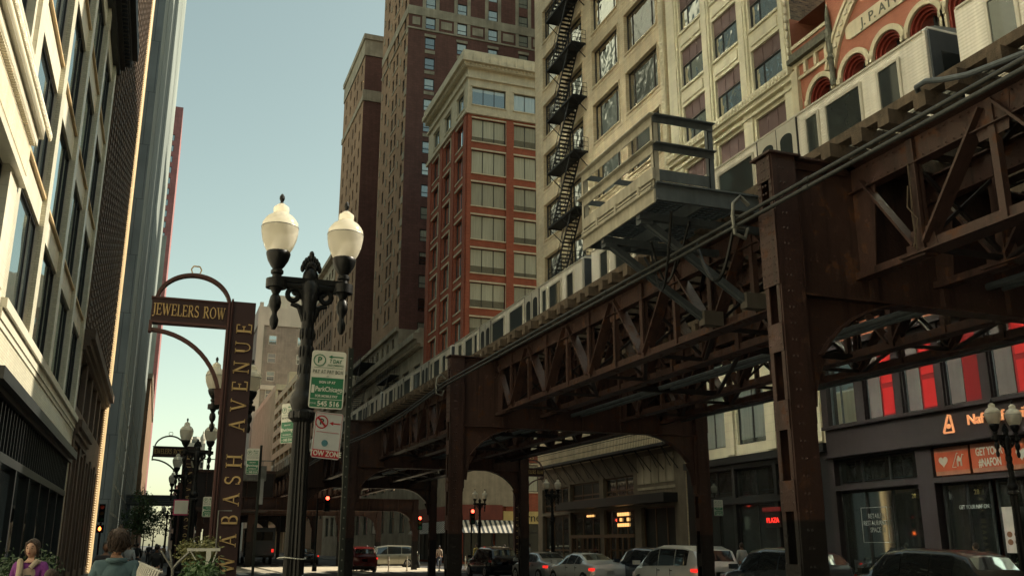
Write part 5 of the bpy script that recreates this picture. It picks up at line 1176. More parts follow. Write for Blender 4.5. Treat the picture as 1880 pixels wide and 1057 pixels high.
def train_car(y0, label):
    T = thing('train_car', label, 'train car', (12.28, y0, 7.2), group='cars of the passing elevated train')
    x0 = 0.0; zb, zt = TZ0 - 7.2, TZ1 - 7.2
    prof = [(0.0, zb), (-0.02, zb + 1.2), (0.0, zt - 0.22), (0.08, zt - 0.12)]; full = prof + [(TW - x, z) for x, z in prof[::-1]]
    M = MB(); M.prism(full, Matrix(((1, 0, 0, 0), (0, 0, 1, 0), (0, 1, 0, 0), (0, 0, 0, 1))), CL); M.build('body', m_ss, T, world=False)
    M = MB(); rp = [(0.08, zt - 0.12), (0.3, zt - 0.05), (0.8, zt), (TW - 0.8, zt), (TW - 0.3, zt - 0.05), (TW - 0.08, zt - 0.12)]
    M.prism(rp, Matrix(((1, 0, 0, 0), (0, 0, 1, 0.02), (0, 1, 0, 0), (0, 0, 0, 1))), CL - 0.04)
    for yy in (2.6, 8.9): M.box(0.7, TW - 0.7, yy, yy + 2.6, zt, zt + 0.16)
    M.build('roof', m_trroof, T, world=False)
    M = MB(); M.box(-0.03, 0.02, 0.05, CL - 0.05, zt - 0.24, zt - 0.2); M.box(-0.035, 0.02, 0.05, CL - 0.05, zb, zb + 0.08); M.build('trim_rail', m_ss2, T, world=False)
    for (a, b, k) in ((0.7, 1.2, 's'), (1.75, 2.75, 'b'), (3.05, 3.4, 's'), (5.4, 6.8, 'b'), (7.5, 8.9, 'b'), (10.9, 11.25, 's'), (11.55, 12.55, 'b'), (13.1, 13.6, 's')):
        z0, z1 = (zb + 1.12, zt - 0.48)
        M = MB(); M.box(-0.05, -0.015, a - 0.06, b + 0.06, z0 - 0.06, z0); M.box(-0.05, -0.015, a - 0.06, b + 0.06, z1, z1 + 0.06); M.box(-0.05, -0.015, a - 0.06, a, z0, z1); M.box(-0.05, -0.015, b, b + 0.06, z0, z1)
        if k == 'b': M.box(-0.05, -0.015, a, b, z0 + 0.5, z0 + 0.54)
        f = M.build('window', m_ss2, T, world=False); M = MB(); M.quad((-0.026, a, z0), (-0.026, b, z0), (-0.026, b, z1), (-0.026, a, z1)); M.build('pane', g_train, f, world=False)
    for a in (3.75, 9.1):
        M = MB(); M.box(-0.03, -0.012, a, a + 1.42, zb + 0.1, zt - 0.26); f = M.build('door', m_ss2, T, world=False)
        M = MB(); M.box(-0.034, -0.03, a + 0.7, a + 0.72, zb + 0.1, zt - 0.26); M.box(-0.04, -0.012, a - 0.03, a, zb + 0.1, zt - 0.26); M.box(-0.04, -0.012, a + 1.42, a + 1.45, zb + 0.1, zt - 0.26); M.build('door_seal', m_rub, f, world=False)
        M = MB()
        for q in (0.16, 0.84):
            zA, zB = zb + 1.1, zt - 0.5; pts = [(a + q, zA), (a + q + 0.42, zA)] + [(a + q + 0.21 + 0.21*math.cos(R(t)), zB - 0.12 + 0.12*math.sin(R(t))) for t in range(0, 181, 20)]
            M.prism(pts, Matrix(((0, 0, 1, -0.037), (1, 0, 0, 0), (0, 1, 0, 0), (0, 0, 0, 1))), 0.006)
        M.build('door_window', g_train, f, world=False)
    M = MB(); M.box(0.2, TW - 0.2, 1.0, CL - 1.0, zb - 0.55, zb); 
    M.build('undercarriage', m_rub, T, world=False)
    for yy in (1.6, 3.6, 10.7, 12.7):
        M = MB(); M.lathe([(0.36, -0.06), (0.36, 0.06)], (0, 0, 0), 14, Matrix.Translation((0.65, yy, 0.36)) @ Matrix.Rotation(R(90), 4, 'Y')); M.lathe([(0.36, -0.06), (0.36, 0.06)], (0, 0, 0), 14, Matrix.Translation((2.09, yy, 0.36)) @ Matrix.Rotation(R(90), 4, 'Y')); M.build('wheelset', m_rub, T, world=False)
    for yy in (-0.04, CL):
        M = MB(); M.box(0.06, TW - 0.06, yy, yy + 0.04, zb + 0.02, zt - 0.2); e_ = M.build('end_wall', mat('blue_grey_end_paint', (0.05, 0.06, 0.07), 0.5), T, world=False)
        M = MB(); yq = yy - 0.012 if yy < 0 else yy + 0.04; M.box(0.3, 0.85, yq, yq + 0.012, zb + 1.2, zt - 0.6); M.box(TW - 0.85, TW - 0.3, yq, yq + 0.012, zb + 1.2, zt - 0.6); M.build('end_window', g_train, e_, world=False)
    for s in (0, 1):
        yy = -0.3 if s == 0 else CL
        M = MB(); M.box(0.95, TW - 0.95, yy, yy + 0.3, zb, zt - 0.3); M.box(1.2, TW - 1.2, yy, yy + 0.3, zb - 0.25, zb - 0.05); M.build('gangway', m_rub, T, world=False)
    return T
labs = ['stainless train car nearest the camera, cut by the right edge', 'stainless train car passing in front of the arched windows and plum panels', 'stainless train car passing behind the service platform', 'stainless train car in front of the fire escape building', 'stainless train car over the street crossing', 'stainless train car before the orange brick building', 'stainless train car before the low stone building with balconies', 'stainless train car farthest down the line']
tc = train_car(11.65, labs[1])
for k in (-1, 1, 2, 3, 4, 5, 6):
    c = copy_tree(tc); c.location.y = 11.65 + 15.0*k; c['label'] = labs[k + 1]; WM[c.name] = Matrix.Translation(c.location)
# ================================================================== street lamps
def globe_mat():
    m, nt, b = newmat('acrylic_globe'); out = nt.nodes["Material Output"]
    tr = nt.nodes.new("ShaderNodeBsdfTranslucent"); tr.inputs[0].default_value = (1.0, 0.95, 0.80, 1)
    b.inputs["Base Color"].default_value = (0.9, 0.87, 0.78, 1); b.inputs["Roughness"].default_value = 0.15
    mx = nt.nodes.new("ShaderNodeMixShader"); mx.inputs[0].default_value = 0.65; nt.links.new(b.outputs[0], mx.inputs[1]); nt.links.new(tr.outputs[0], mx.inputs[2])
    tp = nt.nodes.new("ShaderNodeBsdfTransparent"); m2 = nt.nodes.new("ShaderNodeMixShader"); m2.inputs[0].default_value = 0.12
    nt.links.new(mx.outputs[0], m2.inputs[1]); nt.links.new(tp.outputs[0], m2.inputs[2]); nt.links.new(m2.outputs[0], out.inputs[0]); return m
m_globe = globe_mat()
def street_lamp():
    T = thing('street_lamp', 'x', 'street lamp', (0, 0, 0), group='twin globe street lamps along the kerbs')
    M = MB(); M.lathe([(0.30, 0), (0.30, 0.12), (0.24, 0.2), (0.25, 0.55), (0.19, 0.62), (0.2, 0.8), (0.135, 0.95)], (0, 0, 0), 20); M.build('base', m_black, T, world=False, smooth=True)
    M = MB(); M.lathe([(0.115, 0.95), (0.102, 2.0), (0.092, 2.95)], (0, 0, 0), 32, flute=0.13); M.build('shaft', m_black, T, world=False)
    M = MB(); M.lathe([(0.105, 2.93), (0.14, 2.97), (0.14, 3.03), (0.115, 3.06), (0.13, 3.1), (0.15, 3.16), (0.13, 3.22), (0.10, 3.28), (0.11, 3.33), (0.08, 3.4), (0.068, 3.7), (0.07, 4.0), (0.085, 4.25), (0.11, 4.45), (0.08, 4.5)], (0, 0, 0), 20)
    for k in range(10):
        t = 2*math.pi*k/10
        for j in range(4): M.ell((0.07*math.cos(t + j*.3), 0.07*math.sin(t + j*.3), 3.5 + j*0.2), (0.018, 0.018, 0.07), 6, 4)
        M.ell((0.125*math.cos(t), 0.125*math.sin(t), 3.0), (0.03, 0.03, 0.05), 6, 4)
    M.build('ornate_neck', m_black, T, world=False, smooth=True)
    M = MB()
    for s in (-1, 1):
        M.tube([(0, 0, 4.47), (s*0.12, 0, 4.44), (s*0.25, 0, 4.45), (s*0.37, 0, 4.46)], [0.07, 0.055, 0.05, 0.06], 10)
        M.box(min(0, s*0.37), max(0, s*0.37), -0.055, 0.055, 4.47, 4.53)
        pts = []
        for i in range(22):
            a = R(200 - i*24); r = 0.105 - i*0.004; pts.append((s*(0.17 + r*math.cos(a)*1.0), 0, 4.33 + r*math.sin(a)))
        M.tube(pts, [0.034]*6 + [0.03]*16, 7)
        M.tube([(s*0.05, 0, 4.05), (s*0.1, 0, 4.2), (s*0.14, 0, 4.22), (s*0.2, 0, 4.23)], [0.03, 0.035, 0.03, 0.02], 7)
        M.tube([(s*0.37, -0.0, 4.40), (s*0.37, 0, 4.5)], 0.115, 16)
    M.build('arm', m_black, T, world=False, smooth=True)
    M = MB()
    for k in range(9):
        a = R(-70 + 17.5*k); M.ell((0.10*math.sin(a), 0, 4.6 + 0.17*math.cos(a)), (0.028, 0.03, 0.05), 7, 5)
    for k in range(7):
        a = R(-55 + 18*k); M.ell((0.06*math.sin(a), -0.02, 4.6 + 0.1*math.cos(a)), (0.024, 0.03, 0.045), 7, 5)
    M.ell((0, 0, 4.55), (0.09, 0.06, 0.13), 10, 8); M.ell((0, 0, 4.82), (0.03, 0.03, 0.05), 8, 6)
    M.build('palmette', m_black, T, world=False, smooth=True)
    for s in (-1, 1):
        M = MB(); M.lathe([(0.02, 3.93), (0.045, 3.98), (0.05, 4.04), (0.028, 4.1), (0.03, 4.13), (0.06, 4.18), (0.068, 4.24), (0.055, 4.3), (0.035, 4.33), (0.06, 4.38), (0.085, 4.41)], (s*0.37, 0, 0), 14); M.build('pendant', m_black, T, world=False, smooth=True)
        M = MB(); M.lathe([(0.055, 4.5), (0.05, 4.55), (0.07, 4.57), (0.07, 4.6), (0.05, 4.62), (0.075, 4.65), (0.115, 4.72), (0.13, 4.77), (0.135, 4.8), (0.125, 4.82), (0.115, 4.82)], (s*0.37, 0, 0), 18); M.build('cup', m_black, T, world=False, smooth=True)
        M = MB(); M.lathe([(0.12, 4.81), (0.155, 4.87), (0.188, 4.96), (0.204, 5.05), (0.205, 5.1), (0.195, 5.16), (0.17, 5.2), (0.15, 5.225), (0.14, 5.235), (0.10, 5.26), (0.085, 5.28), (0.088, 5.31), (0.085, 5.345), (0.055, 5.37), (0.03, 5.39)], (s*0.37, 0, 0), 24); g_ = M.build('globe', m_globe, T, world=False, smooth=True)
        M = MB(); M.lathe([(0.03, 5.385), (0.015, 5.41), (0.03, 5.45), (0.028, 5.48), (0.01, 5.51)], (s*0.37, 0, 0), 8); M.build('finial', m_black, g_, world=False)
        M = MB(); M.lathe([(0.207, 5.098), (0.209, 5.103), (0.207, 5.108)], (s*0.37, 0, 0), 24); M.build('seam_ring', m_galv, g_, world=False)
    return T
L0 = street_lamp()
spots = [(1.385, 10.32, 'tall black twin globe street lamp, nearest and largest'), (1.28, 20.6, 'twin globe street lamp half hidden by the Jewelers Row pylon'), (1.02, 31.3, 'unlit twin globe street lamp in front of the second Jewelers Row sign'), (1.0, 42.6, 'twin globe street lamp fourth along the left kerb'), (1.0, 54.0, 'small twin globe street lamp fifth along the left kerb'), (1.0, 100, 'tiny twin globe street lamp under the footbridge'),
         (21.47, 19.4, 'twin globe street lamp in front of the orange shop posters'), (21.7, 52.0, 'twin globe street lamp before the lit oak shopfront'), (21.4, 64.6, 'twin globe street lamp beside the red traffic light at the crossing'), (21.4, 36, 'twin globe street lamp hidden behind the near steel column')]
for i, (x, y, lab) in enumerate(spots[:9]):
    o = L0 if i == 0 else copy_tree(L0)
    o.location = (x, y, 0); o['label'] = lab; WM[o.name] = Matrix.Translation(o.location)

# ================================================================== district pylons
m_sign = mat('maroon_sign_steel', (0.032, 0.012, 0.012), 0.55, grime=0.2)
m_sign_lit = mat('maroon_steel_lit', (0.085, 0.036, 0.031), 0.45, grime=0.2)  # same maroon steel, lightened where light catches the edges
m_goldl = mat('gilt_letter', (0.72, 0.52, 0.24), 0.35, 0.4, 0.1)
def pylon(x, y, label, side=-1):
    T = thing('street_sign', label, 'sign', (x, y, 0), group='arched district signs')
    s = side
    def bx(M, a, b, y0, y1, z0, z1): M.box(min(a*s, b*s), max(a*s, b*s), y0, y1, z0, z1)
    M = MB(); M.box(-0.22, 0.22, -0.1, 0.1, 0, 6.46); M.build('pylon', m_sign, T, world=False)
    M = MB()
    for a in (0.225, 0.29): bx(M, a, a + 0.035, -0.14, 0.14, 0, 6.5)
    M.box(-0.24, -0.22, -0.14, 0.14, 0, 6.46); bx(M, 0.22, 0.33, -0.08, 0.08, 0, 6.44); M.build('edge_channel', m_sign_lit, T, world=False)
    M = MB(); bx(M, 0.33, 1.78, -0.09, 0.09, 5.94, 6.4); M.build('arm', m_sign, T, world=False)
    M = MB(); bx(M, 0.33, 1.8, -0.12, 0.12, 5.9, 5.94); bx(M, 0.33, 1.8, -0.12, 0.12, 6.4, 6.43); bx(M, 1.74, 1.8, -0.1, 0.1, 5.72, 5.9); M.build('arm_rail', m_sign_lit, T, world=False)
    M = MB(); N = 24
    P = [(s*(1.0 + 0.71*math.cos(R(8 + 164*i/N))), 6.33 + 0.62*math.sin(R(8 + 164*i/N))) for i in range(N + 1)]
    for i in range(N): M.beam((P[i][0], 0, P[i][1]), (P[i+1][0], 0, P[i+1][1]), 0.2, 0.06)
    M.build('arch', m_sign_lit, T, world=False)
    M = MB()
    P = [(s*(0.33 + 1.45*math.sin(R(90*i/14))), 4.38 + 1.4*(1 - 0) * 0 + 1.42*math.cos(R(90*i/14))*0 + 1.42*(1 - math.cos(R(90*i/14)))*0 + 1.42*math.sin(R(90*i/14))**1) for i in range(15)]
    P = [(s*(0.36 + 1.42*(1 - math.cos(R(90*i/14)))), 4.35 + 1.42*math.sin(R(90*i/14))) for i in range(15)]
    for i in range(14): M.beam((P[i][0], 0, P[i][1]), (P[i+1][0], 0, P[i+1][1]), 0.14, 0.07)
    M.build('brace_arc', m_sign_lit, T, world=False)
    M = MB(); hx = [(-.07, 0), (-.1, .09), (-.06, .16), (.06, .16), (.1, .09), (.07, 0)]
    for i in range(6):
        a, b = hx[i], hx[(i+1) % 6]; M.beam((s*1.0 + a[0], 0, 6.99 + a[1]), (s*1.0 + b[0], 0, 6.99 + b[1]), 0.03, 0.022)
    M.build('gem_ring', m_goldl, T, world=False)
    Mw = Matrix(((0, -1, 0, 0.17), (0, 0, -1, -0.1), (1, 0, 0, 1.12), (0, 0, 0, 1)))
    serif_word('WABASH AVENUE', 0.3, Mw, 0.035, 0.52).build('street_lettering', m_goldl, T, world=False)
    h = 0.235; wd = serif_word('JEWELERS ROW', h, Matrix.Identity(4), 0.1, 0.06).width; k = 1.4/wd
    x0 = -1.76 if s < 0 else 0.36
    Mj = Matrix(((k, 0, 0, x0), (0, 0, -1, -0.09), (0, 1, 0, 6.06), (0, 0, 0, 1)))
    serif_word('JEWELERS ROW', h, Mj, 0.03, 0.06).build('district_lettering', m_goldl, T, world=False)
    return T
pylon(1.31, 19.5, 'maroon arched sign reading Jewelers Row and Wabash Avenue, nearest')
pylon(1.31, 50.6, 'maroon Jewelers Row sign half hidden behind lamp globes farther down the left kerb')
pylon(21.4, 57.0, 'small distant Jewelers Row sign on the right kerb', 1)

# ================================================================== parking signs
m_post = mat('dark_sign_post', (0.02, 0.025, 0.02), 0.4)
m_sw = mat('sign_white', (0.62, 0.63, 0.55), 0.45, grime=0.12); m_sg = mat('sign_green', (0.02, 0.16, 0.075), 0.45, grime=0.1); m_sr = mat('sign_red', (0.38, 0.02, 0.03), 0.45, grime=0.1); m_sk = mat('sign_dark_text', (0.03, 0.06, 0.04), 0.5, grime=0)
m_sb = mat('sign_back_steel', (0.3, 0.31, 0.3), 0.5, 0.4)
def rounded(w, h, r, n=4):
    p = []
    for cx, cy, a0 in ((w/2 - r, h/2 - r, 0), (-w/2 + r, h/2 - r, 90), (-w/2 + r, -h/2 + r, 180), (w/2 - r, -h/2 + r, 270)):
        for i in range(n + 1): a = R(a0 + 90*i/n); p.append((cx + r*math.cos(a), cy + r*math.sin(a)))
    return p
def YM(x, y, z, roll=0, yaw=0): return Matrix.Translation((x, y, z)) @ Matrix.Rotation(yaw, 4, 'Z') @ Matrix.Rotation(R(90), 4, 'X') @ Matrix.Rotation(roll, 4, 'Z')
def ringp(M, r0, r1, M4, t, n=24, a0=0, a1=360):
    for i in range(n):
        a, b = R(a0 + (a1-a0)*i/n), R(a0 + (a1-a0)*(i+1)/n)
        M.prism([(r0*math.cos(a), r0*math.sin(a)), (r1*math.cos(a), r1*math.sin(a)), (r1*math.cos(b), r1*math.sin(b)), (r0*math.cos(b), r0*math.sin(b))], M4, t)
def tx(s, size, M4, m, parent, sx=1.0, bold=0.0):
    o = text(s, size, (0, 0, 0), Matrix.Identity(3), m, None, 'lettering', 0.001, sx=sx, bold=bold)
    o.data.transform(wmat(parent).inverted() @ M4); o.parent = parent; return o
def arrow(M, M4, x0, x1, y, w):
    s = 1 if x1 < x0 else -1
    M.prism([(x0, y - w/2), (x0, y + w/2), (x1 + s*w*3, y + w/2), (x1 + s*w*3, y - w/2)], M4, 0.001)
    M.prism([(x1, y), (x1 + s*w*3.4, y + w*1.7), (x1 + s*w*3.4, y - w*1.7)], M4, 0.001)
def pay_sign(x, y, z, w, h, roll, yaw, T, num='545 516', simple=False):
    B = YM(x, y, z, roll, yaw); M = MB(); M.prism(rounded(w, h, 0.03), B, 0.004); f = M.build('pay_sign_plate', m_sw, T)
    F = B @ Matrix.Translation((0, 0, 0.005)); M = MB()
    M.prism([(-w/2 + .012, -h/2 + .012), (w/2 - .012, -h/2 + .012), (w/2 - .012, h*0.03), (-w/2 + .012, h*0.03)], F, 0.0008); g_ = M.build('green_field', m_sg, f)
    F2 = B @ Matrix.Translation((0, 0, 0.007)); M = MB()
    ringp(M, 0.052*w/.34, 0.062*w/.34, F2 @ Matrix.Translation((-w*0.27, h*0.33, 0)), 0.001)
    arrow(M, F2, w*0.42, -w*0.02, h*0.4, 0.011); M.prism([(-w*.42, h*.2), (w*.42, h*.2), (w*.42, h*.207), (-w*.42, h*.207)], F2, 0.001)
    M.build('print_mark', m_sg, f)
    k = w/0.34
    tx('P', 0.085*k, F2 @ Matrix.Translation((-w*0.27, h*0.33, 0)), m_sg, f, bold=0.002)
    tx('7 DAY', 0.055*k, F2 @ Matrix.Translation((w*0.2, h*0.32, 0)), m_sg, f, 0.8, 0.001); tx('PAID PARKING', 0.03*k, F2 @ Matrix.Translation((w*0.2, h*0.25, 0)), m_sg, f, 0.8)
    tx('PAY AT PAY BOX', 0.054*k, F2 @ Matrix.Translation((0, h*0.13, 0)), m_sk, f, 0.72); tx('or', 0.025*k, F2 @ Matrix.Translation((0, h*0.06, 0)), m_sk, f)
    tx('SIGN UP AT', 0.034*k, F2 @ Matrix.Translation((0, -h*0.05, 0)), m_sw, f, 0.9, 0.001)
    tx('ParkChicago', 0.068*k, F2 @ Matrix.Translation((w*0.06, -h*0.17, 0)), m_sw, f, 0.78, 0.0015); tx('.com', 0.026*k, F2 @ Matrix.Translation((w*0.36, -h*0.225, 0)), m_sw, f)
    M = MB(); ct = (-w*0.40, -h*0.17); ringp(M, 0.0, 0.001, F2, 0.0001, 3)
    M.prism([(ct[0] - .014*k, ct[1] - .04*k), (ct[0] + .014*k, ct[1] - .04*k), (ct[0] + .014*k, ct[1] + .04*k), (ct[0] - .014*k, ct[1] + .04*k)], F2, 0.001)
    M.prism([(-w*.47, -h*.345), (w*.47, -h*.345), (w*.47, -h*.337), (-w*.47, -h*.337)], F2, 0.001); M.build('phone_mark', m_sw, f)
    tx('FOR MOBILE PAY', 0.034*k, F2 @ Matrix.Translation((0, -h*0.29, 0)), m_sw, f, 0.85, 0.001)
    tx(num, 0.07*k, F2 @ Matrix.Translation((w*0.07, -h*0.42, 0)), m_sw, f, 0.95, 0.002); tx('ZONE', 0.024*k, F2 @ Matrix.Translation((-w*0.38, -h*0.42, 0)), m_sw, f)
def tow_sign(x, y, z, w, h, roll, yaw, T):
    B = YM(x, y, z, roll, yaw); M = MB(); M.prism(rounded(w, h, 0.025), B, 0.004); f = M.build('tow_sign_plate', mat('sign_white_dim', (0.5, 0.53, 0.52), 0.45, grime=0.15), T)
    F = B @ Matrix.Translation((0, 0, 0.005)); M = MB()
    M.prism([(-w/2 + .008, -h/2 + .01), (w/2 - .008, -h/2 + .01), (w/2 - .008, -h/2 + .085), (-w/2 + .008, -h/2 + .085)], F, 0.001)
    c = F @ Matrix.Translation((-w*0.25, h*0.28, 0)); ringp(M, 0.055, 0.067, c, 0.001); M.prism([(-.05, .035), (-.037, .05), (.05, -.035), (.037, -.05)], c @ Matrix.Translation((0, 0, 0.001)), 0.001)
    arrow(M, F, w*0.42, w*0.02, h*0.27, 0.012); M.prism([(-w*.4, h*.06), (w*.4, h*.06), (w*.4, h*.07), (-w*.4, h*.07)], F, 0.001)
    for q in ((-w/2 + .008, w/2 - .008, h/2 - .014, h/2 - .010), (w/2 - .013, w/2 - .009, -h/2, h/2 - .012), (-w/2 + .009, -w/2 + .013, -h/2, h/2 - .012)): M.prism([(q[0], q[2]), (q[1], q[2]), (q[1], q[3]), (q[0], q[3])], F, 0.0008)
    M.build('red_mark', m_sr, f); tx('P', 0.08, c, m_sk, f, bold=0.003); tx('TOW ZONE', 0.072, F @ Matrix.Translation((0, -h/2 + .047, 0.0012)), m_sw, f, 0.82, 0.002)
    M = MB(); ringp(M, 0.0, 0.033, F @ Matrix.Translation((-w*0.07, -h*0.17, 0)), 0.001); M.build('sticker', mat('teal_sticker', (0.08, 0.22, 0.26), 0.4), f)
T = thing('parking_sign', 'green and white Park Chicago pay sign over red tow zone sign on dark post', 'sign', (1.74, 9.55, 0))
M = MB(); M.box(1.715, 1.765, 9.53, 9.58, 0, 3.62); M.build('post', m_post, T)
M = MB()
for k in range(34):
    M.add([(1.74, 9.528, 0.2 + k*0.1), (1.75, 9.528, 0.21 + k*0.1), (1.74, 9.528, 0.22 + k*0.1), (1.73, 9.528, 0.21 + k*0.1)], [(0, 1, 2, 3)])
M.build('bolt_holes', m_galv, T)
pay_sign(1.505, 9.5, 3.27, 0.345, 0.59, R(-1.5), R(-4), T)
tow_sign(1.535, 9.52, 2.71, 0.29, 0.46, R(-3.5), R(6), T)
T = thing('parking_sign', 'blue green parking sign twisted away on its post behind the lamp', 'sign', (2.2, 17, 0))
M = MB(); M.box(2.17, 2.23, 16.97, 17.03, 0, 4.1); M.build('post', m_post, T); pay_sign(2.02, 16.9, 3.72, 0.3, 0.7, R(1), R(-50), T)
T = thing('parking_sign', 'pay sign on a thin dark post right of the Wabash Avenue pylon', 'sign', (2.27, 24, 0))
M = MB(); M.box(2.24, 2.3, 23.97, 24.03, 0, 4.02); M.build('post', m_post, T); pay_sign(2.08, 23.9, 3.62, 0.3, 0.62, 0, R(-12), T)
M = MB(); M.box(2.3, 2.38, 23.9, 23.93, 2.6, 3.2); M.build('side_plate', m_sb, T)
T = thing('parking_sign', 'small pay to park sign just left of the pylon, low', 'sign', (1.28, 26, 0))
M = MB(); M.box(1.3, 1.34, 25.98, 26.02, 0, 2.8); M.build('post', m_post, T); pay_sign(1.24, 25.9, 2.6, 0.3, 0.5, 0, 0, T)
T = thing('poster_sign', 'square pink edged notice fixed to the second pylon', 'sign', (0.65, 30, 2.4))
M = MB(); M.box(0.44, 0.86, 29.98, 30.02, 2.5, 2.95); f = M.build('pink_board', mat('pink_board', (0.5, 0.05, 0.15), 0.5), T)
M = MB(); M.box(0.47, 0.85, 29.965, 29.979, 2.54, 2.92); M.build('notice_face', m_sw, f); M = MB(); M.box(0.9, 0.93, 29.98, 30.02, 0, 3.0); M.box(0.86, 0.93, 29.98, 30.02, 2.85, 2.87); M.build('post', m_post, T)
T = thing('parking_sign', 'white no parking sign before the black shopfront, across the street', 'sign', (21.35, 33.5, 0))
M = MB(); M.box(21.33, 21.38, 33.48, 33.53, 0, 3.6); M.build('post', m_post, T); pay_sign(21.2, 33.45, 3.1, 0.36, 0.62, 0, R(-20), T)
T = thing('parking_sign', 'two small stacked signs on a post beyond the silver minivan', 'sign', (19.6, 90.6, 0))
M = MB(); M.box(19.58, 19.66, 90.6, 90.68, 0, 4.4); M.build('post', m_post, T); M = MB(); M.box(19.3, 19.95, 90.5, 90.56, 3.5, 4.2); M.box(19.3, 19.95, 90.5, 90.56, 2.7, 3.4); M.build('sign_plate', m_sb, T)

# ================================================================== traffic signals
def signal(name, label, x, y, h, lit='red', z=None, arm=None, ped=False, back=False, scale=1.0):
    T = thing(name, label, 'traffic light', (x, y, 0))
    M = MB(); M.tube([(x, y, 0), (x, y, h + 0.3)], 0.06, 8); M.lathe([(0.16, 0), (0.16, 0.25), (0.08, 0.5)], (x, y, 0), 10)
    if arm: M.tube([(x, y, h), (x + arm, y, h + 0.1)], 0.04, 6)
    M.build('pole', m_black, T)
    hx = x + (arm or 0.0); w = 0.17
    M = MB(); M.box(hx - w, hx + w, y - 0.28, y - 0.08, h - 0.55, h + 0.5)
    M.build('housing', m_black, T)
    for k, (c, nm) in enumerate((('red', (1, 0.1, 0.05)), ('amber', (0.1, 0.06, 0.01)), ('green', (0.01, 0.08, 0.04)))):
        M = MB(); zz = h + 0.32 - k*0.34; M.lathe([(0.12, 0), (0.115, 0.02), (0.02, 0.035)], (0, 0, 0), 12, Matrix.Translation((hx, y - 0.28, zz)) @ Matrix.Rotation(R(90), 4, 'X'))
        M.build('lens', e_red if (c == lit) else mat('unlit_lens_' + c, nm, 0.3, grime=0), T)
        M = MB(); M.tube([(hx, y - 0.28, zz + 0.0)], 0.1) if False else M.box(hx - 0.13, hx + 0.13, y - 0.42, y - 0.28, zz + 0.13, zz + 0.145); M.build('visor', m_black, T)
    if ped:
        M = MB(); M.box(x - 0.2, x + 0.2, y - 0.25, y - 0.05, h - 1.15, h - 0.7); f = M.build('walk_signal', m_black, T)
        M = MB(); M.ell((x - 0.02, y - 0.26, h - 0.92), (0.08, 0.015, 0.12), 8, 6); M.build('orange_hand', emit('orange_hand_lamp', (1, 0.16, 0.03), 5), f)
    return T
signal('traffic_light', 'traffic light with glowing orange hand beside the ochre building edge', -3.05, 62, 3.5, lit='none', ped=True)
signal('traffic_light', 'red traffic light left of the red car under the railway', 10.0, 64.5, 4.35, arm=0.6)
signal('traffic_light', 'red traffic light in front of the red shop fascia', 20.6, 64.0, 3.6)
signal('traffic_light', 'red traffic light by the slim rusty column at the crossing', 18.75, 71.2, 3.3)
signal('traffic_light', 'dark traffic light on a pale pole near the yellow fascia', 24.6, 64.2, 3.6, lit='none')
# ================================================================== vehicles
def paint(name, col, rough=0.25, metal=0.2):
    m = mat(name, col, rough, metal, grime=0.08, scale=2.0, streak=False, coat=0.6); return m
m_tyre = mat('tyre_rubber', (0.012, 0.012, 0.012), 0.85, grime=0.1); m_rim = mat('alloy_rim', (0.4, 0.4, 0.4), 0.3, 0.8, 0.1)
g_car = glass('car_glass', (0.008, 0.01, 0.01), 0.10); m_plate = mat('licence_plate', (0.5, 0.52, 0.5), 0.5, grime=0.1)
e_tail = emit('lit_tail_lamp', (1.0, 0.03, 0.02), 0.7); m_tail = mat('red_tail_lens', (0.30, 0.01, 0.01), 0.2, grime=0); m_head = mat('clear_lens', (0.5, 0.5, 0.5), 0.1, grime=0)
m_trim = mat('black_plastic_trim', (0.015, 0.015, 0.015), 0.5, grime=0.1)
# stations: x, z_bottom, z_belt, z_roof, halfwidth belt, halfwidth roof
CARS = {
 'sedan': (4.75, [(0, .42, .78, .80, .72, .66), (.10, .28, .92, .98, .86, .74), (.75, .22, .98, 1.07, .91, .72), (1.0, .2, .98, 1.13, .92, .70), (1.75, .2, .96, 1.41, .925, .60), (2.5, .2, .95, 1.45, .925, .61), (3.0, .2, .93, 1.38, .925, .60), (3.85, .2, .90, .97, .91, .70), (4.45, .24, .76, .80, .84, .70), (4.75, .36, .60, .62, .66, .5)], (.85, 3.85), (1.0, 1.75), (3.0, 3.85), (1.1, 3.45)),
 'suv': (4.7, [(0, .45, .95, 1.0, .78, .72), (.08, .32, 1.05, 1.2, .88, .74), (.35, .26, 1.06, 1.52, .92, .70), (.8, .25, 1.05, 1.64, .935, .70), (2.2, .25, 1.03, 1.70, .94, .72), (3.0, .25, 1.01, 1.62, .935, .68), (3.7, .25, 1.0, 1.08, .92, .74), (4.4, .28, .9, .94, .86, .72), (4.7, .4, .7, .72, .68, .5)], (.85, 3.8), (.08, .35), (3.0, 3.7), (.6, 3.35)),
 'van': (5.1, [(0, .42, .98, 1.05, .84, .76), (.1, .3, 1.08, 1.2, .93, .78), (.38, .24, 1.08, 1.62, .97, .78), (.9, .22, 1.06, 1.74, .98, .79), (2.6, .22, 1.02, 1.78, .98, .79), (3.5, .22, 1.0, 1.66, .975, .74), (4.35, .22, .98, 1.06, .95, .8), (4.85, .28, .8, .84, .86, .7), (5.1, .4, .62, .64, .7, .5)], (.95, 4.1), (.1, .38), (3.5, 4.35), (.6, 3.95)),
}
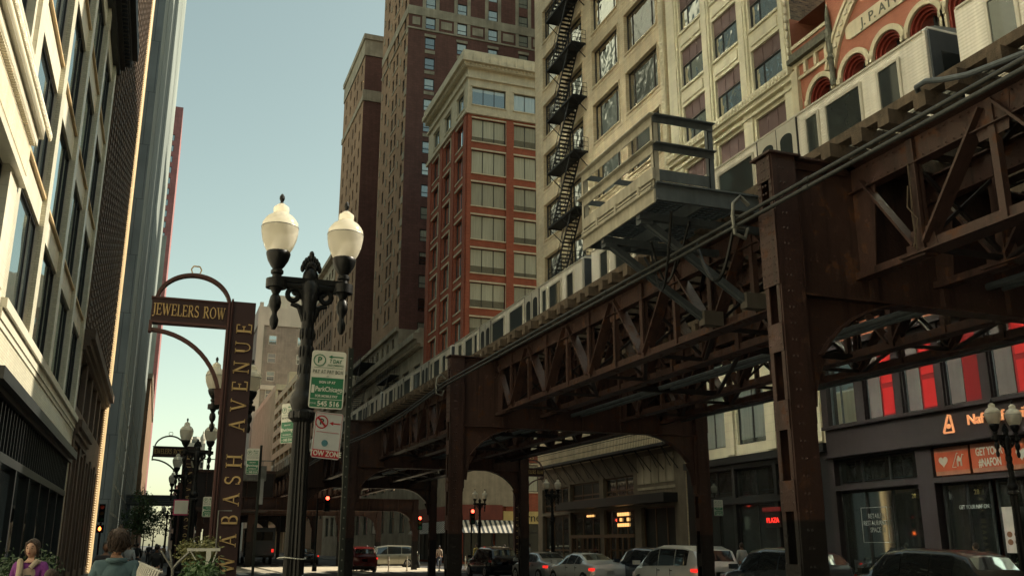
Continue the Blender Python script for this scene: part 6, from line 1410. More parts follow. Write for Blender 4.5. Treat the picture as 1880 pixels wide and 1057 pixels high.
def car(kind, name, label, cat, loc, rz, pm, group='cars and vans in the street', tail=True, lit=True, front=False):
    """local +Y is the front of the car, rear at y=0"""
    L, st, axles, rearg, windg, sideg = CARS[kind]
    T = thing(name, label, cat, loc, rz, group)
    def ring(x):
        for i in range(len(st) - 1):
            if st[i][0] <= x <= st[i+1][0]:
                t = (x - st[i][0])/(st[i+1][0] - st[i][0]); q = [a + (b - a)*t for a, b in zip(st[i], st[i+1])]; break
        _, zb, zs, zr, wb, wr = q
        return [(wb*.90, zb), (wb*1.0, zb + .18*(zs - zb)), (wb*1.01, zb + .6*(zs - zb)), (wb*.985, zs - .06), (wb*.955, zs), (wb*.955 + (wr - wb*.955)*.5, zs + (zr - zs)*.52), (wr*1.0, zs + (zr - zs)*.9), (wr*.86, zr), (0, zr + .015)]
    xs = sorted({s[0] for s in st} | {0.04, L*.5, L*.3, L - 0.06, L - .15})
    M = MB(); rings = [ring(x) for x in xs]; n = len(rings[0])
    vs = []
    for x, rg in zip(xs, rings): vs += [(-a, x, z) for a, z in rg] + [(a, x, z) for a, z in rg[-2::-1]]
    m = 2*n - 1; fs = []
    for i in range(len(xs) - 1):
        for j in range(m - 1): fs.append((i*m + j, i*m + j + 1, (i+1)*m + j + 1, (i+1)*m + j))
        fs.append((i*m + m - 1, i*m, (i+1)*m, (i+1)*m + m - 1))
    fs += [tuple(range(m)), tuple((len(xs)-1)*m + j for j in range(m))]
    M.add(vs, fs); bo = M.build('body', pm, T, world=False, smooth=True)
    # side glass
    a, b = sideg; cuts = [a, a + (b - a)*.27, a + (b - a)*.62, b]
    for s in (-1, 1):
        for k in range(3):
            M = MB(); N = 6; c0, c1 = cuts[k] + .03, cuts[k+1] - .03
            rows = []
            for i in range(N + 1):
                x = c0 + (c1 - c0)*i/N; r = ring(x); col = []
                for (p, q, t) in ((4, 5, .12), (4, 5, 1), (5, 6, .85)):
                    w = r[p][0] + (r[q][0] - r[p][0])*t + .012; z = r[p][1] + (r[q][1] - r[p][1])*t; col.append((s*w, x, z))
                rows.append(col)
            v = [p for c in rows for p in c]; f = []
            for i in range(N):
                for j in range(2): f.append((i*3 + j, i*3 + j + 1, (i+1)*3 + j + 1, (i+1)*3 + j))
            M.add(v, f); M.build('side_window', g_car, T, world=False, smooth=True)
    for nm, (a, b) in (('rear_window', rearg), ('windscreen', windg)):
        M = MB(); v = []; f = []
        for i, t in enumerate((.08, .5, .92)):
            x = a + (b - a)*t; r = ring(x); dy = -.012 if nm == 'rear_window' else .012
            for u in (-.92, -.5, 0, .5, .92): v.append((u*r[7][0]*1.08, x + dy, r[7][1] + .018 - abs(u)*.02))
        for i in range(2):
            for j in range(4): f.append((i*5 + j, i*5 + j + 1, (i+1)*5 + j + 1, (i+1)*5 + j))
        M.add(v, f); M.build(nm, g_car, T, world=False, smooth=True)
    w = st[3][4]
    for ax in axles:
        for s in (-1, 1):
            Mx = Matrix.Translation((s*(w - .02), ax, .34)) @ Matrix.Rotation(R(90)*s, 4, 'Y')
            M = MB(); M.lathe([(.40, -.06), (.40, .006), (.3, .008)], (0, 0, 0), 20, Mx); M.build('wheel_arch', m_trim, T, world=False)
            M = MB(); M.lathe([(.33, -.16), (.345, -.1), (.345, .02), (.31, .045), (.22, .035)], (0, 0, 0), 22, Mx); wh = M.build('wheel', m_tyre, T, world=False, smooth=True)
            M = MB(); M.lathe([(.22, .03), (.21, .05), (.19, .04), (.05, .03), (.04, .05), (.01, .055)], (0, 0, 0), 20, Mx)
            for k in range(5): t = 2*math.pi*k/5; M.add([Mx @ Vector((.05*math.cos(t - .5), .05*math.sin(t - .5), .056)), Mx @ Vector((.2*math.cos(t - .12), .2*math.sin(t - .12), .056)), Mx @ Vector((.2*math.cos(t + .12), .2*math.sin(t + .12), .056)), Mx @ Vector((.05*math.cos(t + .5), .05*math.sin(t + .5), .056))], [(0, 1, 2, 3)])
            M.build('rim', m_rim, wh, world=False)
    zt = st[1][2] - .14; wt = st[1][4]
    for s in (-1, 1):
        M = MB(); M.box(min(s*wt*.62, s*(wt + .015)), max(s*wt*.62, s*(wt + .015)), -.0 if False else .03, .16, zt - .06, zt + .06); M.box(min(s*(wt - .02), s*(wt + .03)), max(s*(wt - .02), s*(wt + .03)), .06, .34, zt - .05, zt + .06); M.build('tail_light', e_tail if lit else m_tail, T, world=False)
        M = MB(); M.box(min(s*.5, s*.74), max(s*.5, s*.74), L - .3, L - .05, st[-2][2] - .12, st[-2][2] - .0); M.build('headlight', m_head, T, world=False)
        M = MB(); xm = windg[1] - .25; M.box(min(s*w*.95, s*(w + .2)), max(s*w*.95, s*(w + .2)), xm - .08, xm + .08, st[3][2] + .02, st[3][2] + .17); M.build('wing_mirror', pm, T, world=False)
        M = MB(); ms = sideg[0] + (sideg[1] - sideg[0])*.62
        for x in (ms, ms - .95): M.box(min(s*(w*1.0), s*(w*1.0 + .012)), max(s*(w*1.0), s*(w*1.0 + .012)), x - .006, x + .006, .35, st[3][2] - .08)
        for x in (ms - .22, ms - 1.12): M.box(min(s*w, s*(w + .03)), max(s*w, s*(w + .03)), x, x + .16, st[3][2] - .16, st[3][2] - .13)
        M.build('door_trim', m_trim, T, world=False)
    M = MB(); M.box(-.17, .17, -.0, .02, zt - .2, zt - .04); M.build('licence_plate', m_plate, T, world=False)
    M = MB(); M.box(-wt*.8, wt*.8, .02, .1, .3, .42); M.box(-w*.93, w*.93, .5, L - .5, .16, .26); M.build('lower_trim', m_trim, T, world=False)
    return T
p_white = paint('white_car_paint', (0.80, 0.80, 0.76)); p_silver = paint('silver_car_paint', (0.42, 0.43, 0.42), 0.28, 0.5); p_grey = paint('slate_car_paint', (0.07, 0.085, 0.10), 0.25, 0.4); p_dark = paint('dark_green_car_paint', (0.03, 0.035, 0.033)); p_red = paint('dark_red_car_paint', (0.12, 0.01, 0.01)); p_blue = paint('blue_black_car_paint', (0.03, 0.04, 0.055)); p_tan = paint('champagne_van_paint', (0.26, 0.25, 0.19), 0.3, 0.4)
Z0 = ROAD
car('sedan', 'parked_car', 'white sedan with lit red tail lamps, between silver sedan and white van', 'car', (18.35, 37.6, Z0), R(2), p_white)
car('van', 'minivan', 'white minivan with dark windows beside the far steel column', 'van', (18.3, 29.0, Z0), 0, p_white)
car('sedan', 'parked_car', 'silver sedan farthest left of the cars near the oak shopfront', 'car', (18.6, 43.4, Z0), R(1), p_silver)
car('suv', 'parked_car', 'dark blue crossover with roof rails behind the white sedan', 'car', (20.0, 34.9, Z0), 0, p_blue, lit=False)
car('suv', 'parked_car', 'slate crossover half hidden by the near steel column', 'car', (18.2, 23.0, Z0), 0, p_grey, lit=False)
car('suv', 'parked_car', 'dark green grey crossover parked under the pale shop notice', 'car', (18.35, 17.2, Z0), 0, p_dark, lit=True)
car('sedan', 'parked_car', 'dark car at the bottom right corner under the lamp', 'car', (18.4, 11.7, Z0), 0, p_dark, lit=False)
car('suv', 'moving_car', 'dark red car braking at the crossing beneath the railway', 'car', (13.55, 65.6, Z0), 0, p_red)
car('van', 'minivan', 'champagne minivan turning across the sunlit crossing', 'van', (21.2, 80.6, Z0), R(83), p_tan, lit=False)
car('sedan', 'moving_car', 'dark grey sedan beyond the crossing with lit tail lamps', 'car', (14.0, 93.5, Z0), 0, p_grey)
car('suv', 'parked_car', 'black jeep in shadow between the two steel columns', 'car', (18.6, 51.5, Z0), 0, paint('black_car_paint', (0.012, 0.012, 0.012)), lit=False)
T = thing('box_truck', 'dark boxy truck parked in shade beyond the crossing, behind the sign post', 'truck', (9.8, 97, Z0))
M = MB(); M.box(8.5, 11.1, 97, 103, 0.5, 3.3); M.build('cargo_box', p_grey, T)
M = MB(); M.box(8.75, 10.85, 96.93, 96.99, 2.1, 2.9); M.build('rear_window', g_car, T)
M = MB(); M.box(8.6, 11.0, 96.8, 97, 0.5, 0.7); M.box(8.7, 10.9, 103.05, 105, 0.5, 2.3); M.build('chassis', m_trim, T)
for s in (8.6, 10.8):
    M = MB(); M.box(s, s + .2, 96.9, 96.97, 1.0, 1.3); M.build('tail_light', e_tail, T)
    for y in (98.5, 104): M = MB(); M.lathe([(.45, -.12), (.45, .12)], (0, 0, 0), 16, Matrix.Translation((s + .1, y, .32)) @ Matrix.Rotation(R(90), 4, 'Y')); M.build('wheel', m_tyre, T)

# ================================================================== people
def skin(pts, edges, mt, name, parent, sub=1):
    me = bpy.data.meshes.new('sk'); me.from_pydata([p[:3] for p in pts], edges, []); o = bpy.data.objects.new('sk', me); C.objects.link(o)
    md = o.modifiers.new('s', 'SKIN'); md.use_smooth_shade = True; sv = me.skin_vertices[0].data
    for i, p in enumerate(pts):
        r = p[3]; sv[i].radius = (r if not isinstance(r, tuple) else r[0], r if not isinstance(r, tuple) else r[1])
    sv[0].use_root = True
    if sub: sd_ = o.modifiers.new('u', 'SUBSURF'); sd_.levels = sub; sd_.render_levels = sub
    bpy.context.view_layer.update()
    r = bpy.data.meshes.new_from_object(o.evaluated_get(bpy.context.evaluated_depsgraph_get())); bpy.data.objects.remove(o); bpy.data.meshes.remove(me)
    r.materials.clear(); r.materials.append(mt); r.name = name; r.polygons.foreach_set('use_smooth', [True]*len(r.polygons))
    if parent is None: return r
    ob = bpy.data.objects.new(name, r); C.objects.link(ob); ob.parent = parent; WM[ob.name] = wmat(parent); return ob
m_skin = mat('skin', (0.42, 0.25, 0.17), 0.5, grime=0.08); m_skin2 = mat('dark_skin', (0.16, 0.085, 0.055), 0.5, grime=0.08)
m_hairb = mat('brown_hair', (0.05, 0.028, 0.016), 0.6, grime=0.35, scale=20, bump=1.0, bscale=120); m_hairk = mat('black_hair', (0.012, 0.01, 0.01), 0.6)
def cloth(name, col): return mat(name, col, 0.85, grime=0.18, scale=6, bump=0.5, bscale=18)
def hand(M, base, d, side, s=1.0, curl=0.5):
    """palm plus five fingers, base = wrist, d = pointing direction"""
    d = Vector(d).normalized(); up = Vector((0, 0, 1)) if abs(d.z) < .9 else Vector((0, 1, 0)); a = d.cross(up).normalized(); n = a.cross(d)
    b = Vector(base); M.tube([b, b + d*.05*s, b + d*.095*s], [.026*s, .04*s, .036*s], 8)
    for k, (off, ln) in enumerate(((-.03, .065), (-.01, .078), (.01, .072), (.03, .055))):
        p = b + d*.085*s + a*off*s; q = p + (d - n*curl*.5).normalized()*ln*.55*s; r = q + (d*.6 - n*curl*1.4).normalized()*ln*.5*s; M.tube([p, q, r], [.0105*s, .0095*s, .007*s], 6)
    p = b + d*.03*s + a*side*.032*s; q = p + (d*.7 + a*side).normalized()*.04*s; r = q + (d*1.2 + a*side*.3 - n*.4).normalized()*.03*s; M.tube([p, q, r], [.013*s, .012*s, .009*s], 6)
def head_mesh(M, c, s=1.0, yaw=0.0, tilt=0.0, face=True):
    """head with face looking along local +Y before yaw"""
    Mx = Matrix.Translation(c) @ Matrix.Rotation(yaw, 4, 'Z') @ Matrix.Rotation(tilt, 4, 'Y')
    vs = []; fs = []; n, m = 20, 16
    for i in range(m + 1):
        ph = math.pi*i/m; z = -math.cos(ph); q = math.sin(ph)
        for k in range(n):
            t = 2*math.pi*k/n; x = math.cos(t)*q; y = math.sin(t)*q
            w = .074*(1 - .16*max(0, -z)) ; dpt = .095
            if z < -.2 and y > 0: y *= 1 - .12*(-z - .2)
            if z < -.3 and y < 0: y *= .75
            px, py, pz = x*w, y*dpt, z*.115
            if y > .5:
                g = math.exp(-((px)/.012)**2); 
                if -.45 < z < .05: py += g*.020*(1 - abs(z + .25)/.35 if abs(z + .25) < .35 else 0)      # nose
                e = math.exp(-((abs(px) - .032)/.014)**2)*math.exp(-((z - .06)/.12)**2); py -= .010*e        # eye sockets
                if -.75 < z < -.5: py += .005*math.exp(-(px/.022)**2)
            vs.append((px*s, py*s, pz*s))
    for i in range(m):
        for k in range(n): fs.append((i*n+k, i*n+(k+1) % n, (i+1)*n+(k+1) % n, (i+1)*n+k))
    M.add(vs, fs, Mx)
    for sx in (-1, 1): M.ell((sx*.077*s, -.002*s, .0), (.012*s, .022*s, .032*s), 8, 6, Mx)
    return Mx
def person(label, x, y, rz=0.0, h=1.72, top=(.05, .05, .06), bot=(.03, .03, .04), skn=m_skin, hair=m_hairk, pose='walk', ph=0.0, z=0.0, topn=None, botn=None, detail=False, bag=None, group='pedestrians around the crossing', long_hair=False):
    T = thing('person', label, 'person', (x, y, z), rz, group); k = h/1.72; rnd = random.Random(int((x*13 + y*7)*10))
    sw = .28 if pose == 'walk' else .04; a = math.sin(ph)*sw if pose == 'walk' else sw
    hz = .9*k; sh = 1.42*k
    LH, RH = (-.09*k, 0, hz), (.09*k, 0, hz)
    legs = [(-.10*k, a*.55 + .03, .48*k, .062*k), (-.10*k, a, .08*k, .042*k), (.10*k, -a*.45 + .04, .48*k, .062*k), (.10*k, -a - (.04 if pose == 'walk' else 0), .08*k, .042*k)]
    pts = [(0, 0, hz, (.135*k, .10*k)), (0, .01, 1.12*k, (.13*k, .09*k)), (0, 0, 1.34*k, (.155*k, .10*k)), (0, 0, 1.45*k, (.06*k, .058*k)), (0, .01, 1.53*k, .05*k)]
    ed = [(0, 1), (1, 2), (2, 3), (3, 4)]
    def add(p, q): pts.append(p); ed.append((q, len(pts) - 1)); return len(pts) - 1
    for s, lg in ((-1, legs[:2]), (1, legs[2:])):
        i = add((s*.095*k, 0, (hz - .07*k), .09*k), 0); i = add(lg[0], i); i = add(lg[1], i); i = add((lg[1][0], lg[1][1] + .02, .035*k, .035*k), i); add((lg[1][0], lg[1][1] + .17*k, .03*k, .03*k), i)
    wr = {}
    for s in (-1, 1):
        i = add((s*.17*k, 0, sh - .02*k, .062*k), 2)
        if pose == 'hold' or (pose == 'phone' and s == -1): e = (s*.25*k, .02, 1.12*k); w = (s*.08*k, .24*k, 1.18*k)
        elif pose == 'bend': e = (s*.24*k, .12*k, 1.16*k); w = (s*.2*k, .3*k, 1.05*k)
        else: e = (s*.225*k, -.03 - s*a*.25, 1.13*k); w = (s*.22*k, .05 - s*a*.5, .89*k)
        i = add((*e, .045*k), i); i = add((*w, .03*k), i); wr[s] = (Vector(w), (Vector(w) - Vector(e)).normalized())
    body = skin(pts, ed, skn, 'body', T, 1)
    M = MB(); hM = head_mesh(M, (0, .015, 1.62*k), k*1.0)
    for s in (-1, 1): hand(M, wr[s][0], wr[s][1], -s, k)
    me2 = M.mesh('h', skn, True); bm = bmesh.new(); bm.from_mesh(body.data); bm.from_mesh(me2); bm.to_mesh(body.data); bm.free(); body.data.polygons.foreach_set('use_smooth', [True]*len(body.data.polygons)); bpy.data.meshes.remove(me2)
    tm_ = cloth(topn or 'cloth_top_%d' % int(sum(top)*1000), top); bm_ = cloth(botn or 'cloth_leg_%d' % int(sum(bot)*1000), bot)
    e = 1.16
    tp = [(0, 0, .88*k, (.17*k, .135*k)), (0, .01, 1.12*k, (.148*k, .11*k)), (0, 0, 1.33*k, (.175*k, .118*k)), (0, 0, 1.435*k, (.075*k, .07*k))]; te = [(0, 1), (1, 2), (2, 3)]
    for s in (-1, 1):
        tp.append((s*.17*k, 0, sh - .02*k, .078*k)); te.append((2, len(tp) - 1))
        wv_, dv = wr[s]; el = [p for p in pts if False]
        i0 = len(tp) - 1
        if pose == 'hold' or (pose == 'phone' and s == -1): ee = (s*.25*k, .02, 1.12*k)
        elif pose == 'bend': ee = (s*.24*k, .12*k, 1.16*k)
        else: ee = (s*.225*k, -.03 - s*a*.25, 1.13*k)
        tp.append((*ee, .06*k)); te.append((i0, i0 + 1)); q = wv_ - dv*.02; tp.append((*q, .044*k)); te.append((i0 + 1, i0 + 2))
    skin(tp, te, tm_, 'top', T, 1)
    bp_ = [(0, 0, .97*k, (.155*k, .12*k)), (0, 0, .88*k, (.175*k, .135*k))]; be = [(0, 1)]
    for s, lg in ((-1, legs[:2]), (1, legs[2:])):
        bp_.append((s*.095*k, 0, .79*k, .118*k)); be.append((1, len(bp_) - 1)); bp_.append((lg[0][0], lg[0][1], lg[0][2], .078*k)); be.append((len(bp_) - 2, len(bp_) - 1)); bp_.append((lg[1][0], lg[1][1], .1*k, .062*k)); be.append((len(bp_) - 2, len(bp_) - 1))
    skin(bp_, be, bm_, 'trousers', T, 1)
    M = MB()
    for lg in (legs[1], legs[3]): M.ell((lg[0], lg[1] + .06*k, .045*k), (.05*k, .14*k, .045*k), 10, 6)
    M.build('shoe', m_trim, T, world=False, smooth=True)
    M = MB(); M.ell((0, -.012*k, 1.655*k), (.088*k, .105*k, .105*k), 14, 10)
    if long_hair: M.ell((0, -.06*k, 1.53*k), (.085*k, .055*k, .14*k), 12, 8)
    M.build('hair', hair, T, world=False, smooth=True)
    if bag: M = MB(); M.lathe([(.05, 0), (.13, .04), (.14, .16), (.06, .24)], (.26*k, .06, .72*k), 10); M.build('bag', bag, T, world=False, smooth=True)
    return T
c_teal = (0.055, 0.105, 0.125)
# the man seen from behind, nearest
person('person in a teal denim shirt walking away, seen from behind, nearest', -.345, 10.9, R(2), 1.77, (.06, .11, .125), (.04, .04, .05), m_skin, m_hairb, 'walk', .8, topn='teal_denim', group='pedestrians on the left pavement')
mn = [o for o in bpy.data.objects if o.get('label', '').startswith('person in a teal denim')][0]; kk = 1.77/1.72
rnd = random.Random(3); M = MB(); M.ell((0, -.02, 1.655*kk), (.1, .118, .125), 16, 12)
for _ in range(700):
    u = rnd.uniform(-1, 1); t = rnd.uniform(0, 2*math.pi)
    if u < -.75: continue
    q = math.sqrt(1 - u*u); d = Vector((q*math.cos(t), q*math.sin(t), u))
    if d.y > .55 and u < .4: continue
    p = Vector((0, -.02, 1.65*kk)) + Vector((d.x*.098, d.y*.115, d.z*.12)); tg = (d.cross(Vector((0, 0, 1))) + Vector((rnd.gauss(0, .8), rnd.gauss(0, .8), rnd.gauss(0, .8) - .4))).normalized()
    tg = (tg*.35 + Vector((0, 0, -1)) - d*Vector((0, 0, -1)).dot(d)).normalized(); M.tube([p, p + tg*.022 + d*.007, p + tg*.048 + d*.002], [.006, .005, .001], 5)
M.build('tousled_hair', m_hairb, mn, world=False, smooth=True)
skin([(0, .0, 1.16, (.19, .135)), (0, -.005, 1.32, (.215, .14)), (0, -.015, 1.42, (.15, .11)), (0, -.01, 1.475, (.08, .085))], [(0, 1), (1, 2), (2, 3)], MATS['teal_denim'], 'shirt_back', mn, 1)
M = MB(); M.tube([(.085*math.cos(R(a)), -.01 + .09*math.sin(R(a)), 1.5) for a in range(-200, 25, 15)], .026, 7); M.build('collar', MATS['teal_denim'], mn, world=False, smooth=True)
# woman facing the camera
Wm = person('person in purple sweater and beige vest facing us holding a phone', -1.49, 14.2, R(165), 1.70, (.17, .03, .20), (.05, .05, .06), m_skin, m_hairb, 'phone', .3, topn='purple_sweater', group='pedestrians on the left pavement', long_hair=False)
k = 1.70/1.72
skin([(0, 0, .95*k, (.17, .135)), (0, .01, 1.12*k, (.165, .13)), (0, 0, 1.32*k, (.185, .14)), (0, 0, 1.41*k, (.09, .09))], [(0, 1), (1, 2), (2, 3)], cloth('beige_puffer_vest', (.33, .27, .21)), 'vest', Wm, 1)
M = MB(); M.tube([(.13, -.02, 1.44*k), (.10, .09, 1.47*k), (.07, .15, 1.36*k), (.08, .16, 1.2*k), (.08, .15, 1.05*k)], [.035, .038, .038, .034, .03], 8); M.tube([(-.12, -.02, 1.44*k), (-.1, .08, 1.46*k), (-.05, .13, 1.38*k)], [.035, .038, .03], 8); M.build('fleece_collar', cloth('cream_fleece', (.40, .34, .25)), Wm, world=False, smooth=True)
M = MB(); M.ell((0, .0, .0), (.17, .09, .15), 14, 10, Matrix.Translation((-.1, .24, .99*k))); M.build('pink_bag', cloth('dusty_pink', (.40, .16, .19)), Wm, world=False, smooth=True)
M = MB(); M.box(-.13, -.05, .27, .285, 1.16*k, 1.30*k); M.build('phone', m_trim, Wm, world=False)
M = MB()
for s in (-1, 1): M.ell((s*.029*k, .104*k, 1.632*k), (.012, .006, .006), 8, 6)
M.build('eye', m_hairk, Wm, world=False); M = MB(); M.ell((0, .104*k, 1.565*k), (.018, .008, .010), 10, 6); M.build('mouth', mat('lip_red', (.22, .05, .05), .5), Wm, world=False)
M = MB()
for s in (-1, 1): M.tube([(s*.02*k, .1*k, 1.655*k), (s*.045*k, .092*k, 1.655*k)], .004, 5)
M.build('eyebrow', m_hairb, Wm, world=False)
M = MB(); M.tube([(.0, .07*k, 1.72*k), (.055*k, .055*k, 1.69*k), (.078*k, .02*k, 1.6*k), (.07*k, -.02, 1.52*k)], [.02, .026, .02, .015], 7); M.tube([(.0, .07*k, 1.72*k), (-.055*k, .055*k, 1.69*k), (-.078*k, .02*k, 1.6*k), (-.07*k, -.02, 1.52*k)], [.02, .026, .02, .015], 7); M.build('hair_fringe', m_hairb, Wm, world=False, smooth=True)
person('child with dark hair, only the crown visible beside the purple sweater', -1.08, 12.4, R(10), 1.36, (.05, .05, .06), (.03, .03, .03), m_skin, m_hairb, 'stand', 0, group='pedestrians on the left pavement')
pl = [(-1.0, 24, 'person in black holding a drink, just left of the denim shirt', (.02, .02, .025), 180, 'hold'), (-.9, 41.0, 'person in pale jacket right behind the denim shirt', (.4, .42, .42), 0, 'walk'), (.12, 36, 'person in a long dark coat walking beside the planters', (.02, .02, .02), 0, 'walk'), (.16, 60, 'person in grey jacket crossing far down the pavement', (.12, .12, .13), 180, 'walk'), (-.9, 62, 'person in a black coat at the kerb under the skybridge', (.02, .02, .02), 0, 'walk'), (.5, 88, 'person with red top far down the pavement', (.25, .05, .04), 180, 'walk'), (-1.6, 92, 'person in white shirt far down the pavement', (.5, .5, .45), 0, 'walk'), (-.4, 96, 'person in dark jacket in the distant crowd', (.03, .03, .04), 0, 'walk'), (.9, 99, 'person in tan coat in the distant crowd', (.3, .22, .13), 0, 'walk'), (-2.6, 90, 'person in navy jacket beside the grey tower', (.03, .04, .08), 0, 'walk')]
for i, (x, y, lab, col, rz, ps) in enumerate(pl): person(lab, x, y, R(rz), 1.7 + .06*math.sin(i*2.1), col, (.025, .025, .03), m_skin if i % 3 else m_skin2, m_hairb if i % 2 else m_hairk, ps, i*1.3 + .8, group='pedestrians on the left pavement')
pr = [(15.0, 69.6, 'person in pale blue jeans stepping out beside the red car', (.35, .3, .25), (.22, .27, .32), 90, Z0), (14.35, 69.0, 'person in black top and dark trousers beside the red car', (.02, .02, .02), (.03, .03, .04), 100, Z0), (13.85, 70.4, 'person with glasses just behind the red car', (.05, .05, .06), (.05, .05, .06), 180, Z0),
      (21.6, 77.6, 'person in pink top standing at the sunlit crossing, left of a pair', (.42, .25, .22), (.05, .07, .09), 20, Z0), (22.3, 77.9, 'person in pale top standing at the sunlit crossing, right of a pair', (.42, .33, .25), (.05, .06, .09), -20, Z0), (21.75, 66.3, 'person in yellow shirt and black trousers by the blue bin', (.55, .42, .14), (.02, .02, .03), 10, 0), (22.9, 66.0, 'person in dark jacket right of the blue bin', (.03, .03, .04), (.12, .14, .18), -70, 0), (24.2, 67.2, 'person in yellow jacket behind the black jeep', (.5, .38, .15), (.04, .04, .05), 0, 0), (25.9, 66.5, 'person in white top near the yellow fascia', (.55, .53, .48), (.05, .05, .06), 60, 0),
      (22.8, 34.4, 'person in white blouse and long hair walking by the black shopfront', (.5, .5, .47), (.03, .03, .03), 0, 0), (22.3, 39.2, 'person in grey shirt walking behind the white minivan', (.3, .3, .3), (.05, .05, .06), 0, 0), (23.2, 22.6, 'person in dark blue sitting low by the shrubs', (.1, .13, .18), (.03, .03, .05), 0, 0)]
for i, (x, y, lab, a, b_, rz, z) in enumerate(pr): person(lab, x, y, R(rz), 1.7 + .05*math.sin(i*1.7), a, b_, m_skin, m_hairb if i % 2 else m_hairk, 'walk' if i % 3 else 'stand', i*1.1 + .6, z=z)

# ================================================================== small street things
T = thing('litter_bin', 'blue ribbed litter bin at the sunlit corner', 'bin', (22.35, 66.2, 0))
M = MB(); M.lathe([(.32, 0), (.36, 1.0), (.38, 1.02), (.38, 1.08), (.3, 1.1)], (22.35, 66.2, 0), 20, flute=.05); M.build('drum', mat('blue_bin_paint', (.03, .07, .16), .4), T)
M = MB(); M.lathe([(.3, 1.1), (.2, 1.2), (.02, 1.24)], (22.35, 66.2, 0), 16); M.build('lid', m_black, T)
T = thing('pay_station', 'black parking pay box with white P in a circle', 'pay box', (21.9, 16.6, 0))
M = MB(); M.box(21.72, 22.08, 16.4, 16.8, 0, 1.75); M.box(21.7, 22.1, 16.38, 16.82, 1.75, 1.8); M.build('cabinet', m_black, T)
M = MB(); ringp(M, .1, .115, YM(21.9, 16.39, 1.52), .004); f = M.build('circle_mark', m_sw, T); tx('P', .16, YM(21.9, 16.388, 1.52), m_sw, f); tx('PAY\nBOX', .09, YM(21.9, 16.388, 1.25), m_sw, f); M = MB(); M.box(21.78, 21.86, 16.37, 16.4, .9, 1.0); M.build('slot', m_galv, T)
for i, (x, y) in enumerate(((15.6, 67.3), (17.0, 67.6), (19.2, 67.0), (21.2, 67.2), (4.6, 66.4), (5.2, 66.8))):
    T = thing('bollard', 'slim flexible lane bollard at the crossing', 'bollard', (x, y, Z0), group='slim bollards at the crossing'); T['label'] = ['pale bollard nearest the blue jeans at the crossing', 'pale bollard second right of the blue jeans', 'dark slim bollard in front of the champagne minivan', 'pale bollard under the minivan bumper', 'dark slim bollard left of a pair by the pylon', 'dark slim bollard right of a pair by the pylon'][i]
    m_b = mat('bollard_tan', (.4, .34, .24), .6) if i in (0, 1, 3) else m_post
    M = MB(); M.lathe([(.09, Z0), (.09, Z0 + .06), (.045, Z0 + .08), (.045, Z0 + .95), (.05, Z0 + .97), (.03, Z0 + 1.02)], (x, y, 0), 10); M.build('stem', m_b, T); M = MB(); M.lathe([(.047, Z0 + .75), (.047, Z0 + .85)], (x, y, 0), 10); M.build('reflective_band', m_sw, T)
# planters with shrubs along the kerb
def leafy(T, c, rad, n, m, seed, size=(.018, .045), name='foliage'):
    rnd = random.Random(seed); M = MB(); cl = [(rnd.uniform(-1, 1), rnd.uniform(-1, 1), rnd.uniform(-.8, 1)) for _ in range(9)]
    for _ in range(int(n*1.7)):
        q = rnd.choice(cl); p = Vector((c[0] + rad[0]*(q[0]*.7 + rnd.gauss(0, .25)), c[1] + rad[1]*(q[1]*.7 + rnd.gauss(0, .25)), c[2] + rad[2]*(q[2]*.7 + rnd.gauss(0, .25))))
        a = Vector((rnd.gauss(0, 1), rnd.gauss(0, 1), rnd.gauss(0, 1))).normalized(); b = a.orthogonal().normalized(); s = rnd.uniform(*size)
        M.add([p + a*s, p + b*s*.45, p - a*s, p - b*s*.45], [(0, 1, 2, 3)])
    M.build(name, m, T)
m_lf1 = mat('leaf_yellow_green', (.13, .13, .03), .6, grime=.5, scale=5, streak=False, fine=.3); m_lf2 = mat('leaf_dark_green', (.035, .07, .02), .6, grime=.5, scale=5, streak=False, fine=.3); m_lf3 = mat('leaf_bright_green', (.05, .11, .025), .6, grime=.4, scale=5, streak=False, fine=.3)
def planter(x, y, w, l, h, label, mats):
    T = thing('planter', label, 'planter', (x, y, 0), group='planters along the left kerb')
    M = MB(); M.box(x - w/2, x + w/2, y - l/2, y + l/2, 0, h); M.box(x - w/2 - .03, x + w/2 + .03, y - l/2 - .03, y + l/2 + .03, h, h + .06); M.build('tub', m_black, T)
    M = MB()
    for k in range(9): rn = random.Random(k); M.tube([(x + rn.uniform(-w/3, w/3), y + rn.uniform(-l/3, l/3), h), (x + rn.uniform(-w/2, w/2), y + rn.uniform(-l/2, l/2), h + .55)], [.015, .006], 5)
    M.build('stem', mat('shrub_stem', (.08, .06, .03), .8), T)
    for i, (m, dz, r, n) in enumerate(mats): leafy(T, (x, y, h + dz), (w*.5, l*.5, r), n, m, int(x*100 + y + i))
planter(.62, 15.6, .55, 1.4, .55, 'black planter with yellow green shrubs under the nearest pylon', [(m_lf2, .45, .4, 1800), (m_lf1, .95, .25, 650), (m_lf3, .4, .3, 500)])
planter(.52, 11.3, .42, 1.2, .6, 'black planter with bright green leaves, nearest the camera', [(m_lf3, .62, .22, 1400), (m_lf2, .35, .3, 1200)])
planter(.15, 17.6, .8, 1.2, .35, 'low black planter with grasses beside the scroll bench', [(m_lf3, .25, .2, 500), (m_lf1, .35, .2, 300)])
planter(-1.75, 16.5, .9, 2.4, .5, 'dark planter with dense shrubs and white flowers near the wall', [(m_lf2, .5, .5, 2600), (mat('white_petal', (.4, .4, .38), .6), .35, .4, 120)])
planter(23.2, 21.0, .9, 2.6, .5, 'planter with dark shrubs before the empty shop window', [(m_lf2, .35, .3, 1500), (m_lf3, .45, .25, 300)])
planter(22.8, 41, .9, 3, .5, 'planter with low dark shrubs before the stone panel wall', [(m_lf2, .35, .3, 1500)])
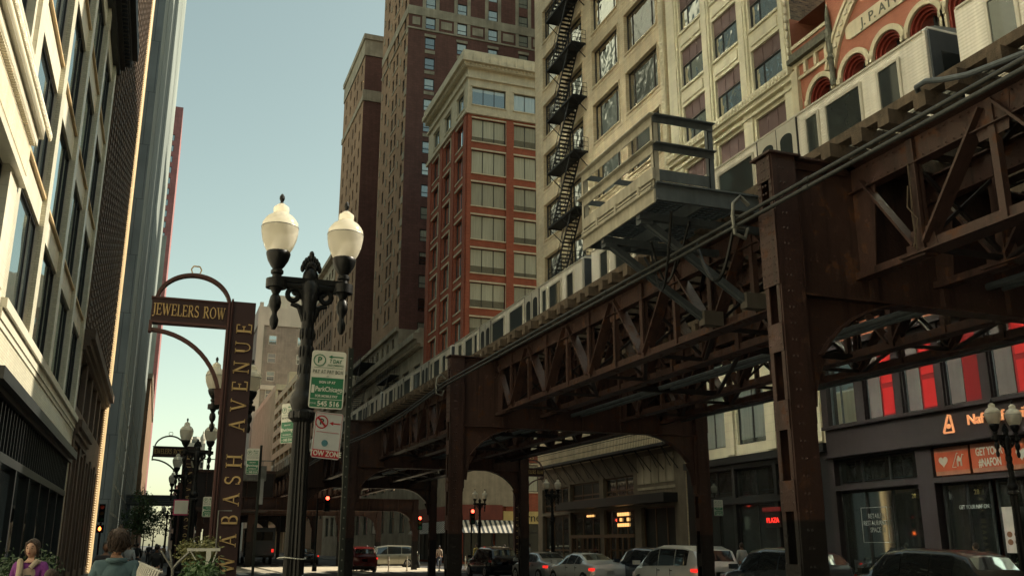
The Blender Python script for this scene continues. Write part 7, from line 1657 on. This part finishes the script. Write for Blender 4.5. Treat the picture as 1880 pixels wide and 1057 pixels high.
planter(-1.7, 9.3, .5, .8, .35, 'low planter with bright green leaves at the bottom left corner', [(m_lf3, .25, .15, 700)])
T = thing('barrier', 'curved white slatted barrier right of the denim shirt', 'barrier', (-.06, 10.3, 0))
M = MB()
for k in range(15):
    x, y = -.19 + k*.0155, 12.0 - k*.34; M.tube([(x, y, .5), (x, y, 1.40), (x + .025, y, 1.47), (x + .05, y, 1.47)], .011, 6)
M.build('slat', mat('white_slat_paint', (.6, .58, .5), .5), T); M = MB(); M.tube([(-.17, 12.1, .6), (.04, 7.4, .6)], .03, 6); M.tube([(-.17, 12.1, 1.15), (.04, 7.4, 1.15)], .02, 6); M.build('rail', m_galv, T)
T = thing('bike_rack', 'bare forked grey metal pole between the planters', 'pole', (.24, 12.3, 0))
M = MB(); M.tube([(.24, 12.3, 0), (.24, 12.3, 1.38), (.08, 12.3, 1.6)], [.018, .017, .012], 8); M.tube([(.24, 12.3, 1.38), (.3, 12.3, 1.46), (.41, 12.3, 1.57)], [.016, .014, .012], 8); M.tube([(.235, 12.3, 1.36), (.19, 12.3, 1.6)], [.014, .011], 8); M.build('forked_pole', m_galv, T, smooth=True)
T = thing('frame_stand', 'white tubular frame stand behind the shrubs left of the pylon', 'stand', (.7, 14.2, 0))
M = MB(); M.box(.44, .88, 14.18, 14.22, 1.57, 1.61); M.box(.70, .76, 14.17, 14.23, 0, 1.57); M.beam((.84, 14.2, 1.58), (.76, 14.2, 1.3), .015, .015); M.beam((.48, 14.2, 1.58), (.62, 14.2, 1.38), .015, .015); M.build('frame', m_sw, T); M = MB(); M.tube([(.82, 14.2, 1.61), (.82, 14.2, 2.12), (1.0, 14.2, 2.12)], .01, 5); M.build('thin_rail', m_galv, T)
T = thing('paper_notice', 'crumpled white paper notice tied to the near lamp post', 'notice', (1.36, 10.15, 1.2))
M = MB(); M.add([(1.25, 10.17, 1.32), (1.47, 10.16, 1.36), (1.44, 10.1, 1.0), (1.27, 10.12, .98), (1.36, 10.08, 1.3), (1.36, 10.06, 1.05)], [(0, 4, 5, 3), (4, 1, 2, 5)]); M.build('paper', mat('paper_white', (.5, .55, .55), .7), T); M = MB(); M.tube([(1.36 + .145*math.cos(t*.5), 10.32 + .145*math.sin(t*.5), 1.52 + .01*math.sin(t)) for t in range(14)], .006, 5); M.build('tie_wire', m_sw, T)
T = thing('led_sign', 'small red PUB sign lit in a dark window beyond the crossing', 'sign', (13.8, 106, 3.0))
tx('PUB', .75, YM(13.8, 105.9, 3.7), e_neon, T); M = MB(); M.box(12.6, 15.0, 106, 106.2, 3.0, 4.7); M.box(12.7, 14.9, 105.9, 105.98, 3.05, 3.12); M.build('sign_box', m_black, T); M = MB(); M.box(13.7, 13.9, 106, 106.2, Z0, 3.0); M.build('post', m_black, T)
# unseen blocks behind the camera, added to cut sky light from there
T = thing('office_building', 'unseen dark block added to cut sky light, on the left pavement behind the camera', 'building', (XL, -40, 0))
M = MB(); shell(M, XL - 14, XL, -89, -6.1, 0, 60); M.build('wall', mat('dark_granite', (0.035, 0.033, 0.03), 0.5), T)
windows(T, 'Xp', XL + .02, [(-12 - k*6, -8 - k*6, z, z + 2.8) for k in range(5) for z in (7, 12, 17, 21.5)], 0.0, m_dkframe, g_A, mul=(.3, .7), tra=())
T = thing('office_building', 'unseen brick block added to cut sky light, on the right pavement behind the camera', 'building', (XR, -40, 0))
M = MB(); shell(M, XR, XR + 22, -89, -5.1, 0, 26); M.build('wall', m_brownbr, T)
windows(T, 'Xm', XR - .02, [(-12 - k*6, -8 - k*6, z, z + 2.8) for k in range(5) for z in (7, 12, 17, 21.5)], 0.0, m_dkframe, g_wav, mul=(.3, .7), tra=())
T = thing('office_building', 'unseen dark block added to cut sky light, closing the street far behind the camera', 'building', (11, -95, 0))
M = MB(); shell(M, -60, 90, -110, -90, 0, 95); M.build('wall', MATS['dark_granite'], T)
